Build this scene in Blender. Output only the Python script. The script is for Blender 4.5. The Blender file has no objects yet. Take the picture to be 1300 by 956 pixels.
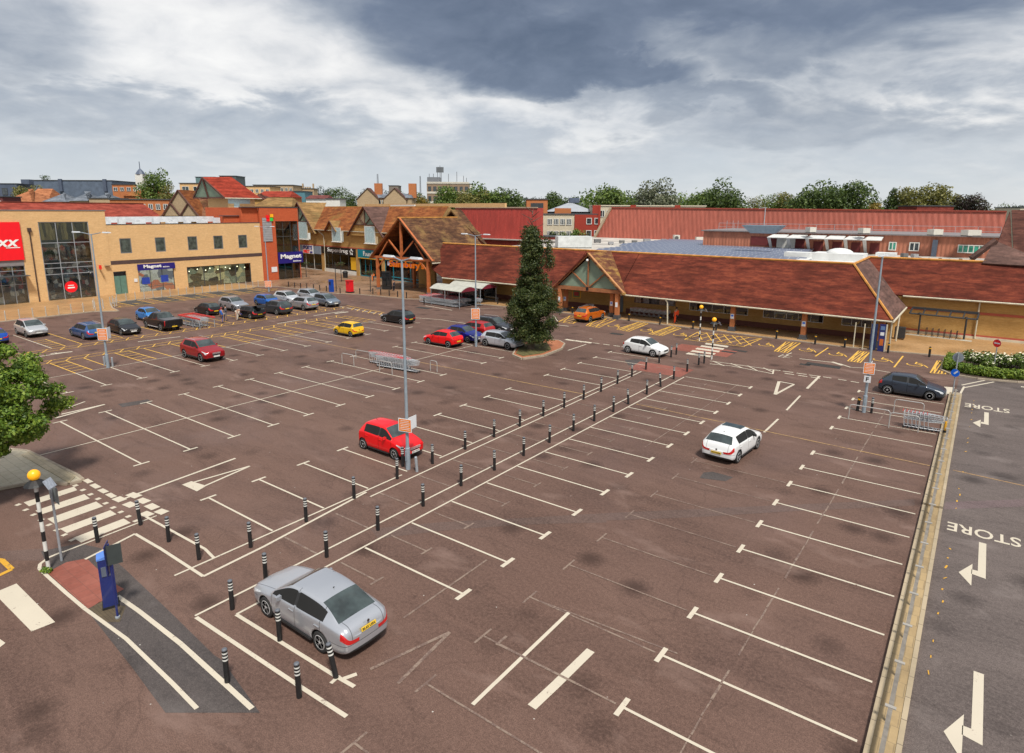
import bpy, bmesh, math, random
import numpy as np
from mathutils import Vector, Matrix
R_ = math.radians
random.seed(7)
sc = bpy.context.scene
COL = sc.collection

# ------------------------------------------------------------------ camera
FPX, PITCH, YAW, ROLL, HC = 802.53, R_(11.642), R_(-36.637), R_(-0.2665), 12.4
cy, sy, cp, sp = math.cos(YAW), math.sin(YAW), math.cos(PITCH), math.sin(PITCH)
_f = Vector((sy*cp, cy*cp, -sp)); _r = Vector((cy, -sy, 0)); _d = _f.cross(_r)
cr, sr = math.cos(ROLL), math.sin(ROLL)
CR = cr*_r + sr*_d; CD = -sr*_r + cr*_d; CF = _f
cam = bpy.data.cameras.new('camera'); camo = bpy.data.objects.new('camera', cam); COL.objects.link(camo)
m = Matrix((CR, -CD, -CF)).transposed().to_4x4(); m.translation = Vector((0, 0, HC)); camo.matrix_world = m
cam.sensor_width = 36; cam.lens = 36*FPX/1300; cam.shift_y = -(478-433)/1300; cam.clip_end = 6000; cam.clip_start = .1
sc.camera = camo
# survey helpers: the plan of the place was measured from the photograph with this calibrated camera
def ray(px, py): return CR*((px-650)/FPX) + CD*((py-433)/FPX) + CF
def G(px, py, z=0.0):
    d = ray(px, py); t = (z-HC)/d.z; return (d.x*t, d.y*t)
def AT(px, py, dist):
    """point at plan distance dist from the camera along the sight line"""
    d = ray(px, py); t = dist/math.hypot(d.x, d.y); return Vector((d.x*t, d.y*t, HC+d.z*t))
class Frame:
    """vertical plane: s runs along d, o outwards along n"""
    def __init__(s, A, B):
        s.A = Vector((A[0], A[1], 0)); d = Vector((B[0], B[1], 0)) - s.A; s.L = d.length; s.d = d.normalized(); s.n = Vector((s.d.y, -s.d.x, 0))
    def p(s, a, z, o=0.0): v = s.A + s.d*a + s.n*o; return Vector((v.x, v.y, z))
    def uv(s, px, py, o=0.0):
        r = ray(px, py); A = s.A + s.n*o; t = s.n.dot(A)/(s.n.x*r.x+s.n.y*r.y); q = r*t
        return (Vector((q.x, q.y, 0))-A).dot(s.d), q.z+HC

# ------------------------------------------------------------------ materials
MC = {}
def nodes(name):
    m = bpy.data.materials.new(name); m.use_nodes = True; nt = m.node_tree
    b = nt.nodes['Principled BSDF']; return m, nt, b
def N(nt, t, **k):
    n = nt.nodes.new(t)
    for a, v in k.items(): setattr(n, a, v)
    return n
def L(nt, a, b): nt.links.new(a, b)
def coords(nt, scale=(1, 1, 1), src='Object'):
    tc = N(nt, 'ShaderNodeTexCoord'); mp = N(nt, 'ShaderNodeMapping'); mp.inputs['Scale'].default_value = scale
    L(nt, tc.outputs[src], mp.inputs['Vector']); return mp.outputs['Vector']
def noise(nt, vec, scale, detail=4, rough=.55, dist=0):
    n = N(nt, 'ShaderNodeTexNoise'); n.inputs['Scale'].default_value = scale; n.inputs['Detail'].default_value = detail
    n.inputs['Roughness'].default_value = rough; n.inputs['Distortion'].default_value = dist
    if vec is not None: L(nt, vec, n.inputs['Vector'])
    return n.outputs['Fac']
def ramp(nt, fac, stops):
    r = N(nt, 'ShaderNodeValToRGB'); e = r.color_ramp.elements
    while len(e) < len(stops): e.new(.5)
    for i, (p, c) in enumerate(stops):
        e[i].position = p; e[i].color = (*c, 1) if len(c) == 3 else c
    L(nt, fac, r.inputs['Fac']); return r.outputs['Color']
def mix(nt, fac, a, b, mode='MIX'):
    n = N(nt, 'ShaderNodeMix', data_type='RGBA', blend_type=mode)
    for s, v in ((n.inputs[0], fac), (n.inputs[6], a), (n.inputs[7], b)):
        if isinstance(v, (int, float)): s.default_value = v
        elif isinstance(v, (tuple, list)): s.default_value = (*v[:3], 1)
        else: L(nt, v, s)
    return n.outputs[2]
def mrange(nt, v, a, b, c=0., d=1.):
    n = N(nt, 'ShaderNodeMapRange'); L(nt, v, n.inputs[0])
    for i, x in enumerate((a, b, c, d)): n.inputs[i+1].default_value = x
    return n.outputs[0]
def mth(nt, op, a, b=None, c=None):
    n = N(nt, 'ShaderNodeMath', operation=op)
    for i, v in enumerate((a, b, c)):
        if v is None: continue
        if isinstance(v, (int, float)): n.inputs[i].default_value = v
        else: L(nt, v, n.inputs[i])
    return n.outputs[0]
def bump(nt, b, h, strength=.3, dist=.02):
    n = N(nt, 'ShaderNodeBump'); n.inputs['Strength'].default_value = strength; n.inputs['Distance'].default_value = dist
    L(nt, h, n.inputs['Height']); L(nt, n.outputs[0], b.inputs['Normal'])
def M(name, col, rough=.7, var=.12, scale=2.5, metal=0., coat=0., bmp=0., em=0.):
    if name in MC: return MC[name]
    m, nt, b = nodes(name); v = coords(nt)
    c = ramp(nt, noise(nt, v, scale, 5), [(.3, tuple(x*(1-var) for x in col)), (.7, tuple(min(1, x*(1+var)) for x in col))])
    L(nt, c, b.inputs['Base Color']); b.inputs['Roughness'].default_value = rough; b.inputs['Metallic'].default_value = metal
    b.inputs['Coat Weight'].default_value = coat; b.inputs['Coat Roughness'].default_value = .04
    if bmp: bump(nt, b, noise(nt, v, scale*12, 3), bmp, .01)
    if em: L(nt, c, b.inputs['Emission Color']); b.inputs['Emission Strength'].default_value = em
    MC[name] = m; return m
def wallvec(nt, k):
    """x+y against z, so courses run level on every upright wall"""
    tc = N(nt, 'ShaderNodeTexCoord'); sx = N(nt, 'ShaderNodeSeparateXYZ'); L(nt, tc.outputs['Object'], sx.inputs[0])
    cx = N(nt, 'ShaderNodeCombineXYZ'); L(nt, mth(nt, 'ADD', sx.outputs[0], sx.outputs[1]), cx.inputs[0]); L(nt, sx.outputs[2], cx.inputs[1])
    mp = N(nt, 'ShaderNodeMapping'); mp.inputs['Scale'].default_value = (k, k, k); L(nt, cx.outputs[0], mp.inputs['Vector']); return mp.outputs[0], tc.outputs['Object']
def BR(name, c1, c2, mortar, streak=.25):
    if name in MC: return MC[name]
    m, nt, b = nodes(name); v, o = wallvec(nt, 1)
    t = N(nt, 'ShaderNodeTexBrick'); L(nt, v, t.inputs['Vector'])
    t.inputs['Color1'].default_value = (*c1, 1); t.inputs['Color2'].default_value = (*c2, 1); t.inputs['Mortar'].default_value = (*mortar, 1)
    t.inputs['Scale'].default_value = 1; t.inputs['Brick Width'].default_value = .225; t.inputs['Row Height'].default_value = .075; t.inputs['Mortar Size'].default_value = .006
    n = noise(nt, o, .45, 5, .6); c = mix(nt, mrange(nt, n, .35, .7, 0, streak), t.outputs['Color'], tuple(x*.62 for x in c1))
    mp = N(nt, 'ShaderNodeMapping'); mp.inputs['Scale'].default_value = (.5, .5, 5); L(nt, o, mp.inputs['Vector'])
    n2 = noise(nt, mp.outputs[0], 1.6, 4, .6); c = mix(nt, mrange(nt, n2, .45, .75, 0, .35), c, tuple(min(1, x*1.25) for x in c2))
    n3 = noise(nt, wallvec(nt, 1)[0], 3.2, 3, .8); c = mix(nt, mrange(nt, n3, .45, .7, 0, .3), c, tuple(x*.7 for x in c1))
    L(nt, c, b.inputs['Base Color']); b.inputs['Roughness'].default_value = .9; b.inputs['Specular IOR Level'].default_value = .25; bump(nt, b, t.outputs['Fac'], .3, .006)
    MC[name] = m; return m
def TILE(name, c1, c2, c3, dark=.5, lichen=None, course=9.):
    """plain tiles: courses level in z, weather streaks and patches"""
    if name in MC: return MC[name]
    m, nt, b = nodes(name); o = coords(nt); v = coords(nt, (.6, .6, 3.5))
    c = ramp(nt, noise(nt, v, .8, 8, .74), [(.36, tuple(x*.7 for x in c1)), (.5, c2), (.64, tuple(x*1.25 for x in c3))])
    c = mix(nt, mrange(nt, noise(nt, o, .22, 4, .6), .45, .68, 0, dark), c, tuple(x*.45 for x in c1))
    vs = coords(nt, (1.6, 1.6, .25)); c = mix(nt, mrange(nt, noise(nt, vs, 1.2, 4, .6), .5, .72, 0, .45), c, tuple(x*.5 for x in c2))
    sp_ = noise(nt, coords(nt, (2.2, 2.2, 9)), 1.3, 2, .5); c = mix(nt, mrange(nt, sp_, .72, .76, 0, .55), c, tuple(min(1, x*1.9) for x in c3))
    if lichen: c = mix(nt, mrange(nt, noise(nt, o, .35, 6, .7), .52, .7, 0, .8), c, lichen)
    L(nt, c, b.inputs['Base Color']); b.inputs['Roughness'].default_value = .9; b.inputs['Specular IOR Level'].default_value = .18
    s = N(nt, 'ShaderNodeSeparateXYZ'); L(nt, o, s.inputs[0]); w = mth(nt, 'FRACT', mth(nt, 'MULTIPLY', s.outputs[2], course))
    h = mth(nt, 'ADD', w, noise(nt, o, 9, 2)); bump(nt, b, h, .6, .04)
    MC[name] = m; return m
def CORR(name, col, pitch=.35):
    """profiled metal sheet: upright ribs"""
    if name in MC: return MC[name]
    m, nt, b = nodes(name); v, o = wallvec(nt, 1); s = N(nt, 'ShaderNodeSeparateXYZ'); L(nt, v, s.inputs[0])
    w = mth(nt, 'SINE', mth(nt, 'MULTIPLY', s.outputs[0], 6.283/pitch))
    vs = coords(nt, (1.1, 1.1, .12)); c = mix(nt, mrange(nt, noise(nt, vs, 1.5, 5, .7), .35, .7), tuple(x*.82 for x in col), tuple(min(1, x*1.25) for x in col))
    c = mix(nt, mrange(nt, noise(nt, o, .07, 3), .4, .65, 0, .35), c, tuple(x*.7 for x in col))
    L(nt, c, b.inputs['Base Color']); b.inputs['Roughness'].default_value = .6; bump(nt, b, w, .5, .05); MC[name] = m; return m
def ASPH(name, base, tint, wet=.35, streakdir=(1, 1, 1)):
    m, nt, b = nodes(name); o = coords(nt)
    big = noise(nt, o, .045, 6, .62, .6); mid = noise(nt, coords(nt, (.35, 1.2, 1)), .35, 6, .66, .4); fine = noise(nt, o, 34, 3, .7); gr = noise(nt, o, 9, 4, .75)
    c = mix(nt, mrange(nt, big, .35, .65), base, tint)
    c = mix(nt, mrange(nt, mid, .46, .64, 0, .62), c, tuple(x*.42 for x in base)); c = mix(nt, mrange(nt, noise(nt, coords(nt, (.25, 1, 1)), 1.4, 5, .7, .5), .54, .68, 0, .5), c, tuple(x*.38 for x in base))
    c = mix(nt, mrange(nt, noise(nt, o, .16, 5, .6, 1), .56, .7, 0, .35), c, tuple(x*1.35 for x in tint))
    c = mix(nt, mrange(nt, gr, .35, .65, 0, .5), c, tuple(x*1.6 for x in tint), 'MIX')
    c = mix(nt, mrange(nt, fine, .4, .6, 0, .6), c, tuple(x*.45 for x in base))
    # oil drips: small dark spots
    vo = N(nt, 'ShaderNodeTexVoronoi'); vo.inputs['Scale'].default_value = .42; L(nt, o, vo.inputs['Vector'])
    c = mix(nt, mrange(nt, mth(nt, 'ADD', vo.outputs['Distance'], mth(nt, 'MULTIPLY', gr, .25)), .2, .42, .8, 0), c, tuple(x*.4 for x in base))
    vl = N(nt, 'ShaderNodeTexVoronoi'); vl.inputs['Scale'].default_value = 1.1; L(nt, o, vl.inputs['Vector'])
    c = mix(nt, mrange(nt, vl.outputs['Distance'], .018, .03, .75, 0), c, (.55, .53, .48))
    ck = N(nt, 'ShaderNodeTexVoronoi', feature='DISTANCE_TO_EDGE'); ck.inputs['Scale'].default_value = .09
    va = N(nt, 'ShaderNodeVectorMath', operation='ADD'); L(nt, o, va.inputs[0]); nn = N(nt, 'ShaderNodeTexNoise'); nn.inputs['Scale'].default_value = .8; L(nt, o, nn.inputs['Vector']); L(nt, nn.outputs['Color'], va.inputs[1]); L(nt, va.outputs[0], ck.inputs['Vector'])
    c = mix(nt, mrange(nt, ck.outputs['Distance'], .0, .0035, .28, 0), c, tuple(x*.4 for x in base))
    pale = noise(nt, coords(nt, (.55, 1, 1)), .55, 4, .6, .3); c = mix(nt, mrange(nt, pale, .58, .72, 0, .5), c, tuple(x*1.25+.03 for x in tint))
    b.inputs['Specular IOR Level'].default_value = .25
    L(nt, c, b.inputs['Base Color'])
    L(nt, mrange(nt, noise(nt, o, .12, 5, .6, .8), .42, .66, .8, .8-wet), b.inputs['Roughness']); bump(nt, b, fine, .25, .008)
    return m
def PAVE(name, c1, c2, mort, bw, bh, wet=.5, ang=0.):
    m, nt, b = nodes(name); o = coords(nt)
    mp = N(nt, 'ShaderNodeMapping'); mp.inputs['Rotation'].default_value = (0, 0, ang); L(nt, o, mp.inputs['Vector'])
    t = N(nt, 'ShaderNodeTexBrick'); L(nt, mp.outputs[0], t.inputs['Vector']); t.inputs['Scale'].default_value = 1
    t.inputs['Color1'].default_value = (*c1, 1); t.inputs['Color2'].default_value = (*c2, 1); t.inputs['Mortar'].default_value = (*mort, 1)
    t.inputs['Brick Width'].default_value = bw; t.inputs['Row Height'].default_value = bh; t.inputs['Mortar Size'].default_value = .012
    c = mix(nt, mrange(nt, noise(nt, o, .25, 6, .65, .5), .4, .68, 0, .6), t.outputs['Color'], tuple(x*.5 for x in c1))
    c = mix(nt, mrange(nt, noise(nt, o, 5, 4, .7), .45, .75, 0, .3), c, tuple(x*1.3 for x in c2))
    L(nt, c, b.inputs['Base Color']); L(nt, mrange(nt, noise(nt, o, .18, 4, .6), .38, .6, .75, .75-wet), b.inputs['Roughness']); bump(nt, b, t.outputs['Fac'], .3, .01)
    return m
def PAINTLINE(name, col, under, wear):
    m, nt, b = nodes(name); o = coords(nt)
    n = noise(nt, o, 2.2, 8, .75, .3); n2 = noise(nt, o, 19, 3, .7)
    s = mth(nt, 'ADD', n, mth(nt, 'MULTIPLY', mth(nt, 'SUBTRACT', n2, .5), .55))
    c = mix(nt, mrange(nt, s, wear, wear+.1), col, under)
    c = mix(nt, mrange(nt, noise(nt, o, .5, 4), .3, .7, 0, .25), c, tuple(x*.72 for x in col))
    L(nt, c, b.inputs['Base Color']); b.inputs['Roughness'].default_value = .6; return m
def GLASS(name, tint=(.02, .026, .03), rough=.04):
    if name in MC: return MC[name]
    m, nt, b = nodes(name); v = coords(nt)
    c = ramp(nt, noise(nt, v, 1.7, 3), [(.35, tuple(x*.6 for x in tint)), (.65, tuple(x*1.7 for x in tint))]); L(nt, c, b.inputs['Base Color'])
    b.inputs['Roughness'].default_value = rough; b.inputs['IOR'].default_value = 1.6; b.inputs['Specular IOR Level'].default_value = .7; MC[name] = m; return m
def CLEAR(name='clear_glass', alpha=.3):
    if name in MC: return MC[name]
    m, nt, b = nodes(name); out = nt.nodes['Material Output']; t = N(nt, 'ShaderNodeBsdfTransparent'); t.inputs[0].default_value = (.8, .87, .86, 1)
    g = N(nt, 'ShaderNodeBsdfGlossy'); g.inputs['Roughness'].default_value = .03; fr = N(nt, 'ShaderNodeFresnel'); fr.inputs[0].default_value = 1.5
    ms = N(nt, 'ShaderNodeMixShader'); L(nt, mth(nt, 'ADD', fr.outputs[0], alpha*.2), ms.inputs[0]); L(nt, t.outputs[0], ms.inputs[1]); L(nt, g.outputs[0], ms.inputs[2]); L(nt, ms.outputs[0], out.inputs['Surface'])
    MC[name] = m; return m
def CLUTTER(name, cols, scale=1.3, em=0., z=1.5):
    if name in MC: return MC[name]
    m, nt, b = nodes(name); v = coords(nt, (1, 1, z)); vo = N(nt, 'ShaderNodeTexVoronoi'); vo.inputs['Scale'].default_value = scale; L(nt, v, vo.inputs['Vector'])
    s = N(nt, 'ShaderNodeSeparateColor'); L(nt, vo.outputs['Color'], s.inputs[0]); n = len(cols)
    r = N(nt, 'ShaderNodeValToRGB'); r.color_ramp.interpolation = 'CONSTANT'; e = r.color_ramp.elements
    while len(e) < n: e.new(.5)
    for i, c in enumerate(cols): e[i].position = i/n; e[i].color = (*c, 1)
    L(nt, s.outputs[0], r.inputs[0]); c = mix(nt, mrange(nt, noise(nt, v, 5, 4), .3, .7, 0, .6), r.outputs[0], tuple(x*.3 for x in cols[0]))
    L(nt, c, b.inputs['Base Color']); b.inputs['Roughness'].default_value = .7
    if em: L(nt, c, b.inputs['Emission Color']); b.inputs['Emission Strength'].default_value = em
    MC[name] = m; return m
def LEAF(name, c1, c2, c3):
    if name in MC: return MC[name]
    m, nt, b = nodes(name); g = N(nt, 'ShaderNodeNewGeometry')
    n = noise(nt, coords(nt), .55, 3); f = mth(nt, 'ADD', mth(nt, 'MULTIPLY', g.outputs['Random Per Island'], .55), mth(nt, 'MULTIPLY', n, .5))
    c = ramp(nt, f, [(.2, c1), (.5, c2), (.85, c3)]); L(nt, c, b.inputs['Base Color']); b.inputs['Roughness'].default_value = .55
    tr = N(nt, 'ShaderNodeBsdfTranslucent'); L(nt, c, tr.inputs[0]); ms = N(nt, 'ShaderNodeMixShader'); ms.inputs[0].default_value = .3
    L(nt, b.outputs[0], ms.inputs[1]); L(nt, tr.outputs[0], ms.inputs[2]); L(nt, ms.outputs[0], nt.nodes['Material Output'].inputs['Surface']); MC[name] = m; return m

# ------------------------------------------------------------------ mesh builder
class MB:
    def __init__(s): s.v = []; s.f = []; s.m = []
    def poly(s, pts, m=0): i = len(s.v); s.v += [tuple(p) for p in pts]; s.f.append(tuple(range(i, i+len(pts)))); s.m.append(m); return s
    def hexa(s, p, m=0):
        """8 points: bottom ring 0-3, top ring 4-7"""
        i = len(s.v); s.v += [tuple(q) for q in p]
        for f in ((3, 2, 1, 0), (4, 5, 6, 7), (0, 1, 5, 4), (1, 2, 6, 5), (2, 3, 7, 6), (3, 0, 4, 7)): s.f.append(tuple(i+k for k in f)); s.m.append(m)
        return s
    def box(s, c, d, m=0, rz=0.):
        x, y, z = c; a, b, h = d[0]/2, d[1]/2, d[2]/2; ca, sa = math.cos(rz), math.sin(rz)
        q = [(-a, -b), (a, -b), (a, b), (-a, b)]; q = [(x+u*ca-w*sa, y+u*sa+w*ca) for u, w in q]
        return s.hexa([(u, w, z-h) for u, w in q]+[(u, w, z+h) for u, w in q], m)
    def b2(s, x0, x1, y0, y1, z0, z1, m=0): return s.box(((x0+x1)/2, (y0+y1)/2, (z0+z1)/2), (abs(x1-x0), abs(y1-y0), abs(z1-z0)), m)
    def fb(s, fr, s0, s1, z0, z1, o0, o1, m=0):
        q = [(s0, o1), (s1, o1), (s1, o0), (s0, o0)]
        return s.hexa([fr.p(a, z0, o) for a, o in q]+[fr.p(a, z1, o) for a, o in q], m)
    def tube(s, a, b, r0, r1=None, n=8, m=0, cap=True):
        a, b = Vector(a), Vector(b); r1 = r0 if r1 is None else r1; ax = (b-a).normalized(); u = ax.orthogonal().normalized(); w = ax.cross(u); i = len(s.v)
        for c, r in ((a, r0), (b, r1)):
            for k in range(n): t = 2*math.pi*k/n; s.v.append(tuple(c+u*(r*math.cos(t))+w*(r*math.sin(t))))
        for k in range(n): s.f.append((i+k, i+(k+1) % n, i+n+(k+1) % n, i+n+k)); s.m.append(m)
        if cap: s.f.append(tuple(i+k for k in range(n-1, -1, -1))); s.m.append(m); s.f.append(tuple(i+n+k for k in range(n))); s.m.append(m)
        return s
    def path(s, pts, r, n=6, m=0):
        for a, b in zip(pts, pts[1:]): s.tube(a, b, r, r, n, m)
        return s
    def lathe(s, prof, c=(0, 0, 0), n=16, m=0, axis='z', mats=None):
        i = len(s.v); P_ = len(prof)
        for r, h in prof:
            for k in range(n):
                t = 2*math.pi*k/n; a, b = r*math.cos(t), r*math.sin(t)
                s.v.append((c[0]+a, c[1]+b, c[2]+h) if axis == 'z' else (c[0]+a, c[1]+h, c[2]+b))
        for j in range(P_-1):
            for k in range(n):
                q = (i+j*n+k, i+j*n+(k+1) % n, i+(j+1)*n+(k+1) % n, i+(j+1)*n+k)
                s.f.append(q if axis == 'z' else q[::-1]); s.m.append(mats[j] if mats else m)
        s.f.append(tuple(i+k for k in range(n-1, -1, -1))); s.m.append(mats[0] if mats else m)
        s.f.append(tuple(i+(P_-1)*n+k for k in range(n))); s.m.append(mats[-1] if mats else m)
        return s
    def prism(s, pts, z0, z1, m=0):
        n = len(pts); i = len(s.v)
        ar = sum(pts[k][0]*pts[(k+1) % n][1]-pts[(k+1) % n][0]*pts[k][1] for k in range(n))
        if ar < 0: pts = pts[::-1]
        s.v += [(p[0], p[1], z0) for p in pts]+[(p[0], p[1], z1) for p in pts]
        s.f.append(tuple(i+k for k in range(n-1, -1, -1))); s.f.append(tuple(i+n+k for k in range(n))); s.m += [m, m]
        for k in range(n): s.f.append((i+k, i+(k+1) % n, i+n+(k+1) % n, i+n+k)); s.m.append(m)
        return s
    def slab(s, pts, t, m=0):
        """sheet through 3-D points (planar), thickness t below"""
        pts = [Vector(p) for p in pts]; nrm = (pts[1]-pts[0]).cross(pts[2]-pts[0]).normalized()
        if nrm.z < 0: pts = pts[::-1]; nrm = -nrm
        n = len(pts); i = len(s.v); s.v += [tuple(p-nrm*t) for p in pts]+[tuple(p) for p in pts]
        s.f.append(tuple(i+k for k in range(n-1, -1, -1))); s.f.append(tuple(i+n+k for k in range(n))); s.m += [m, m]
        for k in range(n): s.f.append((i+k, i+(k+1) % n, i+n+(k+1) % n, i+n+k)); s.m.append(m)
        return s
    def wall(s, fr, s0, s1, z0, z1, holes=(), th=.3, o=0., m=0):
        ss = sorted({s0, s1, *[h[0] for h in holes], *[h[1] for h in holes]}); ss = [a for a in ss if s0 <= a <= s1]
        for a, b in zip(ss, ss[1:]):
            c = (a+b)/2; hs = sorted([(h[2], h[3]) for h in holes if h[0] < c < h[1]]); z = z0
            for u, w in hs:
                if u > z+.001: s.fb(fr, a, b, z, u, o-th, o, m)
                z = max(z, w)
            if z < z1-.001: s.fb(fr, a, b, z, z1, o-th, o, m)
        return s
    def sphere(s, c, r, n=10, m=0, sz=1.):
        k = n//2; return s.lathe([(max(.002, r*math.sin(math.pi*j/k)), -r*sz*math.cos(math.pi*j/k)) for j in range(k+1)], c, n, m)
def build(name, mb, mats, parent=None, smooth=False, kind=None, label=None, raw=None):
    me = bpy.data.meshes.new(name)
    if raw:
        o_ = tuple(parent['_o']) if parent is not None and '_o' in parent else (0, 0, 0)
        me.from_pydata([(p[0]-o_[0], p[1]-o_[1], p[2]-o_[2]) for p in raw[0]], raw[1], raw[2])
    else:
        off = Vector(parent['_o']) if parent is not None and '_o' in parent else Vector((0, 0, 0))
        me.from_pydata([tuple(Vector(p)-off) for p in mb.v], [], mb.f)
    if not isinstance(mats, (list, tuple)): mats = [mats]
    for q in mats: me.materials.append(q)
    if mb is not None and len(mats) > 1: me.polygons.foreach_set('material_index', mb.m)
    if smooth: me.polygons.foreach_set('use_smooth', [True]*len(me.polygons))
    o = bpy.data.objects.new(name, me); COL.objects.link(o)
    if parent is not None: o.parent = parent; 
    if parent is not None and '_o' in parent: o['_o'] = parent['_o']
    if kind: o['kind'] = kind
    if label: o['label'] = label
    return o
def tag(o, label, cat, group=None):
    o['label'] = label; o['category'] = cat
    if group: o['group'] = group
    return o
def thing(name, label, cat, loc=(0, 0, 0), group=None):
    o = bpy.data.objects.new(name, None); COL.objects.link(o); o.location = loc; o['_o'] = tuple(loc); o.empty_display_size = .2
    return tag(o, label, cat, group)
def local(name, label, cat, group=None):      # parts modelled about the origin, placed afterwards
    o = thing(name, label, cat, (0, 0, 0), group); return o
def put(o, x, y, z=0., rz=0.): o.location = (x, y, z); o.rotation_euler = (0, 0, rz); return o
def dup(root, x, y, z=0., rz=0., label=None, group=None):
    def cp_(o, par):
        c = o.copy(); COL.objects.link(c)
        if par is not None: c.parent = par; c.matrix_parent_inverse = o.matrix_parent_inverse
        for ch in [h for h in ALLCH.get(o.name, [])]: cp_(ch, c)
        return c
    ALLCH.clear()
    for h in bpy.data.objects:
        if h.parent: ALLCH.setdefault(h.parent.name, []).append(h)
    r = cp_(root, None); r.location = (x, y, z); r.rotation_euler = (0, 0, rz)
    if label: r['label'] = label
    if group: r['group'] = group
    return r
ALLCH = {}
def struct(name, mb, mats, **k): o = build(name, mb, mats, **k); o['kind'] = 'structure'; return o
def flat(o): return o
def text(s, size, ext=.02, bold=0., shear=0., spacing=1.):
    """lettering as mesh data: (verts, faces) in the XY plane, centred"""
    cu = bpy.data.curves.new('t', 'FONT'); cu.body = s; cu.size = size; cu.extrude = ext; cu.offset = bold; cu.shear = shear; cu.space_character = spacing
    cu.align_x = 'CENTER'; cu.align_y = 'CENTER'; cu.resolution_u = 3
    o = bpy.data.objects.new('t', cu); COL.objects.link(o); dg = bpy.context.evaluated_depsgraph_get(); me = bpy.data.meshes.new_from_object(o.evaluated_get(dg))
    v = [tuple(x.co) for x in me.vertices]; f = [tuple(p.vertices) for p in me.polygons]; bpy.data.objects.remove(o); bpy.data.meshes.remove(me); bpy.data.curves.remove(cu); return v, f
def text_on(mb, s, size, org, right, up, ext=.02, m=0, fit=None, **k):
    v, f = text(s, size, ext, **k); right, up = Vector(right), Vector(up); nn = right.cross(up)
    if fit:
        w = max(p[0] for p in v)-min(p[0] for p in v); h = max(p[1] for p in v)-min(p[1] for p in v); kx, ky = fit[0]/w, fit[1]/h
        cx_ = (max(p[0] for p in v)+min(p[0] for p in v))/2; cy_ = (max(p[1] for p in v)+min(p[1] for p in v))/2
        v = [((p[0]-cx_)*kx, (p[1]-cy_)*ky, p[2]) for p in v]
    i = len(mb.v); o = Vector(org); mb.v += [tuple(o+right*p[0]+up*p[1]+nn*p[2]) for p in v]
    for q in f: mb.f.append(tuple(i+j for j in q)); mb.m.append(m)
ORD = ['first', 'second', 'third', 'fourth', 'fifth', 'sixth', 'seventh', 'eighth', 'ninth', 'tenth', 'eleventh', 'twelfth', 'thirteenth', 'fourteenth', 'fifteenth', 'sixteenth', 'seventeenth', 'eighteenth', 'nineteenth', 'twentieth'] + ['twenty-'+q for q in ('first', 'second', 'third', 'fourth', 'fifth', 'sixth', 'seventh', 'eighth', 'ninth')] + ['thirtieth', 'thirty-first', 'thirty-second', 'thirty-third', 'thirty-fourth', 'thirty-fifth', 'thirty-sixth', 'thirty-seventh', 'thirty-eighth', 'thirty-ninth', 'fortieth']

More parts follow.
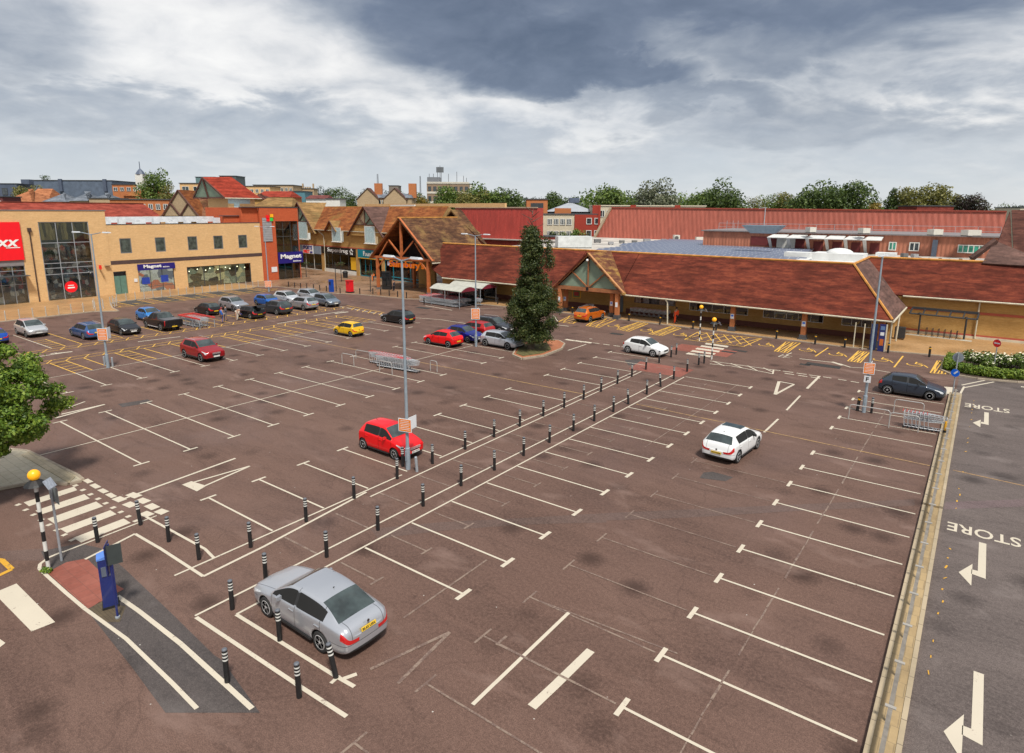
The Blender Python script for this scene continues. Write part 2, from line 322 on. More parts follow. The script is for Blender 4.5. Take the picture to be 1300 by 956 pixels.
# ------------------------------------------------------------------ light and sky
SUN_AZ, SUN_EL = R_(125), R_(58)      # azimuth clockwise from +Y
w = bpy.data.worlds.new('World'); sc.world = w; w.use_nodes = True; nt = w.node_tree; nt.nodes.clear()
def sky():
    out = N(nt, 'ShaderNodeOutputWorld'); st = N(nt, 'ShaderNodeTexSky', sky_type='NISHITA'); st.sun_disc = False
    st.sun_elevation = SUN_EL; st.sun_rotation = SUN_AZ
    b1 = N(nt, 'ShaderNodeBackground'); L(nt, st.outputs[0], b1.inputs[0]); b1.inputs[1].default_value = .1
    tc = N(nt, 'ShaderNodeTexCoord'); rot = N(nt, 'ShaderNodeVectorRotate', rotation_type='Z_AXIS'); L(nt, tc.outputs['Generated'], rot.inputs['Vector']); rot.inputs['Angle'].default_value = YAW
    s = N(nt, 'ShaderNodeSeparateXYZ'); L(nt, rot.outputs[0], s.inputs[0]); X, Y, Z = s.outputs   # Y looks along the car park, X to its right
    az = mth(nt, 'ARCTAN2', X, Y); hy = mth(nt, 'SQRT', mth(nt, 'ADD', mth(nt, 'MULTIPLY', X, X), mth(nt, 'MULTIPLY', Y, Y))); el = mth(nt, 'ARCTAN2', Z, hy)
    zz = mth(nt, 'ADD', mth(nt, 'MAXIMUM', Z, 0.), .26)
    cb = N(nt, 'ShaderNodeCombineXYZ'); L(nt, mth(nt, 'DIVIDE', X, zz), cb.inputs[0]); L(nt, mth(nt, 'DIVIDE', Y, zz), cb.inputs[1])
    P_ = cb.outputs[0]
    n1 = noise(nt, P_, .9, 6, .55, .2); n2 = noise(nt, P_, 2.1, 8, .56, .35); n3 = noise(nt, P_, .4, 4, .5, .3); n4 = noise(nt, P_, 6.5, 7, .58, .3)
    wob = mth(nt, 'MULTIPLY', mth(nt, 'SUBTRACT', n1, .5), .36); wob2 = mth(nt, 'MULTIPLY', mth(nt, 'SUBTRACT', n2, .5), .22)
    A = mth(nt, 'ADD', az, wob); E = mth(nt, 'ADD', mth(nt, 'ADD', el, wob2), mth(nt, 'MULTIPLY', wob, .12))
    def blob(px, py, rx, ry, soft=1.):
        a0 = math.atan((px-650)/820); e0 = (262-py)/820*math.cos(a0); da = mth(nt, 'DIVIDE', mth(nt, 'SUBTRACT', A, a0), rx/820); de = mth(nt, 'DIVIDE', mth(nt, 'SUBTRACT', E, e0), ry/820)
        r = mth(nt, 'SQRT', mth(nt, 'ADD', mth(nt, 'MULTIPLY', da, da), mth(nt, 'MULTIPLY', de, de))); n = N(nt, 'ShaderNodeMapRange', interpolation_type='SMOOTHSTEP'); L(nt, r, n.inputs[0])
        for i, v in enumerate((.45, 1.35, soft, 0.)): n.inputs[i+1].default_value = v
        return n.outputs[0]
    def mx(*a):
        r = a[0]
        for q in a[1:]: r = mth(nt, 'MAXIMUM', r, q)
        return r
    dark = mx(blob(560, 5, 200, 70), blob(650, 60, 190, 62, 1.), blob(740, 100, 120, 36, .9), blob(830, 10, 300, 70, .85), blob(1080, 50, 240, 50, .6), blob(1180, 5, 300, 60, .8), blob(860, 130, 190, 26, .5), blob(0, 55, 90, 45, .45), blob(1050, 150, 200, 30, .35), blob(230, 150, 300, 22, .28), blob(560, -140, 700, 130, .5))
    brt = mx(blob(280, 70, 280, 80, .65), blob(90, 20, 120, 30, .4), blob(1230, 95, 130, 30, .45), blob(620, 150, 260, 30, .6), blob(1010, 105, 90, 22, .25), blob(430, 110, 200, 40, .5))
    tone = mth(nt, 'ADD', mth(nt, 'ADD', .61, mth(nt, 'MULTIPLY', mth(nt, 'SUBTRACT', n2, .5), .44)), mth(nt, 'MULTIPLY', mth(nt, 'SUBTRACT', n4, .5), .36))
    tone = mth(nt, 'ADD', tone, mth(nt, 'MULTIPLY', brt, .24)); tone = mth(nt, 'SUBTRACT', tone, mth(nt, 'MULTIPLY', dark, .52))
    c = ramp(nt, tone, [(.0, (.08, .105, .155)), (.2, (.135, .165, .225)), (.4, (.25, .28, .33)), (.58, (.42, .44, .47)), (.76, (.66, .655, .65)), (1., (.88, .86, .82))])
    # smooth blue-grey veil low down, paler and warmer at the very horizon
    lowf = mrange(nt, E, .045, .16, 1, 0); veil = ramp(nt, mrange(nt, el, 0, .13), [(0, (.58, .60, .61)), (.35, (.48, .52, .56)), (1, (.38, .42, .48))])
    c = mix(nt, mth(nt, 'MULTIPLY', lowf, .8), c, veil)
    b2 = N(nt, 'ShaderNodeBackground'); L(nt, c, b2.inputs[0]); b2.inputs[1].default_value = SKYK
    cov = mth(nt, 'ADD', .93, mth(nt, 'MULTIPLY', mth(nt, 'SUBTRACT', n3, .5), .3)); cov = mth(nt, 'MINIMUM', cov, .97)
    ms = N(nt, 'ShaderNodeMixShader'); L(nt, cov, ms.inputs[0]); L(nt, b1.outputs[0], ms.inputs[1]); L(nt, b2.outputs[0], ms.inputs[2]); L(nt, ms.outputs[0], out.inputs[0])
SKYK = .93
sky()
sl = bpy.data.lights.new('sun', 'SUN'); sl.energy = 3.1; sl.angle = R_(8); sl.color = (1, .95, .87); so = bpy.data.objects.new('sun', sl); COL.objects.link(so)
sd = Vector((math.sin(SUN_AZ)*math.cos(SUN_EL), math.cos(SUN_AZ)*math.cos(SUN_EL), math.sin(SUN_EL))); so.rotation_euler = sd.to_track_quat('Z', 'Y').to_euler()
sc.view_settings.view_transform = 'Standard'; sc.view_settings.look = 'None'; sc.view_settings.gamma = 1; sc.view_settings.exposure = .52; sc.view_settings.use_curve_mapping = False

# ------------------------------------------------------------------ ground
asph = ASPH('red_asphalt', (.112, .063, .048), (.158, .096, .075)); asphg = ASPH('grey_asphalt', (.105, .082, .076), (.145, .118, .108), .2); asphd = ASPH('dark_asphalt', (.06, .052, .05), (.09, .075, .07), .35)
MC['asph'] = asph
town = M('town_ground', (.12, .12, .09), .9, .3, .01)
g = MB(); g.poly([(-3000, -300, -.12), (600, -300, -.12), (2600, 3000, -.12), (-3000, 3000, -.12)]); struct('ground', g, town)
g = MB(); g.poly([(-101, -60, 0), (-.5, -60, 0), (-.5, 67.5, 0), (-101, 67.5, 0)]); struct('car_park', g, asph)
g = MB(); g.poly([(-.5, -60, .002), (40, -60, .002), (40, 79, .002), (-.5, 79, .002)]); struct('store_road', g, asphg)
pave_tan = PAVE('tan_paving', (.40, .225, .09), (.46, .27, .115), (.28, .165, .075), .2, .1, .45); pave_br = PAVE('brown_paving', (.24, .135, .075), (.29, .17, .095), (.16, .1, .06), .4, .2, .58)
kerbm = M('kerb_stone', (.34, .28, .21), .85, .2, 3, bmp=.3)
def raised(name, pts, mat, h=.1, kerb=.14):
    g = MB(); g.prism(pts, -.1, h, 0); o = struct(name, g, mat)
    k = MB(); n = len(pts); sg = 1 if sum(pts[i][0]*pts[(i+1) % n][1]-pts[(i+1) % n][0]*pts[i][1] for i in range(n)) > 0 else -1
    for i in range(n):
        a, b = Vector((*pts[i], 0)), Vector((*pts[(i+1) % n], 0)); d = (b-a).normalized(); nn = Vector((d.y, -d.x, 0))*sg
        q = [a+nn*kerb, b+nn*kerb, b, a] if sg > 0 else [b+nn*kerb, a+nn*kerb, a, b]
        k.hexa([(p.x, p.y, -.1) for p in q]+[(p.x, p.y, h+.012) for p in q])
    struct(name+'_kerb', k, kerbm)
raised('store_pavement_left', [(-87.1, -40), (-87.1, 30.9), (-86.2, 31.8), (-85.2, 32.9), (-88.2, 33.4), (-93.4, 35.2), (-94.1, 39), (-94.3, 56.3), (-95.2, 58), (-103, 58), (-103, -40)], pave_tan)
raised('plaza', [(-102.9, 58.1), (-95, 58.1), (-93, 60.2), (-78, 60.4), (-75, 61.9), (-65.5, 62.9), (-62.6, 64.7), (-62.6, 82), (-64, 90), (-120, 92), (-125, 71.2), (-103, 71.2)], pave_br, .06)
raised('store_footway', [(-62.4, 65.0), (-40, 66.2), (-26, 65.9), (-10.2, 65.3), (-6.5, 65.6), (-1.3, 66.6), (-1.0, 69), (12, 70), (40, 71), (40, 79), (-7, 79), (-7, 72), (-62.4, 72)], pave_tan, .07)
P0 = [G(*p) for p in [(-60, 640), (0, 624.5), (45, 614), (83, 607)]]
isl = [G(-120, 560), G(33, 574.5), G(97, 606), G(103, 611), G(88, 615), G(47, 612.5), G(4, 620.5), G(-160, 655)]
raised('corner_pavement', isl, PAVE('grey_paving', (.46, .40, .28), (.52, .46, .34), (.3, .26, .18), .6, .4, .2), .1)
# brick-topped kerb strip along that pavement, next to the bays
g = MB(); q = [G(37, 573.5, .1), G(96, 604.5, .1), G(88, 613.5, .1), G(27, 578, .1)]; g.prism(q, .1, .125); struct('kerb_strip', g, PAVE('strip_paving', (.42, .34, .21), (.5, .41, .27), (.28, .24, .16), .5, .25, .2))
# ---- median kerb between the bays and the store road
med = PAVE('median_paving', (.33, .235, .12), (.40, .29, .15), (.24, .18, .10), .3, .6, .2)
for nm, y0, y1 in (('kerb_island', 2., 30.75), ('kerb_island', 31.0, 52.3)):
    g = MB(); g.b2(-.74, -.26, y0, y1, -.1, .12, 0); g.b2(-.86, -.74, y0, y1, -.1, .14, 1); g.b2(-.26, -.14, y0, y1, -.1, .14, 1)
    if y1 > 50: g.lathe([(.36, -.1), (.36, .135)], (-.5, y1, 0), 16, 1)
    struct(nm, g, [med, PAVE('median_kerb_stones', (.42, .34, .23), (.36, .29, .19), (.12, .09, .06), .92, .5, .1, R_(90))])
# ---- surface patches and stains (real resurfacing, 4 mm sheets)
def sheet(name, px, mat, z=.004):
    g = MB(); q = [G(*p) for p in px]; g.poly([(a, b, z) for a, b in q]); o = struct(name, g, mat); return o
sheet('dark_resurfaced_strip', [(52, 700), (62, 722), (108, 772), (168, 848), (210, 905), (330, 905), (282, 838), (272, 832), (215, 776), (158, 722), (128, 696), (100, 690)], asphd)
sheet('brick_crossing_apron', [(60, 727), (84, 714), (110, 709), (140, 738), (157.5, 748), (112, 773)], PAVE('red_pavers', (.26, .075, .05), (.3, .10, .07), (.2, .07, .05), .4, .4, .3), .008)
pb = PAVE('muddy_pavers', (.10, .075, .045), (.12, .09, .05), (.07, .05, .03), .1, .1, .3)
sheet('worn_paver_patch', [(112, 774), (127, 764), (160, 770), (152, 790), (134, 790)], pb, .008)
tr = ASPH('trench_asphalt', (.108, .068, .055), (.15, .10, .085), .4)
sheet('trench_reinstatement', [(470, 671.5), (560, 663), (650, 658.5), (760, 652), (880, 646.5), (1000, 641), (1160, 634), (1162, 642), (1000, 649.5), (880, 657), (770, 661), (770, 663.5), (700, 665), (650, 667), (560, 674), (480, 684)], tr)
sheet('trench_across_road', [(1200, 637.5), (1330, 633), (1330, 642), (1198, 647)], ASPH('trench_pink', (.13, .09, .09), (.16, .12, .12), .2), .006)
sheet('trench_left', [(0, 700), (60, 696), (60, 712), (0, 711)], tr, .002)
for i, p in enumerate([[(893, 600), (905, 599), (931, 606), (921, 611), (888, 607)], [(150, 513), (188, 507), (193, 511), (155, 517)], [(793, 457), (816, 456), (824, 462), (798, 464)]]): sheet('tarmac_patch', p, asphd, .005)
brk = PAVE('red_crossing_pavers', (.24, .075, .05), (.28, .09, .06), (.18, .06, .045), .3, .3, .3)
gx = MB(); gx.poly([(-21.9, 45.2, .006), (-17.6, 45.2, .006), (-17.6, 48.1, .006), (-22.3, 48.1, .006)]); gx.poly([(-22.3, 54.2, .006), (-17, 54.2, .006), (-17, 57.2, .006), (-22.3, 57.2, .006)]); struct('crossing_paving', gx, brk)
mh = M('iron_cover', (.05, .048, .045), .6, .3, 8, .4)
def cover(px, py, a, b):
    x, y = G(px, py); g = MB(); g.b2(x-a/2, x+a/2, y-b/2, y+b/2, .0, .012); o = build('manhole_cover', g, mh); return o
for i, (px, py, a, b, l) in enumerate([(538, 391, 2.2, 1.1, 'long dark iron drain cover in the lane before the plaza'), (783, 424, 1.4, .8, 'small dark drain cover left of the white hatchback by the lane'), (925, 447, 1.3, .6, 'left of two dark drain covers beyond the zebra crossing'), (939, 445.5, 1.3, .6, 'right of two dark drain covers beyond the zebra crossing'), (1045, 464, 2.6, 1.0, 'large dark drain cover in the lane left of the lamp post'), (1022, 463, .8, .6, 'small drain cover beside the long white lane line')]):
    tag(cover(px, py, a, b), l, 'drain cover', 'iron covers in the car park')

# ------------------------------------------------------------------ painted markings
wht = PAINTLINE('white_marking', (.55, .49, .39), (.15, .095, .08), .62); old = PAINTLINE('worn_white_marking', (.24, .175, .135), (.13, .08, .065), .46); yel = PAINTLINE('yellow_marking', (.70, .41, .07), (.2, .12, .07), .66)
yb = PAINTLINE('bright_yellow_marking', (.6, .32, .03), (.13, .09, .07), .6); tan = PAINTLINE('joint_line', (.34, .21, .09), (.15, .09, .07), .5)
class Lines(MB):
    def ln(s, a, b, w=.1, z=.009):
        w *= .88
        s.c = getattr(s, 'c', 0)+1; z += (s.c*37 % 97)*.00006
        a, b = Vector((a[0], a[1], z)), Vector((b[0], b[1], z)); d = (b-a).normalized(); n = Vector((-d.y, d.x, 0))*w/2
        s.poly([a-n, b-n, b+n, a+n])
    def pl(s, pts, w=.1, z=.009):
        for a, b in zip(pts, pts[1:]): s.ln(a, b, w, z)
    def px(s, pts, w=.1, z=.009): s.pl([G(*p) for p in pts], w, z)
    def pp(s, pts, z=.009): s.poly([(*G(*p), z) for p in pts])
W_ = Lines(); Y_ = Lines(); O_ = Lines(); YB = Lines(); T_ = Lines()
YK = [15.3+2.42*k for k in range(-6, 20)]
# right-hand bays
for k in list(range(-5, 9))+list(range(10, 15)):
    y = 15.3+2.42*k+(.0 if k < 9 else .1)
    if y < 49.5: W_.ln((-6.0, y), (-1.03, y)); W_.ln((-6.02, y-.35), (-6.02, y+.35), .16)
    if k < 7: O_.ln((-10.6, y), (-6.2, y), .07, .007); O_.ln((-10.6, y-.4), (-10.6, y+.4), .08, .007)
# bays right of the walkway
for k in range(0, 14):
    y = 14.1+2.42*k; W_.ln((-17.3, y), (-12.45, y)); W_.ln((-12.43, y-.36), (-12.43, y+.36), .18); O_.ln((-17.2, y-1.2), (-15.3, y-1.2), .08, .007); O_.ln((-15.3, y-1.5), (-15.3, y-.9), .1, .007)
for j in range(60):
    if j % 7 != 3: O_.ln((-4.4+.5*j/60+random.uniform(-.02, .02), 4+j*.7), (-4.4+.5*(j+1)/60, 4.66+j*.7), random.uniform(.04, .09), .0075)
O_.ln((-13.4, 30), (-13.4, 46), .06, .0075)
# walkway edge lines
CY = G(250, 784)[1]; DY = G(301, 780.5)[1]
W_.ln((-21.1, 8.9), (-21.1, 19.6)); W_.ln((-21.1, 22.2), (-21.1, 44.9)); W_.ln((-20.48, 17.1), (-20.7, 45.0)); W_.ln((-18.35, CY), (-18.25, 45.6)); W_.ln((-17.4, DY), (-17.35, 45.4))
# bays left of the walkway
for y in [12.75+2.43*k for k in range(0, 10)]+[39.5, 41.9, 44.5, 47.1, 49.8]:
    W_.ln((-26.05, y), (-21.2, y)); W_.ln((-26.05, y-.36), (-26.05, y+.36), .15); O_.ln((-20.4, y), (-18.4, y), .1, .007)
# middle double row
for k in range(-1, 13):
    y = 15.15+2.44*k
    if k == 9: continue
    W_.ln((-42.9, y), (-32.4, y)); W_.ln((-42.9, y-.38), (-42.9, y+.38), .14); W_.ln((-32.35, y-.38), (-32.35, y+.38), .15)
W_.ln((-37.65, 9.6), (-37.55, 44.3), .09)
# long joint line
T_.ln((-57, 36.3), (-20.9, 36.75), .16, .0065); T_.ln((-17.2, 36.85), (-.95, 36.35), .14, .0065)
T_.px([(1210, 597), (1310, 619)], .12, .0085)
# left double row with yellow boxes on its far side
for k in range(0, 14):
    y = 15.35+2.42*k
    if 36 < y < 38.4: pass
    W_.ln((-55.0, y), (-49.5, y), .1); W_.ln((-49.5, y-.38), (-49.5, y+.38), .14)
    Y_.ln((-60.3, y), (-55.0, y), .1)
    if k % 2 == 1:
        Y_.ln((-60.3, y+1.15), (-55.2, y+1.2), .1)
        for j in range(5): Y_.ln((-60.0+j*1.0, y+.05), (-60.2+j*1.0, y+1.15), .09)
W_.ln((-55.0, 12), (-55.0, 47.7), .09)
def zig(x, y0, y1, w_, n, xo=.55):
    d = (y1-y0)/n
    for j in range(n): Y_.ln((x, y0+d*j), (x-xo, y0+d*j+d*.55), .1)
Y_.ln((-60.4, 12), (-60.4, 48), .09); Y_.ln((-61.5, 12), (-61.5, 48), .09); zig(-60.4, 12, 48, .1, 26, 1.1)
# far-left row of bays
Y_.ln((-66.6, 12), (-66.6, 53), .09); Y_.ln((-65.5, 12), (-65.5, 53), .09); zig(-65.5, 12, 53, .1, 30, 1.1)
for k in range(0, 16):
    y = 15.1+2.44*k; (Y_ if k > 2 else W_).ln((-77, y), (-66.8, y), .1)
    if k % 2 == 0: Y_.ln((-72, y+1.15), (-67, y+1.15), .1); [Y_.ln((-71.6+j, y), (-71.8+j, y+1.15), .09) for j in range(5)]
for a, b in [((35, 455), (90, 446.6)), ((175, 434), (229, 427.5)), ((352, 411), (388, 405)), ((310, 397), (326, 395)), ((398, 401), (437, 395)), ((64, 449.5), (72, 448))]: W_.px([a, b], .22)
W_.px([(70, 449), (92, 446.5)], .35); W_.px([(425, 398), (442, 396)], .5)
# dark bays before the kitchen shop
g = MB()
for j in range(5): g.poly([(-93.9, 36.3+4.1*j+.0, .004), (-88.6, 36.3+4.1*j, .004), (-88.6, 38.7+4.1*j, .004), (-93.9, 38.7+4.1*j, .004)])
struct('dark_bays', g, M('dark_bay_tarmac', (.045, .043, .042), .7, .3, .6, bmp=.2))
for j in range(6):
    y = 34.7+4.1*j; Y_.ln((-93.9, y), (-88.6, y), .12); Y_.ln((-93.9, y+1.5), (-88.6, y+1.5), .12)
    for q in range(5): Y_.ln((-93.6+q*1.05, y), (-93.9+q*1.05, y+1.5), .12)
    Y_.ln((-90.9, y+2.2), (-90.3, y+3.4), .15); Y_.ln((-90.6, y+2.4), (-89.5, y+2.6), .15)
Y_.ln((-88.5, 34), (-88.5, 59), .12)
# wheelchair bays before the store
def chair(x, y, s=1.3):
    c = [(x+s*.42*math.cos(t), y+s*.42*math.sin(t)) for t in [R_(-200+22*i) for i in range(13)]]; Y_.pl(c, .12)
    Y_.pl([(x+s*.05, y+s*.95), (x+s*.02, y+s*.25), (x+s*.5, y+s*.2), (x+s*.75, y-s*.45)], .13); Y_.ln((x, y+s*.6), (x+s*.4, y+s*.55), .12)
def hatchbox(px, n=4):
    a, b, c, d = [Vector((*G(*p), 0)) for p in px]; Y_.pl([a, b, c, d, a], .11)
    for i in range(n):
        t0, t1 = i/n, (i+1)/n; p, q = a.lerp(d, t0), b.lerp(c, t1); Y_.ln(p, q, .1); 
        if i % 2 == 0: Y_.ln(a.lerp(d, t1), b.lerp(c, t0), .1)
hatchbox([(709, 408.5), (724, 401), (742, 404), (727, 411)], 3); hatchbox([(744, 413.5), (759, 403), (782, 406), (760, 416)]); hatchbox([(783, 418), (812, 408.5), (823, 411), (798, 421)]); hatchbox([(823.5, 424), (853, 414), (864.5, 417), (840, 426.5)])
hatchbox([(983, 446), (998, 434), (1016, 435.5), (999, 448)]); hatchbox([(1076, 458.5), (1090, 445.5), (1104, 447.5), (1092, 460.5)]); hatchbox([(1181, 473.5), (1190, 458), (1204, 459.5), (1200, 475)])
Y_.px([(869, 431), (886, 421.5), (967, 430), (944, 440)], .12); Y_.px([(869, 431), (944, 440)], .12)
for j in range(6):
    t = j/6; Y_.px([(886+81*t*.8, 421.5+8.5*t*.8), (880+75*(t+.15), 431+9*(t+.15)-1)], .11); Y_.px([(872+75*t, 430+9*t), (890+80*(t+.1), 422+8.5*(t+.1))], .11)
for a, b in [((1035, 452.5), (1051.5, 441.5)), ((1135, 466.5), (1146.5, 452)), ]: Y_.px([a, b], .14)
for px, py in [(778, 414), (820, 419.5), (862, 425), (971, 438), (1023, 444.5), (1061, 450), (1118, 457), (1161, 463)]:
    x, y = G(px, py); chair(x, y)
# white lane work in front of the store
W_.px([(1015, 455.5), (1060, 460.5), (1068, 462.5), (1080, 466.5)], .18); W_.px([(1056, 459.5), (1070, 464)], .4); W_.px([(1080, 466.5), (1098, 467.5), (1130, 473)], .12)
W_.px([(680, 409.5), (722, 414.3)], .22); W_.px([(703, 400.5), (708, 408)], .16); W_.px([(696, 402), (700, 407)], .08)
for x0, x1 in ((718, 729), (730, 740.5), (741, 751)): W_.px([(x0, 431+(x0-718)*.13), (x1, 431.3+(x1-718)*.13)], .55)
for x0 in (753, 766, 779, 789): W_.px([(x0, 435.3+(x0-753)*.135), (x0+8, 436.4+(x0-753)*.135)], .2)
W_.px([(721, 445), (744, 437.3)], .14); W_.px([(748, 430.2), (752, 430.6)], .2); W_.px([(703, 440), (714, 441)], .15)
W_.px([(901, 462), (930, 465), (973, 473), (981, 475), (982, 470), (977, 469), (901, 458.3)], .13); W_.px([(905, 458.5), (919, 464.5)], .16); W_.px([(928, 461.5), (943, 467.5)], .14); W_.px([(949, 464.5), (961, 470.5)], .14); W_.px([(969, 467), (981, 472.5)], .14)
W_.px([(977, 469.3), (991, 470.6)], .16)
for x0 in (994, 1011, 1027): W_.px([(x0, 471.3+(x0-994)*.145), (x0+13, 473.1+(x0-994)*.145)], .17); W_.px([(x0+2, 474+(x0-994)*.145), (x0+14, 475.8+(x0-994)*.145)], .17)
W_.px([(1040.5, 477.5), (1024.5, 493.5)], .2)
for x0 in (1045, 1064, 1080): W_.px([(x0, 478.5+(x0-1045)*.165), (x0+10.5, 480.2+(x0-1045)*.165)], .17)
W_.px([(989, 484.5), (1008, 488), (984, 501)], .2); W_.px([(989, 484.5), (984, 501)], .24)
W_.px([(1016, 502.5), (998.5, 521)], .14); W_.px([(988, 532), (970, 549)], .14)
W_.px([(998, 451), (1005, 448)], .13)
for i, (a, b) in enumerate([((988, 453), (1003, 454.5)), ((991, 451), (1006, 452.5)), ((988, 453), (995, 450)), ((994, 454), (1001, 451))]): W_.px([a, b], .1)
for i in range(5):
    W_.pp([(870+6.2*i, 449.5-3.1*i), (901+5.6*i-.0, 453.6-3.1*i-.0), (903.5+5.4*i, 451.8-3.1*i), (874+5.6*i, 447.7-3.1*i)])
# white work at the front centre and left
W_.px([(150, 635), (205, 617), (316, 593)] if False else [(153, 635), (299, 582)], .16)
W_.pp([(231, 615.5), (243, 611), (262, 617), (250, 624)]); W_.px([(246, 612.5), (317, 592)], .14); W_.px([(259, 617.5), (317, 592)], .14)
W_.px([(78, 521), (108, 510)], .13); W_.px([(78, 526), (133, 513.5), (70, 531)], .2)
for p in [(108, 609, 115, 613), (117, 615, 125, 619.5), (127, 621.5, 135, 625.5), (137, 627, 145, 631.5)]: W_.px([(p[0], p[1]), (p[2], p[3])], .28)
for p in [(147, 632, 156, 636), (160, 639, 170, 643), (164, 627, 176, 631), (176, 634, 187, 638), (188, 641, 198, 646), (200, 648, 210, 651.5), (181, 651, 191, 655)]: W_.px([(p[0], p[1]), (p[2], p[3])], .42)
# zebra crossing by the pay machine
for p in [[(30, 638), (94, 618), (98, 622.5), (37, 643)], [(45, 648.5), (107, 627.5), (114, 633), (52, 653.5)], [(60, 659), (122, 637), (131, 643), (69, 665)], [(76, 671.5), (140, 648), (148, 653), (85, 677)], [(93, 683), (157, 658.5), (166, 664), (103, 689)]]: W_.pp(p)
for i in range(9):
    W_.px([(94+9.6*i, 616+5.6*i), (97.5+9.6*i, 617.5+5.6*i)], .22); 
    if i < 8: W_.px([(21+9.8*i, 640.5+6.4*i), (25+9.8*i, 641.5+6.4*i)], .22)
W_.px([(79, 701.5), (177, 663.5)], .1); W_.px([(199, 655), (178, 663)], .08); W_.px([(186, 656.5), (260, 697), (272, 709)], .12)
W_.px([(108, 710.5), (171.5, 678), (205, 697.5)], .13); W_.px([(201, 695), (258, 732), (337, 693), (465, 625)], .13)
W_.px([(80, 700.5), (62, 708), (51, 716), (50, 722), (56, 728), (85, 754), (107, 772.5), (160, 811), (219, 868), (250, 900)], .13)
W_.px([(149, 757), (175, 775), (230, 818), (285, 868), (320, 900)], .16)
W_.pp([(-8, 753), (21, 741), (70, 790), (40, 802)]); W_.pp([(-30, 850), (-8, 806), (7, 816.5), (0, 822)])
YB.px([(-10, 710), (2, 711), (15, 723), (-4, 732)], .2)
# bays near the silver car
W_.px([(249, 784), (375, 868), (440, 910)], .14); W_.px([(300, 780.5), (420, 855), (450, 872)], .14); W_.px([(436, 862), (453, 856)], .15)
W_.px([(420, 868), (431, 858)], .12)
O_.px([(470, 850), (571, 803)], .12); O_.px([(505, 868), (571, 803)], .12); O_.px([(512, 785), (618, 711)], .08); 
W_.px([(628, 868), (722, 778)], .13); W_.px([(707, 868), (750, 826)], .3)
W_.px([(600, 895), (628, 868)], .13); W_.px([(675, 898), (707, 868)], .3)
O_.px([(632, 818), (735, 870)], .09); O_.px([(685, 763), (860, 830)], .07)
O_.px([(630, 819), (643, 808)], .1)
# far centre work
W_.px([(500, 401.5), (560, 406), (583, 409.5), (650, 420)], .15)
for i in range(6): W_.px([(430+10*i, 389+1.9*i), (437+10*i, 390.2+1.9*i)], .2)
W_.px([(540, 388), (574, 394)], .2); W_.px([(590, 392.5), (640, 391)], .12)
W_.px([(505, 411), (533, 410)], .15); W_.px([(518, 416), (524, 415)], .2)
Y_.px([(440, 388), (465, 393), (488, 397)], .12)
for i in range(6): Y_.px([(450+7*i, 391+1.3*i), (446+7*i, 393.6+1.3*i)], .14)
# store road lettering, arrows and edge
def lettering(mb, s, p0, p1, up_px, **k):
    a, b, u = Vector((*G(*p0), .011)), Vector((*G(*p1), .011)), Vector((*G(*up_px), .011)); right = (b-a); ln_ = right.length; right.normalize()
    up = (u-a); up -= right*up.dot(right); h = up.length; up.normalize(); text_on(mb, s, 1, (a+b)/2+up*h/2, right, up, 0, fit=(ln_, h), bold=.01)
def store_word(y, h): text_on(W_, 'STORE', 1, (1.27, y, .011), (-1, 0, 0), (0, -1, 0), 0, fit=(2.35, h), bold=.012)
def arrow(x, y):
    z = .011; W_.poly([(x-.12, y, z), (x-.12, y-2.5, z), (x+.11, y-2.95, z), (x+.11, y, z)]); W_.poly([(x+.11, y-2.95, z), (x-.12, y-2.5, z), (x-.3, y-2.5, z), (x-.3, y-2.85, z)])
    W_.poly([(x-.28, y-2.05, z), (x-.66, y-3.0, z), (x-.28, y-3.75, z)])
store_word(29.45, .85); store_word(49.95, 1.05); arrow(1.27, 28.6); arrow(1.27, 48.8)
arrow(1.27, 19.9); W_.px([(1296, 491), (1310, 493)], .3)
W_.px([(1221, 489), (1250, 483)], .15); W_.px([(1223, 492.5), (1262, 485)], .15); W_.px([(1218, 502), (1224, 491)], .15)
W_.pp([(1199, 491), (1212, 492), (1208, 501), (1195, 500)])
for j in range(46):
    y = 14+j*.83
    if random.random() < .75: x_ = .12+(y-14)*.012; YB.ln((x_+random.uniform(-.05, .05), y), (x_+random.uniform(-.05, .05), y+random.uniform(.06, .26)), random.uniform(.03, .07))
struct('white_markings', W_, wht); struct('worn_markings', O_, old); struct('yellow_markings', Y_, yel); struct('yellow_edge_markings', YB, yb); struct('joint_lines', T_, tan)

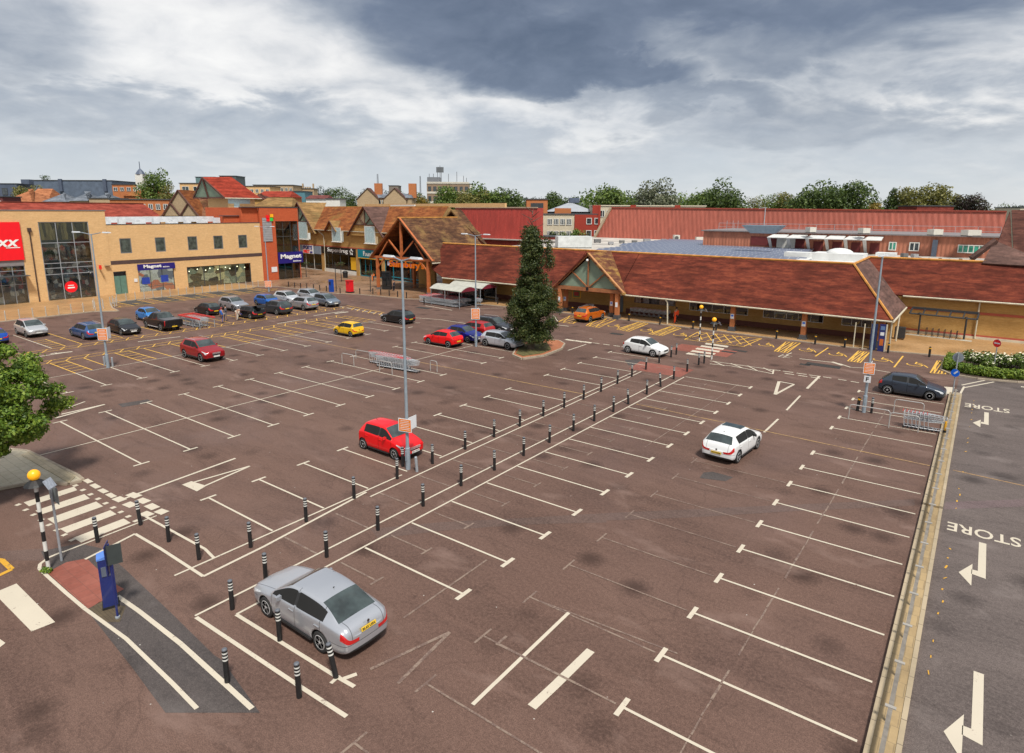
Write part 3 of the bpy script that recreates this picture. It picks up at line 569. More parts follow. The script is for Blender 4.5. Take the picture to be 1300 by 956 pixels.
# ------------------------------------------------------------------ cars
def PAINT(name, col, seams, zlo=.3, zhi=1.0, metal=.0, yl=.55):
    key = name
    if key in MC: return MC[key]
    m, nt, b = nodes(name); tc = N(nt, 'ShaderNodeTexCoord'); s = N(nt, 'ShaderNodeSeparateXYZ'); L(nt, tc.outputs['Object'], s.inputs[0])
    line = None
    for x in seams:
        q = mth(nt, 'LESS_THAN', mth(nt, 'ABSOLUTE', mth(nt, 'SUBTRACT', s.outputs[0], x)), .012); line = q if line is None else mth(nt, 'MAXIMUM', line, q)
    g = mth(nt, 'MULTIPLY', mth(nt, 'GREATER_THAN', s.outputs[2], zlo), mth(nt, 'GREATER_THAN', mth(nt, 'ABSOLUTE', s.outputs[1]), yl)); line = mth(nt, 'MULTIPLY', line, g)
    xb_ = min(seams)-1.0; bl_ = mth(nt, 'MULTIPLY', mth(nt, 'LESS_THAN', mth(nt, 'ABSOLUTE', mth(nt, 'SUBTRACT', s.outputs[2], .56)), .01), mth(nt, 'GREATER_THAN', mth(nt, 'ABSOLUTE', mth(nt, 'ADD', s.outputs[0], 0)), 1.78)); bt_ = mth(nt, 'MULTIPLY', mth(nt, 'MULTIPLY', mth(nt, 'LESS_THAN', mth(nt, 'ABSOLUTE', mth(nt, 'SUBTRACT', mth(nt, 'ABSOLUTE', s.outputs[1]), .56)), .01), mth(nt, 'LESS_THAN', s.outputs[0], -1.75)), mth(nt, 'GREATER_THAN', s.outputs[2], .57)); line = mth(nt, 'MAXIMUM', line, mth(nt, 'MAXIMUM', bl_, bt_))
    hood = mth(nt, 'MULTIPLY', mth(nt, 'LESS_THAN', mth(nt, 'ABSOLUTE', mth(nt, 'SUBTRACT', mth(nt, 'ABSOLUTE', s.outputs[1]), .66)), .009), mth(nt, 'GREATER_THAN', s.outputs[0], seams[0]+.1)); hood = mth(nt, 'MULTIPLY', hood, mth(nt, 'GREATER_THAN', s.outputs[2], .7))
    line = mth(nt, 'MAXIMUM', line, hood)
    base = mix(nt, mrange(nt, noise(nt, tc.outputs['Object'], 1.3, 4), .3, .7, 0, .12), col, tuple(x*.7 for x in col))
    dirt = mth(nt, 'MULTIPLY', mrange(nt, s.outputs[2], .18, .5, .35, 0), noise(nt, tc.outputs['Object'], 4, 4)); base = mix(nt, dirt, base, (.12, .1, .08))
    c = mix(nt, mth(nt, 'MULTIPLY', line, .8), base, tuple(x*.12 for x in col)); L(nt, c, b.inputs['Base Color'])
    b.inputs['Metallic'].default_value = metal; b.inputs['Roughness'].default_value = .32 if metal else .4; b.inputs['Coat Weight'].default_value = .5; b.inputs['Specular IOR Level'].default_value = .3; b.inputs['Coat Roughness'].default_value = .05
    MC[key] = m; return m
black_pl = M('black_plastic', (.022, .022, .023), .55, .2, 6); tyrem = M('tyre_rubber', (.02, .02, .02), .8, .2, 8); alloy = M('alloy', (.5, .5, .5), .35, .08, 5, metal=.25)
carglass = GLASS('car_glass', (.03, .042, .042)); red_l = M('tail_lens', (.5, .012, .012), .15, .15, 9, coat=1.); clear_l = M('head_lens', (.5, .52, .54), .12, .2, 14, coat=1.); arch_m = M('arch_black', (.008, .008, .008), .9)
platey = M('plate_yellow', (.72, .47, .03), .4, .05, 4); platew = M('plate_white', (.7, .7, .66), .4, .05, 4); platek = M('plate_ink', (.02, .02, .02), .5)
KEYS = dict(
 liftback=dict(L=4.66, W=1.81, H=1.46, fo=.9, wb=2.69, hz0=.74, hz1=.97, cowl=1.28, rf=2.02, rr=3.45, rg=4.22, zd=1.06, bf=.93, br=1.0, C=3.72, B=2.42, ty=.9, r=.325),
 hatch=dict(L=4.2, W=1.79, H=1.46, fo=.88, wb=2.6, hz0=.72, hz1=.98, cowl=1.2, rf=1.88, rr=3.68, rg=4.02, zd=1.02, bf=.93, br=1.0, C=3.5, B=2.3, ty=.94, r=.325),
 hatch3=dict(L=3.9, W=1.7, H=1.46, fo=.82, wb=2.48, hz0=.74, hz1=.99, cowl=1.08, rf=1.74, rr=3.22, rg=3.68, zd=1.0, bf=.93, br=1.03, C=3.12, B=2.15, ty=.93, r=.31),
 small=dict(L=3.57, W=1.6, H=1.52, fo=.72, wb=2.39, hz0=.78, hz1=1.03, cowl=.93, rf=1.5, rr=3.1, rg=3.42, zd=1.05, bf=.95, br=1.02, C=3.02, B=1.85, ty=.95, r=.29),
 boxy=dict(L=3.35, W=1.52, H=1.42, fo=.66, wb=2.2, hz0=.74, hz1=.95, cowl=.9, rf=1.45, rr=3.02, rg=3.22, zd=.98, bf=.9, br=.94, C=2.95, B=1.85, ty=.97, r=.28),
 suv=dict(L=4.48, W=1.86, H=1.66, fo=.9, wb=2.67, hz0=.92, hz1=1.14, cowl=1.25, rf=1.98, rr=3.95, rg=4.3, zd=1.15, bf=1.08, br=1.15, C=3.72, B=2.42, ty=.93, r=.36),
 estate=dict(L=4.9, W=1.83, H=1.5, fo=.93, wb=2.83, hz0=.74, hz1=.97, cowl=1.32, rf=2.05, rr=4.3, rg=4.68, zd=1.02, bf=.94, br=.99, C=4.25, B=2.5, ty=.92, r=.33),
 mpv=dict(L=4.4, W=1.82, H=1.6, fo=.88, wb=2.66, hz0=.82, hz1=1.06, cowl=1.02, rf=1.85, rr=3.85, rg=4.2, zd=1.08, bf=.98, br=1.06, C=3.7, B=2.35, ty=.94, r=.32),
 pickup=dict(L=5.3, W=1.9, H=1.8, fo=.95, wb=3.22, hz0=1.02, hz1=1.2, cowl=1.45, rf=2.1, rr=3.3, rg=3.55, zd=1.2, bf=1.13, br=1.16, C=3.25, B=2.55, ty=.985, r=.38, deck=1),
)
CARM = {}
def car_meshes(kind, open_boot=False):
    key = (kind, open_boot)
    if key in CARM: return CARM[key]
    k = KEYS[kind]; Lc, W, H = k['L'], k['W'], k['H']; hw = W/2; zb = .17 if H < 1.6 else .24
    def lerp(a, b, t): return a+(b-a)*max(0, min(1, t))
    def hood(d): return lerp(k['hz0'], k['hz1'], ((d-.1)/(k['cowl']-.1))**.75 if d > .1 else 0)
    st = []   # (d, halfwidth, zbottom, zbelt, yr, zr, zt, tag)
    def nose(d, f, zbm): zt = hood(d); st.append((d, hw*f, zbm, zt-.10, hw*f*.82, zt-.03, zt, 'hood'))
    st.append((0.0, hw*.74, zb+.1, k['hz0']-.16, hw*.62, k['hz0']-.09, k['hz0']-.06, 'hood'))
    nose(.07, .86, zb+.03); nose(.26, .955, zb); nose(.5*k['fo']+.2, .985, zb); nose(k['fo']+.1, 1., zb); nose((k['fo']+k['cowl'])/2+.12, 1., zb)
    cz = k['hz1']; st.append((k['cowl'], hw, zb, k['bf'], hw*.86, cz+.015, cz+.03, 'ws'))
    t = .55; d = lerp(k['cowl'], k['rf'], t); st.append((d, hw, zb, lerp(k['bf'], k['br'], .15), hw*.80, lerp(cz, H-.1, t+.06), lerp(cz, H-.03, t+.05), 'ws'))
    st.append((k['rf'], hw, zb, lerp(k['bf'], k['br'], .3), hw*.735, H-.115, H-.04, 'roof'))
    st.append((k['B']-.04, hw, zb, lerp(k['bf'], k['br'], .45), hw*.725, H-.085, H-.008, 'pil')); st.append((k['B']+.06, hw, zb, lerp(k['bf'], k['br'], .5), hw*.725, H-.083, H-.004, 'roof'))
    if k['C']-k['B'] > 1.1: st.append((k['B']+.6, hw, zb, lerp(k['bf'], k['br'], .75), hw*.72, H-.09, H-.004, 'roof'))
    st.append((k['C'], hw, zb, k['br'], hw*(.70 if kind != 'pickup' else .72), H-.13-(.05 if kind == 'liftback' else 0), H-.03-(.05 if kind == 'liftback' else 0), 'cp'))
    st = [s for s in st]
    if k['rr'] > k['C']+.05: st.append((k['rr'], hw*.99, zb, k['br']+.02, hw*.69, H-.16, H-.065, 'rg'))
    else:
        st[-1] = st[-1][:7]+('rg',)
    if kind == 'liftback': st = [s for s in st if s[7] != 'rg' or s[0] > k['C']]; st.sort(); 
    if kind == 'liftback':
        st = [s for s in st if not (s[0] in (k['C'], k['rr']))]; st.append((k['rr'], hw*.995, zb, k['br'], hw*.70, H-.145, H-.05, 'rgw')); st.append((k['C'], hw*.99, zb, k['br']+.01, hw*.705, H-.235, H-.135, 'rg')); st.sort()
    ty = k['ty']
    if kind == 'pickup':
        st.append((k['rg'], hw, zb, k['br'], hw*.93, k['zd']-.03, k['zd'], 'deck')); st.append((Lc-.8, hw, zb+.02, k['br'], hw*.93, k['zd']-.03, k['zd']+.01, 'deck')); st.append((Lc-.12, hw*.99, zb+.1, k['br'], hw*.93, k['zd']-.03, k['zd']+.01, 'tail')); st.append((Lc-.02, hw*.97, zb+.2, k['br']-.03, hw*.92, k['zd']-.06, k['zd']-.03, 'tail'))
    elif kind == 'liftback':
        st.append((k['rg'], hw*.965, zb, k['br']-.02, hw*.80, k['zd']-.05, k['zd'], 'deck')); st.append((Lc-.2, hw*.93, zb+.03, k['br']-.07, hw*.78, k['zd']-.05, k['zd']-.0, 'tail')); st.append((Lc-.05, hw*.86, zb+.08, k['br']-.17, hw*.75, k['zd']-.14, k['zd']-.1, 'tail')); st.append((Lc, hw*.78, zb+.12, k['br']-.32, hw*.68, k['zd']-.32, k['zd']-.3, 'tail'))
    else:
        st.append((k['rg'], hw*.95*ty/.94, zb+.02, k['br']-.05, hw*.84*ty/.94, k['zd']-.02, k['zd']+.03, 'tail')); st.append((Lc-.07, hw*.90*ty/.94, zb+.06, k['br']-.14, hw*.80, k['zd']-.14, k['zd']-.1, 'tail')); st.append((Lc, hw*.82, zb+.12, k['br']-.32, hw*.7, k['zd']-.36, k['zd']-.34, 'tail'))
    NR = 11; verts = []; rings = []; X = lambda d: k['fo']+k['wb']/2-d   # origin between the axles
    for (d, h, z0, zs, yr, zr, zt, tg) in st:
        half = [(0, z0), (h*.80, z0), (h*.965, z0+.07), (h, z0+.24), (h*.995, lerp(z0, zs, .72)), (h*.985, zs-.05), (h*.945, zs), (yr, zr), (yr*.93, zr+(zt-zr)*.62), (yr*.5, zt-.006), (0, zt)]
        idx = []
        for j, (y, z) in enumerate(half): idx.append(len(verts)); verts.append((X(d), y, z))
        idl = [idx[0]]
        for j, (y, z) in enumerate(half[1:-1], 1): idl.append(len(verts)); verts.append((X(d), -y, z))
        idl.append(idx[-1]); rings.append((idx, idl))
    faces, mats = [], []   # 0 paint 1 black 2 windscreen 3 rear window 4 side windows 5 head 6 tail 7 arch
    n = len(st)
    for i in range(n-1):
        tg = st[i][7]; a, b = rings[i], rings[i+1]; ta, tb = st[i], st[i+1]
        for side in (0, 1):
            for j in range(NR-1):
                q = (a[side][j], b[side][j], b[side][j+1], a[side][j+1]); q = q if side == 1 else q[::-1]; mt = 0
                if j <= 1: mt = 1
                if tg == 'ws' and j >= 8: mt = 2
                if tg in ('rg',) and j >= 8: mt = 3
                if tg == 'rgw' and j >= 8: mt = 3
                if j == 6 and tg in ('ws', 'roof', 'cp') and ta[0] < (k['C'] if kind != 'liftback' else k['C'])-.01: mt = 4
                if j == 6 and tg == 'rgw': mt = 4
                if j == 6 and tg == 'pil': mt = 1
                if i in (1, 2) and j in (5,): mt = 5
                if i == 1 and j in (4, 5): mt = 5
                if tg == 'tail' and j in (4, 5) and i >= n-3: mt = 6
                if kind == 'pickup' and tg == 'tail': mt = 6 if j in (3, 4, 5) else mt
                if kind == 'pickup' and tg == 'deck' and j >= 8: mt = 1
                faces.append(q); mats.append(mt)
    for end, ri in ((0, 0), (1, n-1)):
        idx, idl = rings[ri]; cols = [idx]; d = st[ri][0]; bul = .05 if end == 0 else -.035
        for fcol in (.5, 0., -.5):
            c = []
            for j in range(NR):
                if j in (0, NR-1): c.append(idx[j]); continue
                v = verts[idx[j]]; c.append(len(verts)); verts.append((v[0]+bul*(1-fcol*fcol), v[1]*fcol, v[2]+(verts[idx[-1]][2]-v[2])*(.0)))
            cols.append(c)
        cols.append(idl)
        for ci, (a, b) in enumerate(zip(cols, cols[1:])):
            for j in range(NR-1):
                q = [a[j], a[j+1], b[j+1], b[j]]; q2 = []
                for t_ in q:
                    if t_ not in q2: q2.append(t_)
                if end == 1: q2 = q2[::-1]
                q2 = q2[::-1]
                mt = 0
                if end == 0: mt = 1 if j <= 1 or (j in (3, 4) and ci in (1, 2)) else (1 if j == 3 and ci in (1, 2) else 0)
                else: mt = 1 if j <= 1 else 0
                if end == 1 and j in ((4, 5) if kind != 'liftback' else (4, 5)) and ci in (0, 3) and kind != 'pickup': mt = 6
                faces.append(tuple(q2)); mats.append(mt)
    me = bpy.data.meshes.new('cage'); me.from_pydata(verts, [], faces); 
    for i in range(8): me.materials.append([black_pl, black_pl, carglass, carglass, carglass, clear_l, red_l, arch_m][i])
    me.polygons.foreach_set('material_index', mats); me.update()
    bm = bmesh.new(); bm.from_mesh(me); bmesh.ops.recalc_face_normals(bm, faces=bm.faces); bm.to_mesh(me); bm.free()
    # crease round the window openings so they stay crisp
    cr_ = me.attributes.new('crease_edge', 'FLOAT', 'EDGE'); em = {}
    for p in me.polygons:
        for e in p.edge_keys: em.setdefault(e, set()).add(p.material_index)
    for e in me.edges:
        s_ = em.get(tuple(sorted(e.vertices)), set()); cr_.data[e.index].value = .8 if len(s_) > 1 and (s_ & {2, 3, 4, 5, 6}) else 0.
    cv_ = me.attributes.new('crease_vert', 'FLOAT', 'POINT'); vc = {}
    for p in me.polygons:
        if p.material_index in (2, 3, 4, 6):
            for v_ in p.vertices: vc.setdefault((v_, p.material_index), []).append(1)
    for (v_, mi_), q_ in vc.items():
        if len(q_) == 1: cv_.data[v_].value = .72
    o = bpy.data.objects.new('cage', me); COL.objects.link(o); md = o.modifiers.new('s', 'SUBSURF'); md.levels = 2
    cb = MB(); r = k['r']+.05
    for sx in (1, -1):
        for sy_ in (1, -1):
            y0 = sy_*(hw-.27); y1 = sy_*(hw+.3); a, b = min(y0, y1), max(y0, y1); cb.lathe([(r, a), (r, b)], (sx*k['wb']/2, 0, k['r']+.015), 24, axis='y')
    co = build('cut', cb, arch_m); bmx = bmesh.new(); bmx.from_mesh(co.data); bmesh.ops.recalc_face_normals(bmx, faces=bmx.faces); bmx.to_mesh(co.data); bmx.free()
    bo = o.modifiers.new('b', 'BOOLEAN'); bo.object = co; bo.operation = 'DIFFERENCE'; bo.solver = 'EXACT'
    try: bo.material_mode = 'TRANSFER'
    except Exception: pass
    dg = bpy.context.evaluated_depsgraph_get(); ev = bpy.data.meshes.new_from_object(o.evaluated_get(dg)); bpy.data.objects.remove(o); bpy.data.objects.remove(co)
    nm = [m_.name if m_ else '' for m_ in ev.materials]; am = [i for i, q in enumerate(nm) if q == arch_m.name]
    groups = {}
    for p in ev.polygons:
        mi = p.material_index; mi = 7 if mi in am or mi > 7 else mi; groups.setdefault(mi, []).append(tuple(p.vertices))
    V = [tuple(v.co) for v in ev.vertices]
    def sub(fs, mt=None):
        mp, vs, ff = {}, [], []
        for f in fs:
            q = []
            for i in f:
                if i not in mp: mp[i] = len(vs); vs.append(V[i])
                q.append(mp[i])
            ff.append(tuple(q))
        m_ = bpy.data.meshes.new('car_part'); m_.from_pydata(vs, [], ff); m_.polygons.foreach_set('use_smooth', [True]*len(ff))
        if mt: m_.polygons.foreach_set('material_index', mt)
        return m_
    bodyf = [f for g_ in (0, 1, 7) for f in groups.get(g_, [])]; bodym = [i for i, g_ in enumerate((0, 1, 7)) for f in groups.get(g_, [])]
    res = dict(body=sub(bodyf, bodym))
    def split(fs, cond): return [f for f in fs if cond(f)]
    cx_ = lambda f: sum(V[i][1] for i in f)/len(f)
    for nme, mi in (('windscreen', 2), ('rear_window', 3)):
        if groups.get(mi): res[nme] = [sub(groups[mi])]
    xb = X(k['B']+.01)
    side = groups.get(4, []); cxx = lambda f: sum(V[i][0] for i in f)/len(f)
    res['side_window'] = [sub(s_) for s_ in (split(side, lambda f: cx_(f) > 0 and cxx(f) > xb), split(side, lambda f: cx_(f) > 0 and cxx(f) <= xb), split(side, lambda f: cx_(f) < 0 and cxx(f) > xb), split(side, lambda f: cx_(f) < 0 and cxx(f) <= xb)) if s_]
    for nme, mi in (('headlight', 5), ('tail_light', 6)):
        fs = groups.get(mi, []); res[nme] = [sub(s_) for s_ in (split(fs, lambda f: cx_(f) > 0), split(fs, lambda f: cx_(f) < 0)) if s_]
    def pm(mb, mats_=None, smooth=True):
        m_ = bpy.data.meshes.new('car_part'); m_.from_pydata(mb.v, [], mb.f); m_.polygons.foreach_set('use_smooth', [smooth]*len(mb.f)); m_.polygons.foreach_set('material_index', mb.m); return m_
    ty_ = MB(); R = k['r']; ty_.lathe([(R*.66, -.1), (R*.93, -.105), (R, -.07), (R, .07), (R*.93, .105), (R*.66, .1)], n=28, axis='y'); res['tyre'] = pm(ty_)
    rm = MB(); R2 = R*.69; rm.lathe([(R2, .07), (R2, .1), (R2*.9, .108), (R2*.87, .05), (R2*.2, .05)], n=28, axis='y')
    for q in range(5):
        a = 2*math.pi*q/5+.3
        for da in (-.13, .13):
            u = Vector((math.cos(a+da), 0, math.sin(a+da))); v_ = Vector((-math.sin(a), 0, math.cos(a))); rm.hexa([tuple(u*R2*.9*t_+v_*wd+Vector((0, yy, 0))) for yy in (.055, .1) for t_, wd in ((.16, -.02), (1., -.022), (1., .022), (.16, .02))])
    rm.lathe([(R2*.2, .05), (R2*.2, .105), (.01, .108)], n=12, axis='y'); res['rim'] = pm(rm, smooth=False)
    mi_ = MB(); mi_.hexa([(-.06, 0, 0), (.08, 0, .01), (.05, .19, 0), (-.05, .19, .01), (-.06, 0, .12), (.06, 0, .12), (.03, .18, .12), (-.05, .18, .12)]); res['mirror'] = pm(mi_, smooth=False)
    hd = MB(); hd.b2(-.11, .11, -.012, .022, -.018, .018); res['handle'] = pm(hd, smooth=False)
    gr = MB()
    for q in range(3): gr.b2(0, .02, -.34, .34, q*.05, q*.05+.018)
    res['grille'] = pm(gr, smooth=False)
    wp = MB(); wp.tube((0, -.55, 0), (.03, .0, .0), .012); wp.tube((0, .05, 0), (.03, .6, .0), .012); res['wiper'] = pm(wp)
    CARM[key] = (k, res, X); return CARM[key]
def plate_mesh(reg, back):
    mb = MB(); mb.b2(0, .02, -.26, .26, -.056, .056, 0)
    if reg: text_on(mb, reg, .1, (.022, 0, 0), (0, 1, 0), (0, 0, 1), .001, 1, fit=(.46, .07), bold=.004)
    return mb
ALL_CARS = []
def car(kind, label, col, rear=None, front=None, side='L', at=None, hd=None, metal=.3, reg=None, name='parked_car', cat='car', boot=False, sunroof=False, rails=False, handles=True, doors=4):
    k, res, X = car_meshes(kind)
    if at is None:
        a, b = Vector(G(*rear)), Vector(G(*front)); h = math.atan2(b.y-a.y, b.x-a.x)
        if hd is not None: h = R_(hd)
        mid = (a+b)/2; f = Vector((math.cos(h), math.sin(h))); lf = Vector((-f.y, f.x)); c = mid+lf*(-(k['W']/2-.1) if side == 'L' else (k['W']/2-.1))
    else: c = Vector(at); h = R_(hd)
    root = local(name, label, cat, 'cars parked in the shopping car park')
    seams = [X(k['cowl']-.02)+.0, X(k['B']+.01)]+([X(k['C']-.1 if kind in ('suv', 'mpv', 'estate', 'liftback') else k['C']-.06)] if doors == 4 else [])
    pm_ = PAINT('car_paint_%s_%s_%d' % (kind, '%02x%02x%02x' % tuple(int(min(1, x)*255) for x in col), doors), col, seams, metal=metal)
    def add(nm, me, mt, par, loc=(0, 0, 0), rz=0., sc_=None):
        me2 = me.copy() if me.users and len(me.materials) and me.materials[0] is not (mt[0] if isinstance(mt, list) else mt) else me
        me2.materials.clear()
        for q in (mt if isinstance(mt, list) else [mt]): me2.materials.append(q)
        o = bpy.data.objects.new(nm, me2); COL.objects.link(o); o.parent = par; o.location = loc; o.rotation_euler = (0, 0, rz)
        if sc_: o.scale = sc_
        return o
    mi = [p.material_index for p in res['body'].polygons]; bme = res['body'].copy(); bme.materials.clear()
    for q in (pm_, black_pl, arch_m): bme.materials.append(q)
    bme.polygons.foreach_set('material_index', mi); b = bpy.data.objects.new('body', bme); COL.objects.link(b); b.parent = root
    for nm in ('windscreen', 'rear_window', 'side_window'):
        for me in res.get(nm, []): add(nm, me, carglass, root)
    for nm, mt in (('headlight', clear_l), ('tail_light', red_l)):
        for me in res.get(nm, []): add(nm, me, mt, root)
    for sx in (1, -1):
        for sy_ in (1, -1):
            wl = add('wheel', res['tyre'], tyrem, root, (sx*k['wb']/2, sy_*(k['W']/2-.115), k['r']), 0 if sy_ > 0 else math.pi); add('rim', res['rim'], alloy, wl)
    for s_ in (1, -1):
        add('wing_mirror', res['mirror'], black_pl if metal < .05 else pm_, root, (X(k['cowl']+.42), s_*(k['W']/2*.93), k['bf']+.0), 0, (1, s_, 1))
        if handles:
            for d in ([k['B']-.16, k['C']-.24] if doors == 4 else [k['B']-.16]): add('door_handle', res['handle'], pm_, b, (X(d), s_*(k['W']/2*.988), k['bf']-.12), 0, (1, s_, 1))
    add('grille', res['grille'], alloy if metal else black_pl, root, (X(-.045), 0, k['hz0']-.22))
    zf = .42 if k['H'] < 1.6 else .5; pf = plate_mesh(reg, False); build('number_plate', pf, [platew, platek], root).location = (X(-.055), 0, zf)
    zr_ = {'liftback': .84, 'hatch': .56, 'hatch3': .56, 'small': .6, 'boxy': .55, 'suv': .78, 'estate': .74, 'mpv': .7, 'pickup': .52}[kind]; xr = k['L']+(.045 if kind != 'liftback' else .03)
    o = build('number_plate', plate_mesh(reg, True), [platey, platek], root); o.location = (X(xr-(.01 if kind == 'liftback' else 0)), 0, zr_); o.rotation_euler = (0, R_(-14) if kind == 'liftback' else 0, math.pi); 
    if kind == 'liftback': o.rotation_euler = (0, R_(-12), math.pi)
    e = MB(); e.lathe([(.001, 0), (.045, .0), (.045, .015), (.001, .02)], n=14, axis='y'); o = build('badge', e, M('badge_chrome', (.3, .3, .3), .25, .05, 4, metal=1), root); o.rotation_euler = (0, 0, R_(90)); o.location = (X(xr-.02), 0, zr_+.17)
    an = MB(); an.tube((0, 0, 0), (-.06, 0, .05), .02, .006); o = build('aerial', an, black_pl, root); o.location = (X(k['rr']-.3 if kind != 'pickup' else k['B']), 0, k['H']-.02)
    if kind not in ('pickup',):
        for s_ in (1, -1):
            sk = MB(); sk.b2(X(k['fo']+.42), X(k['fo']+k['wb']-.42), s_*k['W']/2*.96-.02, s_*k['W']/2*.96+.03, .2 if k['H'] < 1.6 else .27, .27 if k['H'] < 1.6 else .38)
            build('sill_trim', sk, black_pl, root)
    if sunroof: q = MB(); q.b2(X(k['rf']+.62), X(k['rf']+.06), -.5, .5, k['H']-.03, k['H']+.004); build('sunroof', q, carglass, root)
    if rails or kind in ('suv', 'estate'):
        for s_ in (1, -1):
            q = MB(); q.path([(X(k['rf']+.15), s_*k['W']/2*.66, k['H']-.03), (X(k['rf']+.25), s_*k['W']/2*.66, k['H']+.025), (X(k['rr']-.25), s_*k['W']/2*.65, k['H']+.015), (X(k['rr']-.1), s_*k['W']/2*.65, k['H']-.05)], .014)
            build('roof_rail', q, alloy, root)
    if boot:
        q = MB(); x0 = X(k['rr']-.05); q.hexa([(x0, -.6, k['H']-.06), (x0, .6, k['H']-.06), (x0-.8, .55, k['H']+.12), (x0-.8, -.55, k['H']+.12), (x0, -.6, k['H']-.0), (x0, .6, k['H']-.0), (x0-.8, .55, k['H']+.2), (x0-.8, -.55, k['H']+.2)]); q.hexa([(x0-.8, -.55, k['H']+.12), (x0-.8, .55, k['H']+.12), (x0-1.05, .52, k['H']-.1), (x0-1.05, -.52, k['H']-.1), (x0-.8, -.55, k['H']+.2), (x0-.8, .55, k['H']+.2), (x0-1.1, .52, k['H']-.05), (x0-1.1, -.52, k['H']-.05)]); build('open_tailgate', q, pm_, root)
        q = MB(); xh = X(k['cowl']+.1); q.hexa([(xh, .86, .3), (xh-.45, 1.7, .3), (xh-.5, 1.67, .3), (xh-.05, .84, .3), (xh, .84, .95), (xh-.45, 1.62, .95), (xh-.5, 1.6, .95), (xh-.05, .82, .95)]); q.path([(xh-.05, .84, .95), (xh-.3, 1.1, 1.35), (xh-.5, 1.55, 1.35), (xh-.48, 1.62, .95)], .025); build('open_door', q, pm_, root)
    if kind == 'pickup':
        q = MB(); q.b2(X(k['L']-.1), X(k['rg']+.1), -.8, .8, k['zd'], k['zd']+.03); build('bed_cover', q, M('bed_cover_grey', (.12, .12, .13), .4), root)
        q = MB(); q.path([(X(k['fo']+.5), .93, .35), (X(k['fo']+k['wb']-.55), .93, .35)], .04); q.path([(X(k['fo']+.5), -.93, .35), (X(k['fo']+k['wb']-.55), -.93, .35)], .04); build('side_step', q, alloy, root)
    put(root, c.x, c.y, .005, h); ALL_CARS.append(root); return root
SIL = (.47, .49, .53); WHT = (.72, .73, .73); RED = (.7, .006, .006); BLK = (.012, .012, .014)
car('liftback', 'large silver saloon with BL65 UFA plate nearest the camera beside two striped bollards', SIL, (409.8, 826.7), (341.3, 781.3), 'L', metal=.55, reg='BL65 UFA')
car('small', 'small bright red hatchback parked against the central lamp post with orange sign', (.8, .004, .008), (461.4, 569.2), (502.8, 583.5), 'R', metal=.1, reg='RJ11 KXO')
car('hatch', 'white hatchback with dark sunroof driving between the right-hand bays', WHT, (936, 586.9), (959.1, 569.9), 'R', metal=0., reg='LD15 NGE', sunroof=True, name='moving_car')
car('hatch3', 'white three-door hatchback parked at the far end of the bollard walkway', WHT, (795.7, 447.7), (830, 453.5), 'R', metal=0., doors=2)
car('hatch3', 'dark blue-grey hatchback beside the lamp post and the end of the kerb island', (.045, .06, .085), (1125.4, 499.9), (1179.8, 508.2), 'R', metal=.5)
car('suv', 'bright orange crossover parked by the green gable porch of the store', (.62, .14, .01), (749.2, 410.7), (763.8, 404.5), 'R', metal=.3, hd=88, at=None)
car('boxy', 'tiny bright yellow hatchback alone near the middle of the car park', (.72, .42, .004), (446, 428.5), (427.3, 424.4), 'L', metal=0., hd=180)
car('hatch', 'black hatchback with red tail lights standing behind the central lamp post', BLK, (509.6, 411.9), (488.6, 408.8), 'L', metal=.2, hd=180)
car('hatch3', 'bright red hatchback nose left beside the blue car in the middle row', (.78, .004, .006), (570.6, 441.6), (543.2, 436.9), 'L', metal=.1, hd=180)
car('hatch3', 'royal blue hatchback between the bright red hatchback and the orange signed lamp post', (.008, .018, .25), (570, 431), (594, 435.4), 'R', metal=.4, hd=0)
car('hatch', 'silver-white hatchback facing the conifer in the middle row', (.55, .58, .62), (614.8, 439.1), (646.3, 444.1), 'R', metal=.5, hd=0)
car('hatch', 'red hatchback hidden between the silver-white hatchback and the dark estate', (.42, .012, .012), at=(-40.8, 48.6), hd=180, metal=.2)
car('estate', 'dark grey estate car left of the conifer, farthest in its row', (.05, .055, .065), at=(-40.6, 51.4), hd=0, metal=.5)
car('suv', 'dark red sport utility car standing across the yellow hatched bays', (.36, .008, .014), (234.5, 453.8), (257.0, 459.8), 'R', metal=.35, hd=0)
car('pickup', 'black pickup truck with covered bed next to the red trolleys', BLK, (205.4, 420.7), (186, 415.6), 'L', metal=.3, hd=180, name='pickup_truck', cat='pickup')
car('hatch3', 'bright sky blue hatchback behind the black pickup truck', (.02, .22, .62), at=(-75.6, 32.4), hd=0, metal=.3, doors=2)
car('hatch', 'black hatchback facing right between the blue estate and the pickup', BLK, (140.8, 421.7), (154.3, 426), 'R', metal=.2, hd=0)
car('estate', 'mid blue estate car behind the left lamp post with orange sign', (.05, .13, .33), (108.6, 431.5), (90.7, 426.5), 'L', metal=.5, hd=180)
car('mpv', 'pale silver people carrier facing right near the left edge of the car park', (.62, .63, .64), (20.2, 424), (36.7, 429.4), 'R', metal=.6, hd=0)
car('hatch', 'deep blue hatchback cut by the left edge, seen from behind', (.012, .08, .42), at=(-74.3, 17.6), hd=180, metal=.4)
car('hatch3', 'black hatchback beside the two shoppers and the red trolleys', BLK, (263.5, 401.4), (250.6, 397.9), 'L', metal=.2, hd=180)
car('suv', 'silver sport utility car behind the black car with the open tailgate', (.40, .42, .46), at=(-75.3, 42.4), hd=0, metal=.6)
car('hatch', 'black hatchback with its tailgate and a door open', BLK, (316.5, 405.7), (304, 402.0), 'L', metal=.2, hd=180, boot=True)
car('hatch', 'blue hatchback between two silver cars in the far row', (.01, .13, .5), at=(-75.4, 47.2), hd=0, metal=.4)
car('suv', 'dark grey sport utility car seen from behind in the far row', (.06, .07, .08), (349.6, 400.7), (337.5, 396.6), 'L', metal=.5, hd=180)
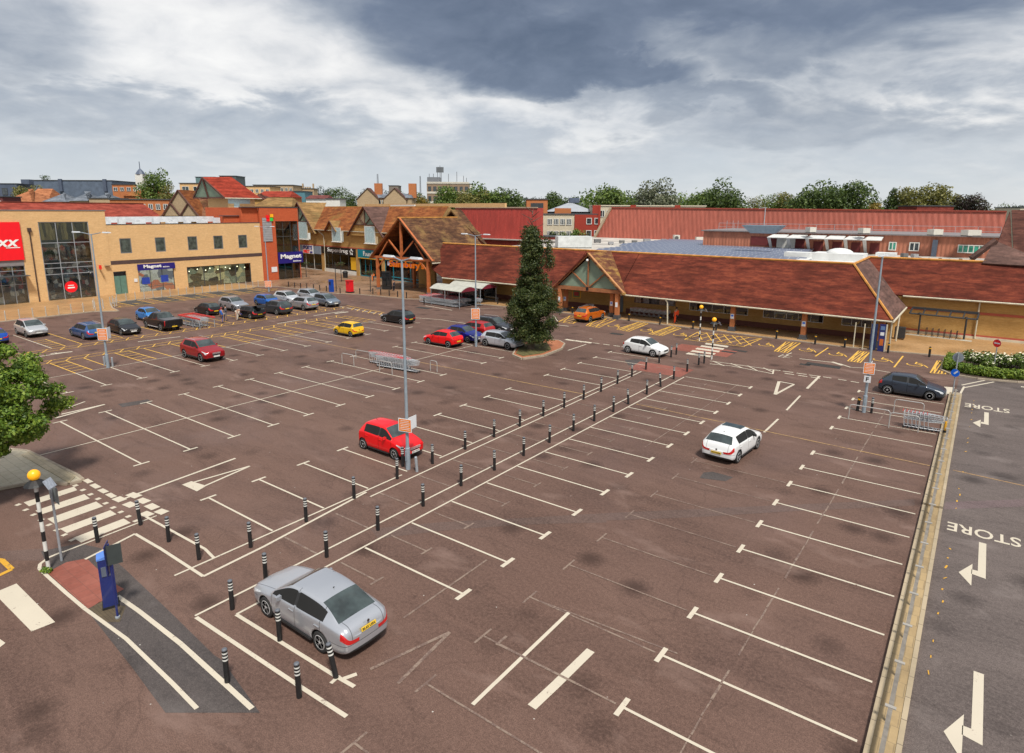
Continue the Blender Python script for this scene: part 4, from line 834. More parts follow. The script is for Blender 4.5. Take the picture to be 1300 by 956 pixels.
car('suv', 'white sport utility car behind the dark grey one in the far row', (.55, .57, .6), at=(-75.0, 50.0), hd=0, metal=.3)
car('suv', 'silver sport utility car with red tail lights seen from behind in the far row', (.42, .44, .47), (383.8, 395.2), (371.5, 391.2), 'L', metal=.6, hd=180)
car('suv', 'pale silver car farthest back in the far row below the bollards', (.46, .5, .55), at=(-74.6, 53.4), hd=0, metal=.5)
car('mpv', 'silver-blue small people carrier at the plaza end of the far row', (.22, .27, .33), (402.6, 387.2), (413.1, 390.4), 'R', metal=.6, hd=-4)

# ------------------------------------------------------------------ bollards
bwhite = M('band_white', (.62, .62, .58), .4, .1, 5); bblack = M('bollard_black', (.012, .012, .013), .5, .2, 5); byel = M('bollard_yellow', (.7, .36, .02), .5); steel = M('galvanised_steel', (.34, .37, .40), .45, .2, 4, metal=.35); stl = M('stainless', (.55, .54, .5), .35, .1, 4, metal=.4)
def striped(hh=1.0):
    mb = MB(); r = .072; pr = [(r, 0), (r, .68*hh)]; ms_ = [0]
    z = .68*hh
    for q in range(3): pr += [(r+.002, z+.001), (r+.002, z+.045), (r, z+.046), (r, z+.1)]; ms_ += [1, 1, 0, 0]; z += .1
    pr += [(r*1.02, z+.001), (r*.98, z+.03), (r*.6, z+.05)]; ms_ += [2, 2, 2]
    mb.lathe(pr, n=14, mats=ms_); return mb
sb = build('bollard', striped(), [bblack, bwhite, M('bollard_cap', (.11, .12, .14), .5)])
lb = [(449.7, 633), (504.4, 607.8), (549.1, 588.7), (590.7, 570.4), (627.3, 554.9), (660, 541.4), (689.7, 528.7), (716.1, 517.7), (740.9, 507.2), (762.9, 497.3), (783.8, 487.3), (802.1, 478.2), (819.9, 469.3), (836.7, 460.7), (851.8, 453.6)]
lb = [(388.8, 662.1), *lb]; lb = [(318.4, 694.8), *lb]
rb = [(414.9, 707.2), (479.9, 673.2), (537.3, 642.5), (585.4, 616.7), (627.8, 597), (664.8, 578.6), (697.5, 562.1), (727.9, 547.2), (754.3, 534.7), (778.6, 522.9), (797.7, 513.2), (821, 500.7), (838.7, 491), (855.2, 481.6), (872.2, 471.9), (886.9, 463.5), (893.7, 461.4)]
first = [sb]
def bol(px, py, label, tilt=None, src=first, grp='striped bollards along the walkway'):
    x, y = G(px, py)
    o = src[0] if 'category' not in src[0] else src[0].copy()
    if o is not src[0]: COL.objects.link(o)
    o.location = (x, y, 0); o.rotation_euler = tilt or (random.uniform(-.012, .012), random.uniform(-.012, .012), 0); tag(o, label, 'bollard', grp); return o
for i, p in enumerate(lb): bol(*p, 'black bollard with white bands, %s from the near end of the walkway\'s left row' % ORD[i])
for i, p in enumerate(rb): bol(*p, 'black bollard with white bands, %s from the near end of the walkway\'s right row' % ORD[i], tilt={10: (-.03, -.10, 0), 12: (-.03, -.12, 0)}.get(i))
for p, l, t in [((858.4, 450.2), 'extra bollard just past the left row beside the white three-door hatchback', None), ((124.2, 688.5), 'striped bollard at the foot of the zebra crossing above the pay machine', (.0, -.05, 0)), ((178.6, 666.5), 'slightly leaning striped bollard at the corner of the zebra crossing', (.0, -.12, 0)), ((214.4, 687.5), 'striped bollard second along the diagonal line from the zebra crossing', None), ((252.8, 710.2), 'striped bollard third along the diagonal line from the zebra crossing', None), ((295, 773.5), 'striped bollard left of the silver saloon on the corner of the bay line', None), ((337.5, 737), 'striped bollard partly hidden behind the bonnet of the silver saloon', None), ((355.3, 813.3), 'striped bollard in front of the silver saloon\'s door', None), ((426.8, 860.3), 'strongly tilted striped bollard by the rear wheel of the silver saloon', (.05, -.19, 0)), ((288.6, 866), 'striped bollard at the end of the dark resurfaced strip', None), ((380, 885), 'striped bollard lowest in view below the silver saloon', None)]: bol(*p, l, t)
yb_ = MB(); yb_.lathe([(.09, 0), (.09, .74), (.1, .741), (.1, .83), (.085, .831), (.085, .9), (.03, .94)], n=12, mats=[0, 1, 1, 1, 0, 0]); s2 = [build('bollard', yb_, [bblack, byel])]
for p, l in [((726.5, 398.5), 'left of the orange crossover'), ((798.4, 407.5), 'at the bay right of the green gable porch'), ((837.8, 412), 'left of the white downpipe'), ((879.6, 417.5), 'before the first store window'), ((908.8, 420.5), 'behind the nearer crossing beacon'), ((985.5, 430.2), 'before the long middle store window'), ((1034.5, 437.3), 'between the last two brick pillars'), ((1072, 441.2), 'beside the two pale posts at the store corner'), ((1179.5, 453.3), 'alone on the paving before the cycle stands'), ]: bol(*p, 'short black bollard with yellow band '+l, None, s2, 'yellow banded bollards before the store')
bol(1127, 448.3, 'plain black bollard beside the blue bank sign at the store corner', None, s2, 'yellow banded bollards before the store')
pbm = MB(); pbm.lathe([(.075, 0), (.075, .8), (.09, .82), (.09, .87), (.06, .93)], n=10); s3 = [build('bollard', pbm, bblack)]
for i, (a, b) in enumerate([(42, 485), (93, 492), (142, 497), (193, 502), (248, 508), (300, 515), (355, 522), (468, 540), (630, 545), (738, 545), (802, 550), (873, 560), (942, 570), (1015, 578)]): bol(360+a/6.5, 290+b/6.5, 'plain black bollard along the plaza edge, %s from the corner tower' % ORD[i], None, s3, 'black bollards along the plaza edge')
for i, (a, b) in enumerate([((507.5, 0), 0)]): pass
bol(538.5, 386.6, 'plain black bollard in front of the long trolley rows', None, s3, 'black bollards along the plaza edge'); bol(631.8, 386.5, 'dark bollard in the shade left of the conifer', None, s3, 'black bollards along the plaza edge')
for p, l in [((1088.2, 521.5), 'black post with yellow band left of the right-hand lamp post'), ]: bol(*p, l, (0, .06, 0), s2, 'lamp post guards')
bol(1106, 524.5, 'black post with pale top right of the right-hand lamp post', None, first, 'lamp post guards'); bol(511.4, 592.3, 'short black post guarding the central lamp post behind the striped row', None, first, 'lamp post guards')
gs = MB(); gs.lathe([(.07, 0), (.07, .72), (.05, .76)], n=12); s4 = [build('bollard', gs, steel)]
bol(529.4, 598.8, 'plain grey stub post leaning right of the central lamp post', (0, -.08, 0), s4, 'grey guard posts'); bol(133, 464.2, 'plain grey guard post left of the left lamp post', None, s4, 'grey guard posts'); bol(143.2, 465.4, 'plain grey guard post right of the left lamp post', None, s4, 'grey guard posts')
ss_ = MB(); ss_.lathe([(.05, 0), (.05, 1.08), (.03, 1.1)], n=10); s5 = [build('bollard', ss_, stl)]
ys = [22.2-1.28*k for k in range(6, 0, -1)]+[22.2+1.29*k for k in range(8)]
for i, y in enumerate(ys):
    x, yy = -87.35, y; o = s5[0] if i == 0 else s5[0].copy()
    if i: COL.objects.link(o)
    o.location = (x, yy, .1); tag(o, 'slim steel bollard before the red-signed store, %s from the left' % ORD[i], 'bollard', 'steel bollards before the red-signed store')
for i, (x, y) in enumerate([(-90.5, 32.3), (-89.8, 33.0), (-88.9, 31.6), (-88.3, 32.5), (-89.3, 34.4), (-88.6, 33.9), (-90.6, 34.2), (-91.6, 34.9)]):
    o = s5[0].copy(); COL.objects.link(o); o.location = (x, y, .1); tag(o, 'steel bollard in the cluster at the pavement corner, %s going right' % ORD[i], 'bollard', 'steel bollards at the pavement corner')
for i in range(19):
    o = s5[0].copy(); COL.objects.link(o); y = 36.2+1.18*i; o.location = (-93.65-(.4 if y > 56.5 else 0), y, .1); tag(o, 'slim steel bollard before the kitchen shop, %s from its green door' % ORD[i], 'bollard', 'steel bollards before the kitchen shop')

# ------------------------------------------------------------------ lamp posts
lampm = M('lamp_grey', (.30, .36, .41), .45, .12, 3, metal=.3); orange_s = M('sign_orange', (.75, .2, .015), .5, .05, 3); signw = M('sign_white', (.68, .7, .72), .5, .06, 3)
def lamp(px, py, top, label, arm=1.45, ang=0., sign=None, single=False, hh=None, grp='double headed lamp posts of the car park'):
    x, y = G(px, py); t = thing('street_lamp', label, 'lamp post', (x, y, 0), grp)
    lo, hi = 1., 30.
    H = hh
    if H is None:
        d = ray(*top); q = math.hypot(x, y)/math.hypot(d.x, d.y); H = HC+d.z*q
    p = MB(); p.lathe([(.12, 0), (.12, 1.1), (.085, 1.12), (.05, H)], (x, y, 0), 14); build('pole', p, lampm, t)
    b = MB(); b.b2(x-.055, x+.055, y-.135, y-.11, .45, .95); build('access_door', b, M('lamp_door', (.24, .29, .33), .5), t)
    u = Vector((math.cos(ang), math.sin(ang), 0)); a = MB()
    for s_ in ((1,) if single else (1, -1)): a.tube((x, y, H-.05), tuple(Vector((x, y, H+.1))+u*arm*s_*.62), .03)
    build('arm', a, lampm, t)
    for s_ in ((1,) if single else (1, -1)):
        c = Vector((x, y, H+.12))+u*(arm*s_); v = Vector((-u.y, u.x, 0))*.14; w_ = u*.36
        h = MB(); h.hexa([tuple(c-w_-v*.5-Vector((0, 0, .03))), tuple(c+w_-v-Vector((0, 0, .03))), tuple(c+w_+v-Vector((0, 0, .03))), tuple(c-w_+v*.5-Vector((0, 0, .03))), tuple(c-w_*.9-v*.3+Vector((0, 0, .06))), tuple(c+w_*.8-v*.6+Vector((0, 0, .05))), tuple(c+w_*.8+v*.6+Vector((0, 0, .05))), tuple(c-w_*.9+v*.3+Vector((0, 0, .06)))]); lh = build('lamp_head', h, M('lamp_head_pale', (.5, .52, .54), .4), t)
        h = MB(); h.box(tuple(c-Vector((0, 0, .045))), (.4, .16, .02), rz=ang); build('lens', h, M('lamp_lens', (.6, .62, .62), .2), lh)
    if sign:
        z, w_, h_, an, back = sign; n = Vector((math.cos(an), math.sin(an), 0)); r = Vector((-n.y, n.x, 0)); c = Vector((x, y, z))+n*.16
        s_ = MB(); q = lambda c, r, n, w_, h_, t_: [tuple(c+r*a*w_/2+n*b*t_+Vector((0, 0, g*h_/2))) for g in (-1, 1) for a, b in ((-1, 0), (1, 0), (1, 1), (-1, 1))]
        s_.hexa(q(c, r, n, w_, h_, .02), 0); s_.hexa(q(c+n*.021, r, n, w_*.9, h_*.9, .004), 1)
        for j in range(6): s_.hexa(q(c+n*.026+Vector((0, 0, h_*(.34-.13*j))), r, n, w_*(.62 if j % 3 == 0 else .74), h_*.035, .002), 0)
        build('notice_board', s_, [signw, orange_s], t)
        if back:
            s_ = MB(); n2 = Vector((math.cos(an+back), math.sin(an+back), 0)); r2 = Vector((-n2.y, n2.x, 0)); s_.hexa(q(Vector((x, y, z+.02))+n2*.14-n*.27, r2, n2, w_*.9, h_*.95, .02)); build('back_board', s_, signw, t)
    return t
lamp(137.3, 467, (114.3, 297), 'tall double headed lamp post with orange notice at the left of the car park', sign=(2.75, .8, .95, R_(-55), 1.7), ang=R_(20), arm=1.5)
lamp(518.2, 595.5, (509.3, 330), 'tall double headed lamp post beside the small bright red hatchback', sign=(2.3, .72, .66, R_(-75), 1.45), ang=R_(0-5), arm=.98)
lamp(604.4, 440, (603.6, 299), 'double headed lamp post with orange notice behind the blue car', sign=(3.1, .8, 1.0, R_(-60), 1.5), ang=R_(0), arm=1.3)
lr = lamp(1096.3, 523.5, (1120.6, 327), 'tall lamp post with orange notice at the right-hand trolley bay', sign=(2.9, .62, .72, R_(-78), 1.4), ang=R_(84), arm=.45)
s_ = MB(); x, y = G(1096.3, 523.5); s_.b2(x-.18, x+.2, y-.19, y-.17, 2.0, 2.42, 0); text_on(s_, 'F', .3, (x+.01, y-.192, 2.21), (1, 0, 0), (0, 0, 1), .004, 1, fit=(.16, .26), bold=.01); q = build('letter_sign', s_, [signw, platek]); tag(q, 'small white sign with letter F below the right-hand orange notice', 'sign')
lamp(341.5, 370.3, (337.7, 288.5), 'distant double headed lamp post before the red brick corner tower', sign=(1.2, .95, .95, R_(-45), 1.5), ang=R_(20), arm=1.4)

# ------------------------------------------------------------------ crossing beacons
amber = M('amber_globe', (.85, .38, .01), .35, .05, 3, em=.25)
def beacon(px, py, top, label, grp='striped crossing beacons'):
    x, y = G(px, py); d = ray(*top); q = math.hypot(x, y)/math.hypot(d.x, d.y); zt = HC+d.z*q; t = thing('crossing_beacon', label, 'beacon', (x, y, 0), grp)
    p = MB(); zp = zt-.24; n = 9; pr = [(.06, 0)]; ms_ = []
    for i in range(n): pr += [(.06, zp*(i+1)/n), (.061, zp*(i+1)/n+.001)]; ms_ += [(i+1) % 2, (i+1) % 2]
    p.lathe(pr, (x, y, 0), 14, mats=ms_); build('striped_pole', p, [bblack, bwhite], t)
    g = MB(); g.sphere((x, y, zt), .19, 18); build('globe', g, amber, t, smooth=True)
    h = MB(); h.lathe([(.07, -.3), (.34, -.36), (.3, -.3), (.1, -.15)], (x, y, zt), 14); build('light_shroud', h, bblack, t)
    s_ = MB(); r = Vector((.78, .62, 0)).normalized(); c = Vector((x, y, zt-.32))+r*.48; u = Vector((-r.y, r.x, 0)); up = Vector((r.x*.5, r.y*.5, -.86)); s_.hexa([tuple(c+u*a*.2+up*b*.17+Vector((0, 0, g_*.015))) for g_ in (-1, 1) for a, b in ((-1, -1), (1, -1), (1, 1), (-1, 1))], 0); s_.tube((x, y, zt-.34), tuple(c), .02); build('solar_panel', s_, M('panel_pale', (.3, .33, .38), .2, .3, 12), t)
beacon(62, 723.5, (48.8, 601.8), 'near striped beacon with amber globe left of the pay machine'); beacon(887.7, 433, (890.9, 389.7), 'farther striped beacon with amber globe at the store crossing'); beacon(903.4, 456.2, (906.9, 405.7), 'nearer striped beacon with amber globe at the store crossing')
# ------------------------------------------------------------------ pay machine and signs
navy = M('machine_blue', (.012, .022, .13), .35, .15, 3, coat=.4)
x, y = G(141, 768); t = thing('pay_machine', 'tall dark blue parking pay machine on the muddy pavers', 'pay machine', (x, y, 0))
b = MB(); A_ = R_(-20); b.box((x, y, .85), (.42, .4, 1.7), rz=A_); b.box((x, y, .04), (.48, .46, .08), 1, rz=A_); build('cabinet', b, [navy, bblack], t)
b = MB(); b.hexa([(x+math.cos(A_)*a*.23-math.sin(A_)*c*.22, y+math.sin(A_)*a*.23+math.cos(A_)*c*.22, z+(c*.06 if z > 1.75 else 0)) for z in (1.7, 1.8) for a, c in ((-1, -1), (1, -1), (1, 1), (-1, 1))]); build('sloping_cap', b, M('machine_top', (.10, .22, .6), .3, .1, 3), t)
b = MB(); nn = Vector((math.cos(A_), math.sin(A_), 0)); rr_ = Vector((-nn.y, nn.x, 0)); c = Vector((x, y, 1.3))+nn*.215; b.hexa([tuple(c+rr_*a*.13+nn*q+Vector((0, 0, g_*.16))) for g_ in (-1, 1) for a, q in ((-1, 0), (1, 0), (1, .02), (-1, .02))]); build('screen_panel', b, M('machine_panel', (.1, .12, .16), .2), t)
x2, y2 = G(149.6, 784.5); t = thing('tariff_sign', 'blue P sign and dark board on a blue post beside the pay machine', 'sign', (x2, y2, 0))
b = MB(); b.tube((x2, y2, 0), (x2, y2, 2.5), .035, m=0); b.lathe([(.07, 0), (.07, .06), (.04, .07)], (x2, y2, 0), 12, 1); build('post', b, [navy, steel], t)
n1_ = Vector((-.55, -.83, 0)).normalized(); r1_ = Vector((-n1_.y, n1_.x, 0)); c = Vector((x2, y2, 2.02))+n1_*.05+r1_*0
b = MB(); b.hexa([tuple(c+r1_*a*.24+n1_*q+Vector((0, 0, g_*.5))) for g_ in (-1, 1) for a, q in ((-1, 0), (1, 0), (1, .02), (-1, .02))], 0)
text_on(b, 'P', .3, c+n1_*.022+Vector((0, 0, -.22)), r1_, (0, 0, 1), .002, 1, fit=(.2, .28), bold=.02)
for j in range(3): b.hexa([tuple(c+n1_*.021+Vector((0, 0, .36-.13*j))+r1_*a*.19+n1_*q+Vector((0, 0, g_*.028))) for g_ in (-1, 1) for a, q in ((-1, 0), (1, 0), (1, .002), (-1, .002))], 1)
build('blue_board', b, [navy, signw], t)
n2_ = Vector((.9, -.3, 0)).normalized(); r2_ = Vector((-n2_.y, n2_.x, 0)); c = Vector((x2, y2, 2.15))+n2_*.05+r2_*.12; b = MB(); b.hexa([tuple(c+r2_*a*.2+n2_*q+Vector((0, 0, g_*.32))) for g_ in (-1, 1) for a, q in ((-1, 0), (1, 0), (1, .02), (-1, .02))]); build('dark_board', b, M('board_dark', (.045, .055, .055), .35), t)
def gpost(px, py, h, label, build_sign, cat='road sign', top=None):
    x, y = G(px, py)
    if top: d = ray(*top); q = math.hypot(x, y)/math.hypot(d.x, d.y); h = HC+d.z*q
    t = thing('road_sign', label, cat, (x, y, 0)); p = MB(); p.tube((x, y, 0), (x, y, h), .04, n=10); build('post', p, steel, t); build_sign(t, x, y, h); return t
def sg1(t, x, y, h): s_ = MB(); n = Vector((.0, 1, 0)); s_.b2(x-.42, x+.42, y+.05, y+.07, h-.62, h-.02); build('sign_plate', s_, M('sign_back', (.17, .19, .19), .5, .1, 3), t)
gpost(78.4, 712, 2.7, 'grey back of a rectangular sign on a post beside the near beacon', sg1, top=(66.5, 616))
def disc(t, x, y, z, r, n, mats, nm, content=None, o=.06):
    n = Vector(n).normalized(); u = Vector((-n.y, n.x, 0)); s_ = MB(); i = 0; c = Vector((x, y, z))+n*o; K = 28
    ring = [tuple(c+u*r*math.cos(2*math.pi*k/K)+Vector((0, 0, r*math.sin(2*math.pi*k/K)))) for k in range(K)]; ring2 = [tuple(Vector(p)+n*.015) for p in ring]
    s_.poly(ring2, 0); s_.poly(ring[::-1], 1)
    for k in range(K): s_.poly([ring[k], ring[(k+1) % K], ring2[(k+1) % K], ring2[k]], 1)
    if content: content(s_, c+n*.018, u)
    build(nm, s_, mats, t)
bl = M('sign_blue', (.0, .13, .72), .4, .04, 3); rd = M('sign_red', (.75, .01, .02), .4, .04, 3); gb = M('sign_grey_back', (.22, .25, .28), .5, .1, 3)
def keep(s_, c, u):
    a = Vector((0, 0, 1)); d = (u*-.7-a*.7); e = Vector((-0, 0, 0)); w_ = (u*.7-a*.7)*.05
    s_.hexa([tuple(c+q+Vector(nn_)) for nn_ in ((0, 0, 0), tuple(Vector(u.cross(a))*-.004)) for q in (d*-.2-w_, d*.1-w_, d*.1+w_, d*-.2+w_)], 2); s_.poly([tuple(c+u.cross(a)*-.004+d*.05-w_*3.2), tuple(c+u.cross(a)*-.004+d*.25), tuple(c+u.cross(a)*-.004+d*.05+w_*3.2)], 2)
def sg2(t, x, y, h):
    disc(t, x, y, h-.35, .33, (0.2, 1, 0), [gb, gb], 'round_sign_back'); z = h-2.0
    disc(t, x, y, 1.62, .27, (-.35, -.9, 0), [bl, gb, signw], 'blue_arrow_sign', keep)
gpost(1209, 502, 3.3, 'grey post with round sign back and blue arrow disc at the kerb island end', sg2, top=(1219.5, 448))
def bar(s_, c, u): a = Vector((0, 0, 1)); n = -u.cross(a); s_.hexa([tuple(c+u*q*.22+a*g_*.05+n*k*.004) for g_ in (-1, 1) for q, k in ((-1, 0), (1, 0), (1, 1), (-1, 1))], 2)
def sg3(t, x, y, h): disc(t, x, y, h-.36, .31, (-.55, -.8, 0), [rd, gb, signw], 'no_entry_disc', bar)
gpost(1261, 470, 3.0, 'red no entry sign on a grey post in the flower bed', sg3, top=(1266, 430))

# ------------------------------------------------------------------ left: two pale brick shops and the red corner tower
buff = BR('buff_brick', (.66, .41, .185), (.73, .48, .235), (.5, .34, .19)); buff2 = BR('golden_brick', (.46, .26, .08), (.55, .33, .12), (.30, .19, .07), .6); redb = BR('red_brick', (.46, .085, .03), (.54, .12, .045), (.36, .09, .045), .12); orb = BR('orange_brick', (.45, .15, .055), (.5, .19, .075), (.35, .16, .08), .3)
dkm = M('dark_frame', (.055, .06, .065), .45, .15, 4); greyf = M('grey_frame', (.27, .29, .31), .45, .1, 4); shopg = CLEAR('shop_glass'); winG = GLASS('window_glass', (.035, .045, .05)); winD = GLASS('window_dark', (.012, .014, .015)); whitep = M('white_paint', (.66, .66, .62), .5, .08, 2); dkband = M('dark_brick_band', (.075, .045, .04), .85, .2, 3); flatroof = M('flat_roof_grey', (.36, .36, .36), .8, .25, .4, bmp=.2); reds = M('sign_red_bright', (.86, .004, .012), .4, .03, 2); navys = M('sign_navy', (.018, .012, .17), .4, .06, 2); letter = M('letter_white', (.82, .82, .8), .45, .04, 3)
stock = CLUTTER('shop_stock', [(.05, .045, .045), (.03, .03, .032), (.16, .12, .1), (.03, .03, .03), (.4, .36, .32), (.06, .09, .11), (.25, .05, .05), (.03, .03, .03)], 2.2, .3, .8); kitch = CLUTTER('kitchen_display', [(.10, .07, .035), (.32, .26, .15), (.03, .028, .02), (.42, .36, .22), (.05, .05, .03), (.2, .21, .14), (.5, .4, .2)], .8, .9, 1.3); curt = CLUTTER('bronze_panels', [(.05, .035, .02), (.17, .11, .045), (.03, .02, .014), (.24, .16, .06)], 3.5, .45, .12)  # stock, kitchens and bronze panels glow in place of indoor lamps
F1 = Frame((-101.7, 0), (-101.7, 60))
def FW(fr, t, s0, s1, z0, z1, back=.15, frame=dkm, glass=winG, cols=0, rows=(), fw=.07, name='window', o=0.):
    w_ = MB(); w_.fb(fr, s0, s0+fw, z0, z1, o-back, o-back+.09); w_.fb(fr, s1-fw, s1, z0, z1, o-back, o-back+.09); w_.fb(fr, s0+fw, s1-fw, z1-fw, z1, o-back, o-back+.09); w_.fb(fr, s0+fw, s1-fw, z0, z0+fw, o-back, o-back+.09)
    for i in range(1, cols): c = s0+(s1-s0)*i/cols; w_.fb(fr, c-fw/2, c+fw/2, z0+fw, z1-fw, o-back+.005, o-back+.085)
    for z in rows: w_.fb(fr, s0+fw, s1-fw, z-fw/2, z+fw/2, o-back+.01, o-back+.08)
    f = build(name, w_, frame, t); g = MB(); g.fb(fr, s0+.02, s1-.02, z0+.02, z1-.02, o-back+.03, o-back+.05); build('pane', g, glass, f); return f
def interior(fr, t, s0, s1, z0, z1, mat, depth=1.2, o=0., name='display'):
    g = MB(); g.fb(fr, s0, s1, z0, z1, o-depth-.05, o-depth); return build(name, g, mat, t)
def lets(fr, mb, s, sc_, zc, w_, h_, o, m=0, ext=.03, **k):
    text_on(mb, s, 1, fr.p(sc_, zc, o), fr.d, (0, 0, 1), ext, m, fit=(w_, h_), **k)
t = thing('clothes_store', 'big buff brick store with red sign and tall dark window at the left edge', 'shop', (-101.7, 30, 0))
b = MB(); holes = [(20.5, 28.75, 0, 5.75), (30.9, 36.85, 0, 10.65)]; b.wall(F1, 2, 39.1, 0, 12.12, holes, .35); b.fb(F1, 38.75, 39.1, 0, 12.12, -30, -.35); build('front_wall', b, buff, t)
b = MB(); b.fb(F1, 2, 39.1, 11.75, 11.8, -30, -.36); build('flat_roof', b, flatroof, t); b = MB(); b.fb(F1, 1.9, 39.25, 12.12, 12.25, -.5, .06, 0); b.fb(F1, 39.0, 39.2, 12.12, 12.22, -30, -.5, 0); build('parapet_coping', b, M('coping', (.16, .15, .15), .5), t)
b = MB(); b.fb(F1, 14, 28.82, 5.8, 10.68, .03, .2); sg = build('fascia_sign', b, reds, t); b = MB(); lets(F1, b, 'TK maxx', 24.6, 8.2, 7.8, 1.35, .22, shear=.25, bold=.02); build('lettering', b, letter, sg); b = MB(); b.fb(F1, 27.0, 28.5, 7.36, 7.46, .2, .24); build('underline', b, letter, sg)
b = MB(); b.fb(F1, 20.4, 28.75, 5.05, 5.75, -.1, .02); build('grey_band', b, M('band_grey', (.22, .2, .2), .6), t)
f = FW(F1, t, 20.5, 28.75, 0, 5.05, cols=6, rows=(3.75, 2.6, 4.4), glass=shopg, name='entrance_glazing', frame=greyf); interior(F1, t, 20.5, 28.75, 0, 5.05, stock, 1.6)
b = MB(); b.fb(F1, 18, 28.9, 3.72, 3.8, 0, 1.3); build('entrance_canopy', b, dkm, t)
f = FW(F1, t, 30.9, 36.85, 0, 10.65, cols=3, rows=(7.85, 5.1, 4.45, 3.6), glass=shopg, name='tall_window', frame=greyf, fw=.09); interior(F1, t, 30.9, 36.85, 0, 8.2, stock, 2.); interior(F1, t, 30.9, 36.85, 8.25, 10.65, curt, .3, name='bronze_panel')
b = MB(); b.fb(F1, 30.95, 36.8, 5.15, 5.5, -1.1, -.9); b.fb(F1, 30.95, 36.8, 7.85, 8.2, -1.1, -.9); build('floor_edge', b, dkm, t)
for i in range(5): b = MB(); b.sphere(F1.p(31.6+i*1.15, 10.15, -.6), .09, 8); build('ceiling_spot', b, M('spot_glow', (.9, .85, .7), .5, em=2.), t)
for i in range(6): b = MB(); x_ = 31.5+i*.95; b.lathe([(.14, 0), (.2, .5), (.12, .95), (.05, 1.05)], F1.p(x_, 5.6, -.85), 8); build('mannequin', b, M('dummy_clothes_%d' % (i % 3), [(.25, .3, .3), (.12, .1, .12), (.3, .24, .2)][i % 3], .8), t)
b = MB(); c = F1.p(33.75, 1.75, -.03); K = 28; b.poly([tuple(c+F1.d*.78*math.cos(2*math.pi*k/K)+Vector((0, 0, .78*math.sin(2*math.pi*k/K)))) for k in range(K)]); b.hexa([tuple(c+F1.d*a*.36+F1.n*q+Vector((0, 0, .2+g*.05))) for g in (-1, 1) for a, q in ((-1, .01), (1, .01), (1, .02), (-1, .02))], 1); b.hexa([tuple(c+F1.d*a*.42+F1.n*q+Vector((0, 0, -.12+g*.09))) for g in (-1, 1) for a, q in ((-1, .01), (1, .01), (1, .02), (-1, .02))], 1); build('round_sticker', b, [reds, letter], t)
b = MB(); b.tube(F1.p(29.8, 0, .12), F1.p(29.8, 9.4, .12), .07); b.fb(F1, 29.6, 30.0, 9.4, 9.9, .02, .3); build('downpipe', b, M('pipe_brown', (.06, .035, .03), .5), t)
b = MB(); b.fb(F1, 37.45, 37.5, 3.95, 4.55, .1, .95, 0); build('hanging_sign', b, [reds], t); b = MB(); b.fb(F1, 38.2, 38.9, 4.35, 4.4, .05, .4); build('camera_bracket', b, dkm, t)
# kitchen shop
t = thing('kitchen_shop', 'long buff brick shop with navy sign and five upper windows', 'shop', (-101.8, 51, 0))
ups = [(40.62, 42.2), (45.6, 47.1), (50.55, 52.08), (54.78, 56.38), (59.1, 60.7)]
holes = [(a, b_, 6.0, 8.18) for a, b_ in ups]+[(39.3, 41.05, 0, 3.42), (42.7, 47.95, 0, 3.4), (50.0, 61.0, 0, 3.38)]
b = MB(); b.wall(F1, 39.11, 63.3, 0, 10.15, holes, .35, -.06); build('front_wall', b, buff, t)
b = MB(); b.fb(F1, 39.11, 63.3, 4.45, 5.0, -.055, -.03); build('dark_band', b, dkband, t); b = MB(); b.fb(F1, 39.11, 63.3, 10.15, 10.25, -.45, -.02); build('parapet_coping', b, dkm, t); b = MB(); b.fb(F1, 39.12, 63.3, 9.5, 9.55, -28, -.42); build('flat_roof', b, flatroof, t)
for a, b_ in ups: FW(F1, t, a, b_, 6.0, 8.18, .12, M('window_grey_frame', (.16, .165, .17), .5), GLASS('blind_green', (.05, .065, .055), .2), 0, (), .12, o=-.06)
b = MB(); b.fb(F1, 39.35, 40.15, 0, 2.75, -.26, -.2); b.fb(F1, 40.2, 41.0, 0, 2.75, -.26, -.2); b.fb(F1, 39.3, 41.05, 2.75, 3.42, -.28, -.22, 1); build('green_door', b, [M('door_green', (.10, .20, .16), .5), winD], t)
f = FW(F1, t, 42.7, 47.95, 0, 3.4, .2, dkm, shopg, 3, (.85,), name='shop_window', o=-.06); interior(F1, t, 42.7, 47.95, 0, 3.4, CLUTTER('poster_window', [(.45, .4, .34), (.5, .12, .05), (.42, .38, .3), (.12, .12, .14), (.5, .45, .4)], 1., .9, 1.), .4)  # posters glow by themselves; brightness is put into the material
b = MB(); b.fb(F1, 43.1, 44.25, 1.25, 2.25, -.08, -.05); b.fb(F1, 45.9, 47.0, 1.35, 2.4, -.08, -.05); build('blue_poster', b, M('poster_blue', (.02, .05, .33), .4), t)
b = MB(); b.fb(F1, 42.62, 48.1, 3.35, 4.28, .0, .15); sg = build('fascia_sign', b, navys, t); b = MB(); lets(F1, b, 'Magnet', 44.75, 3.84, 2.6, .62, .17, bold=.03); build('lettering', b, letter, sg); b = MB(); lets(F1, b, 'kitchens', 46.75, 3.72, .95, .22, .17); build('small_lettering', b, letter, sg)
f = FW(F1, t, 50.0, 61.0, 0, 3.38, .2, dkm, shopg, 4, (), .1, name='shop_window', o=-.06); interior(F1, t, 50, 61, 0, 3.38, kitch, 2.)
for i in range(9): b = MB(); b.sphere(F1.p(50.8+i*1.15+(i % 3)*.2, 2.6+.25*(i % 2), -1.0), .1, 8); build('pendant_lamp', b, M('lamp_glow', (.95, .8, .5), .5, em=3.), t)
b = MB(); b.fb(F1, 42.0, 42.45, 1.7, 2.2, -.03, .02); build('notice', b, signw, t)
b = MB()
b.fb(F1, 39.4, 60, 10.3, 11.2, -9.2, -9.0); b.fb(F1, 39.4, 39.6, 10.3, 11.2, -28, -9.2)
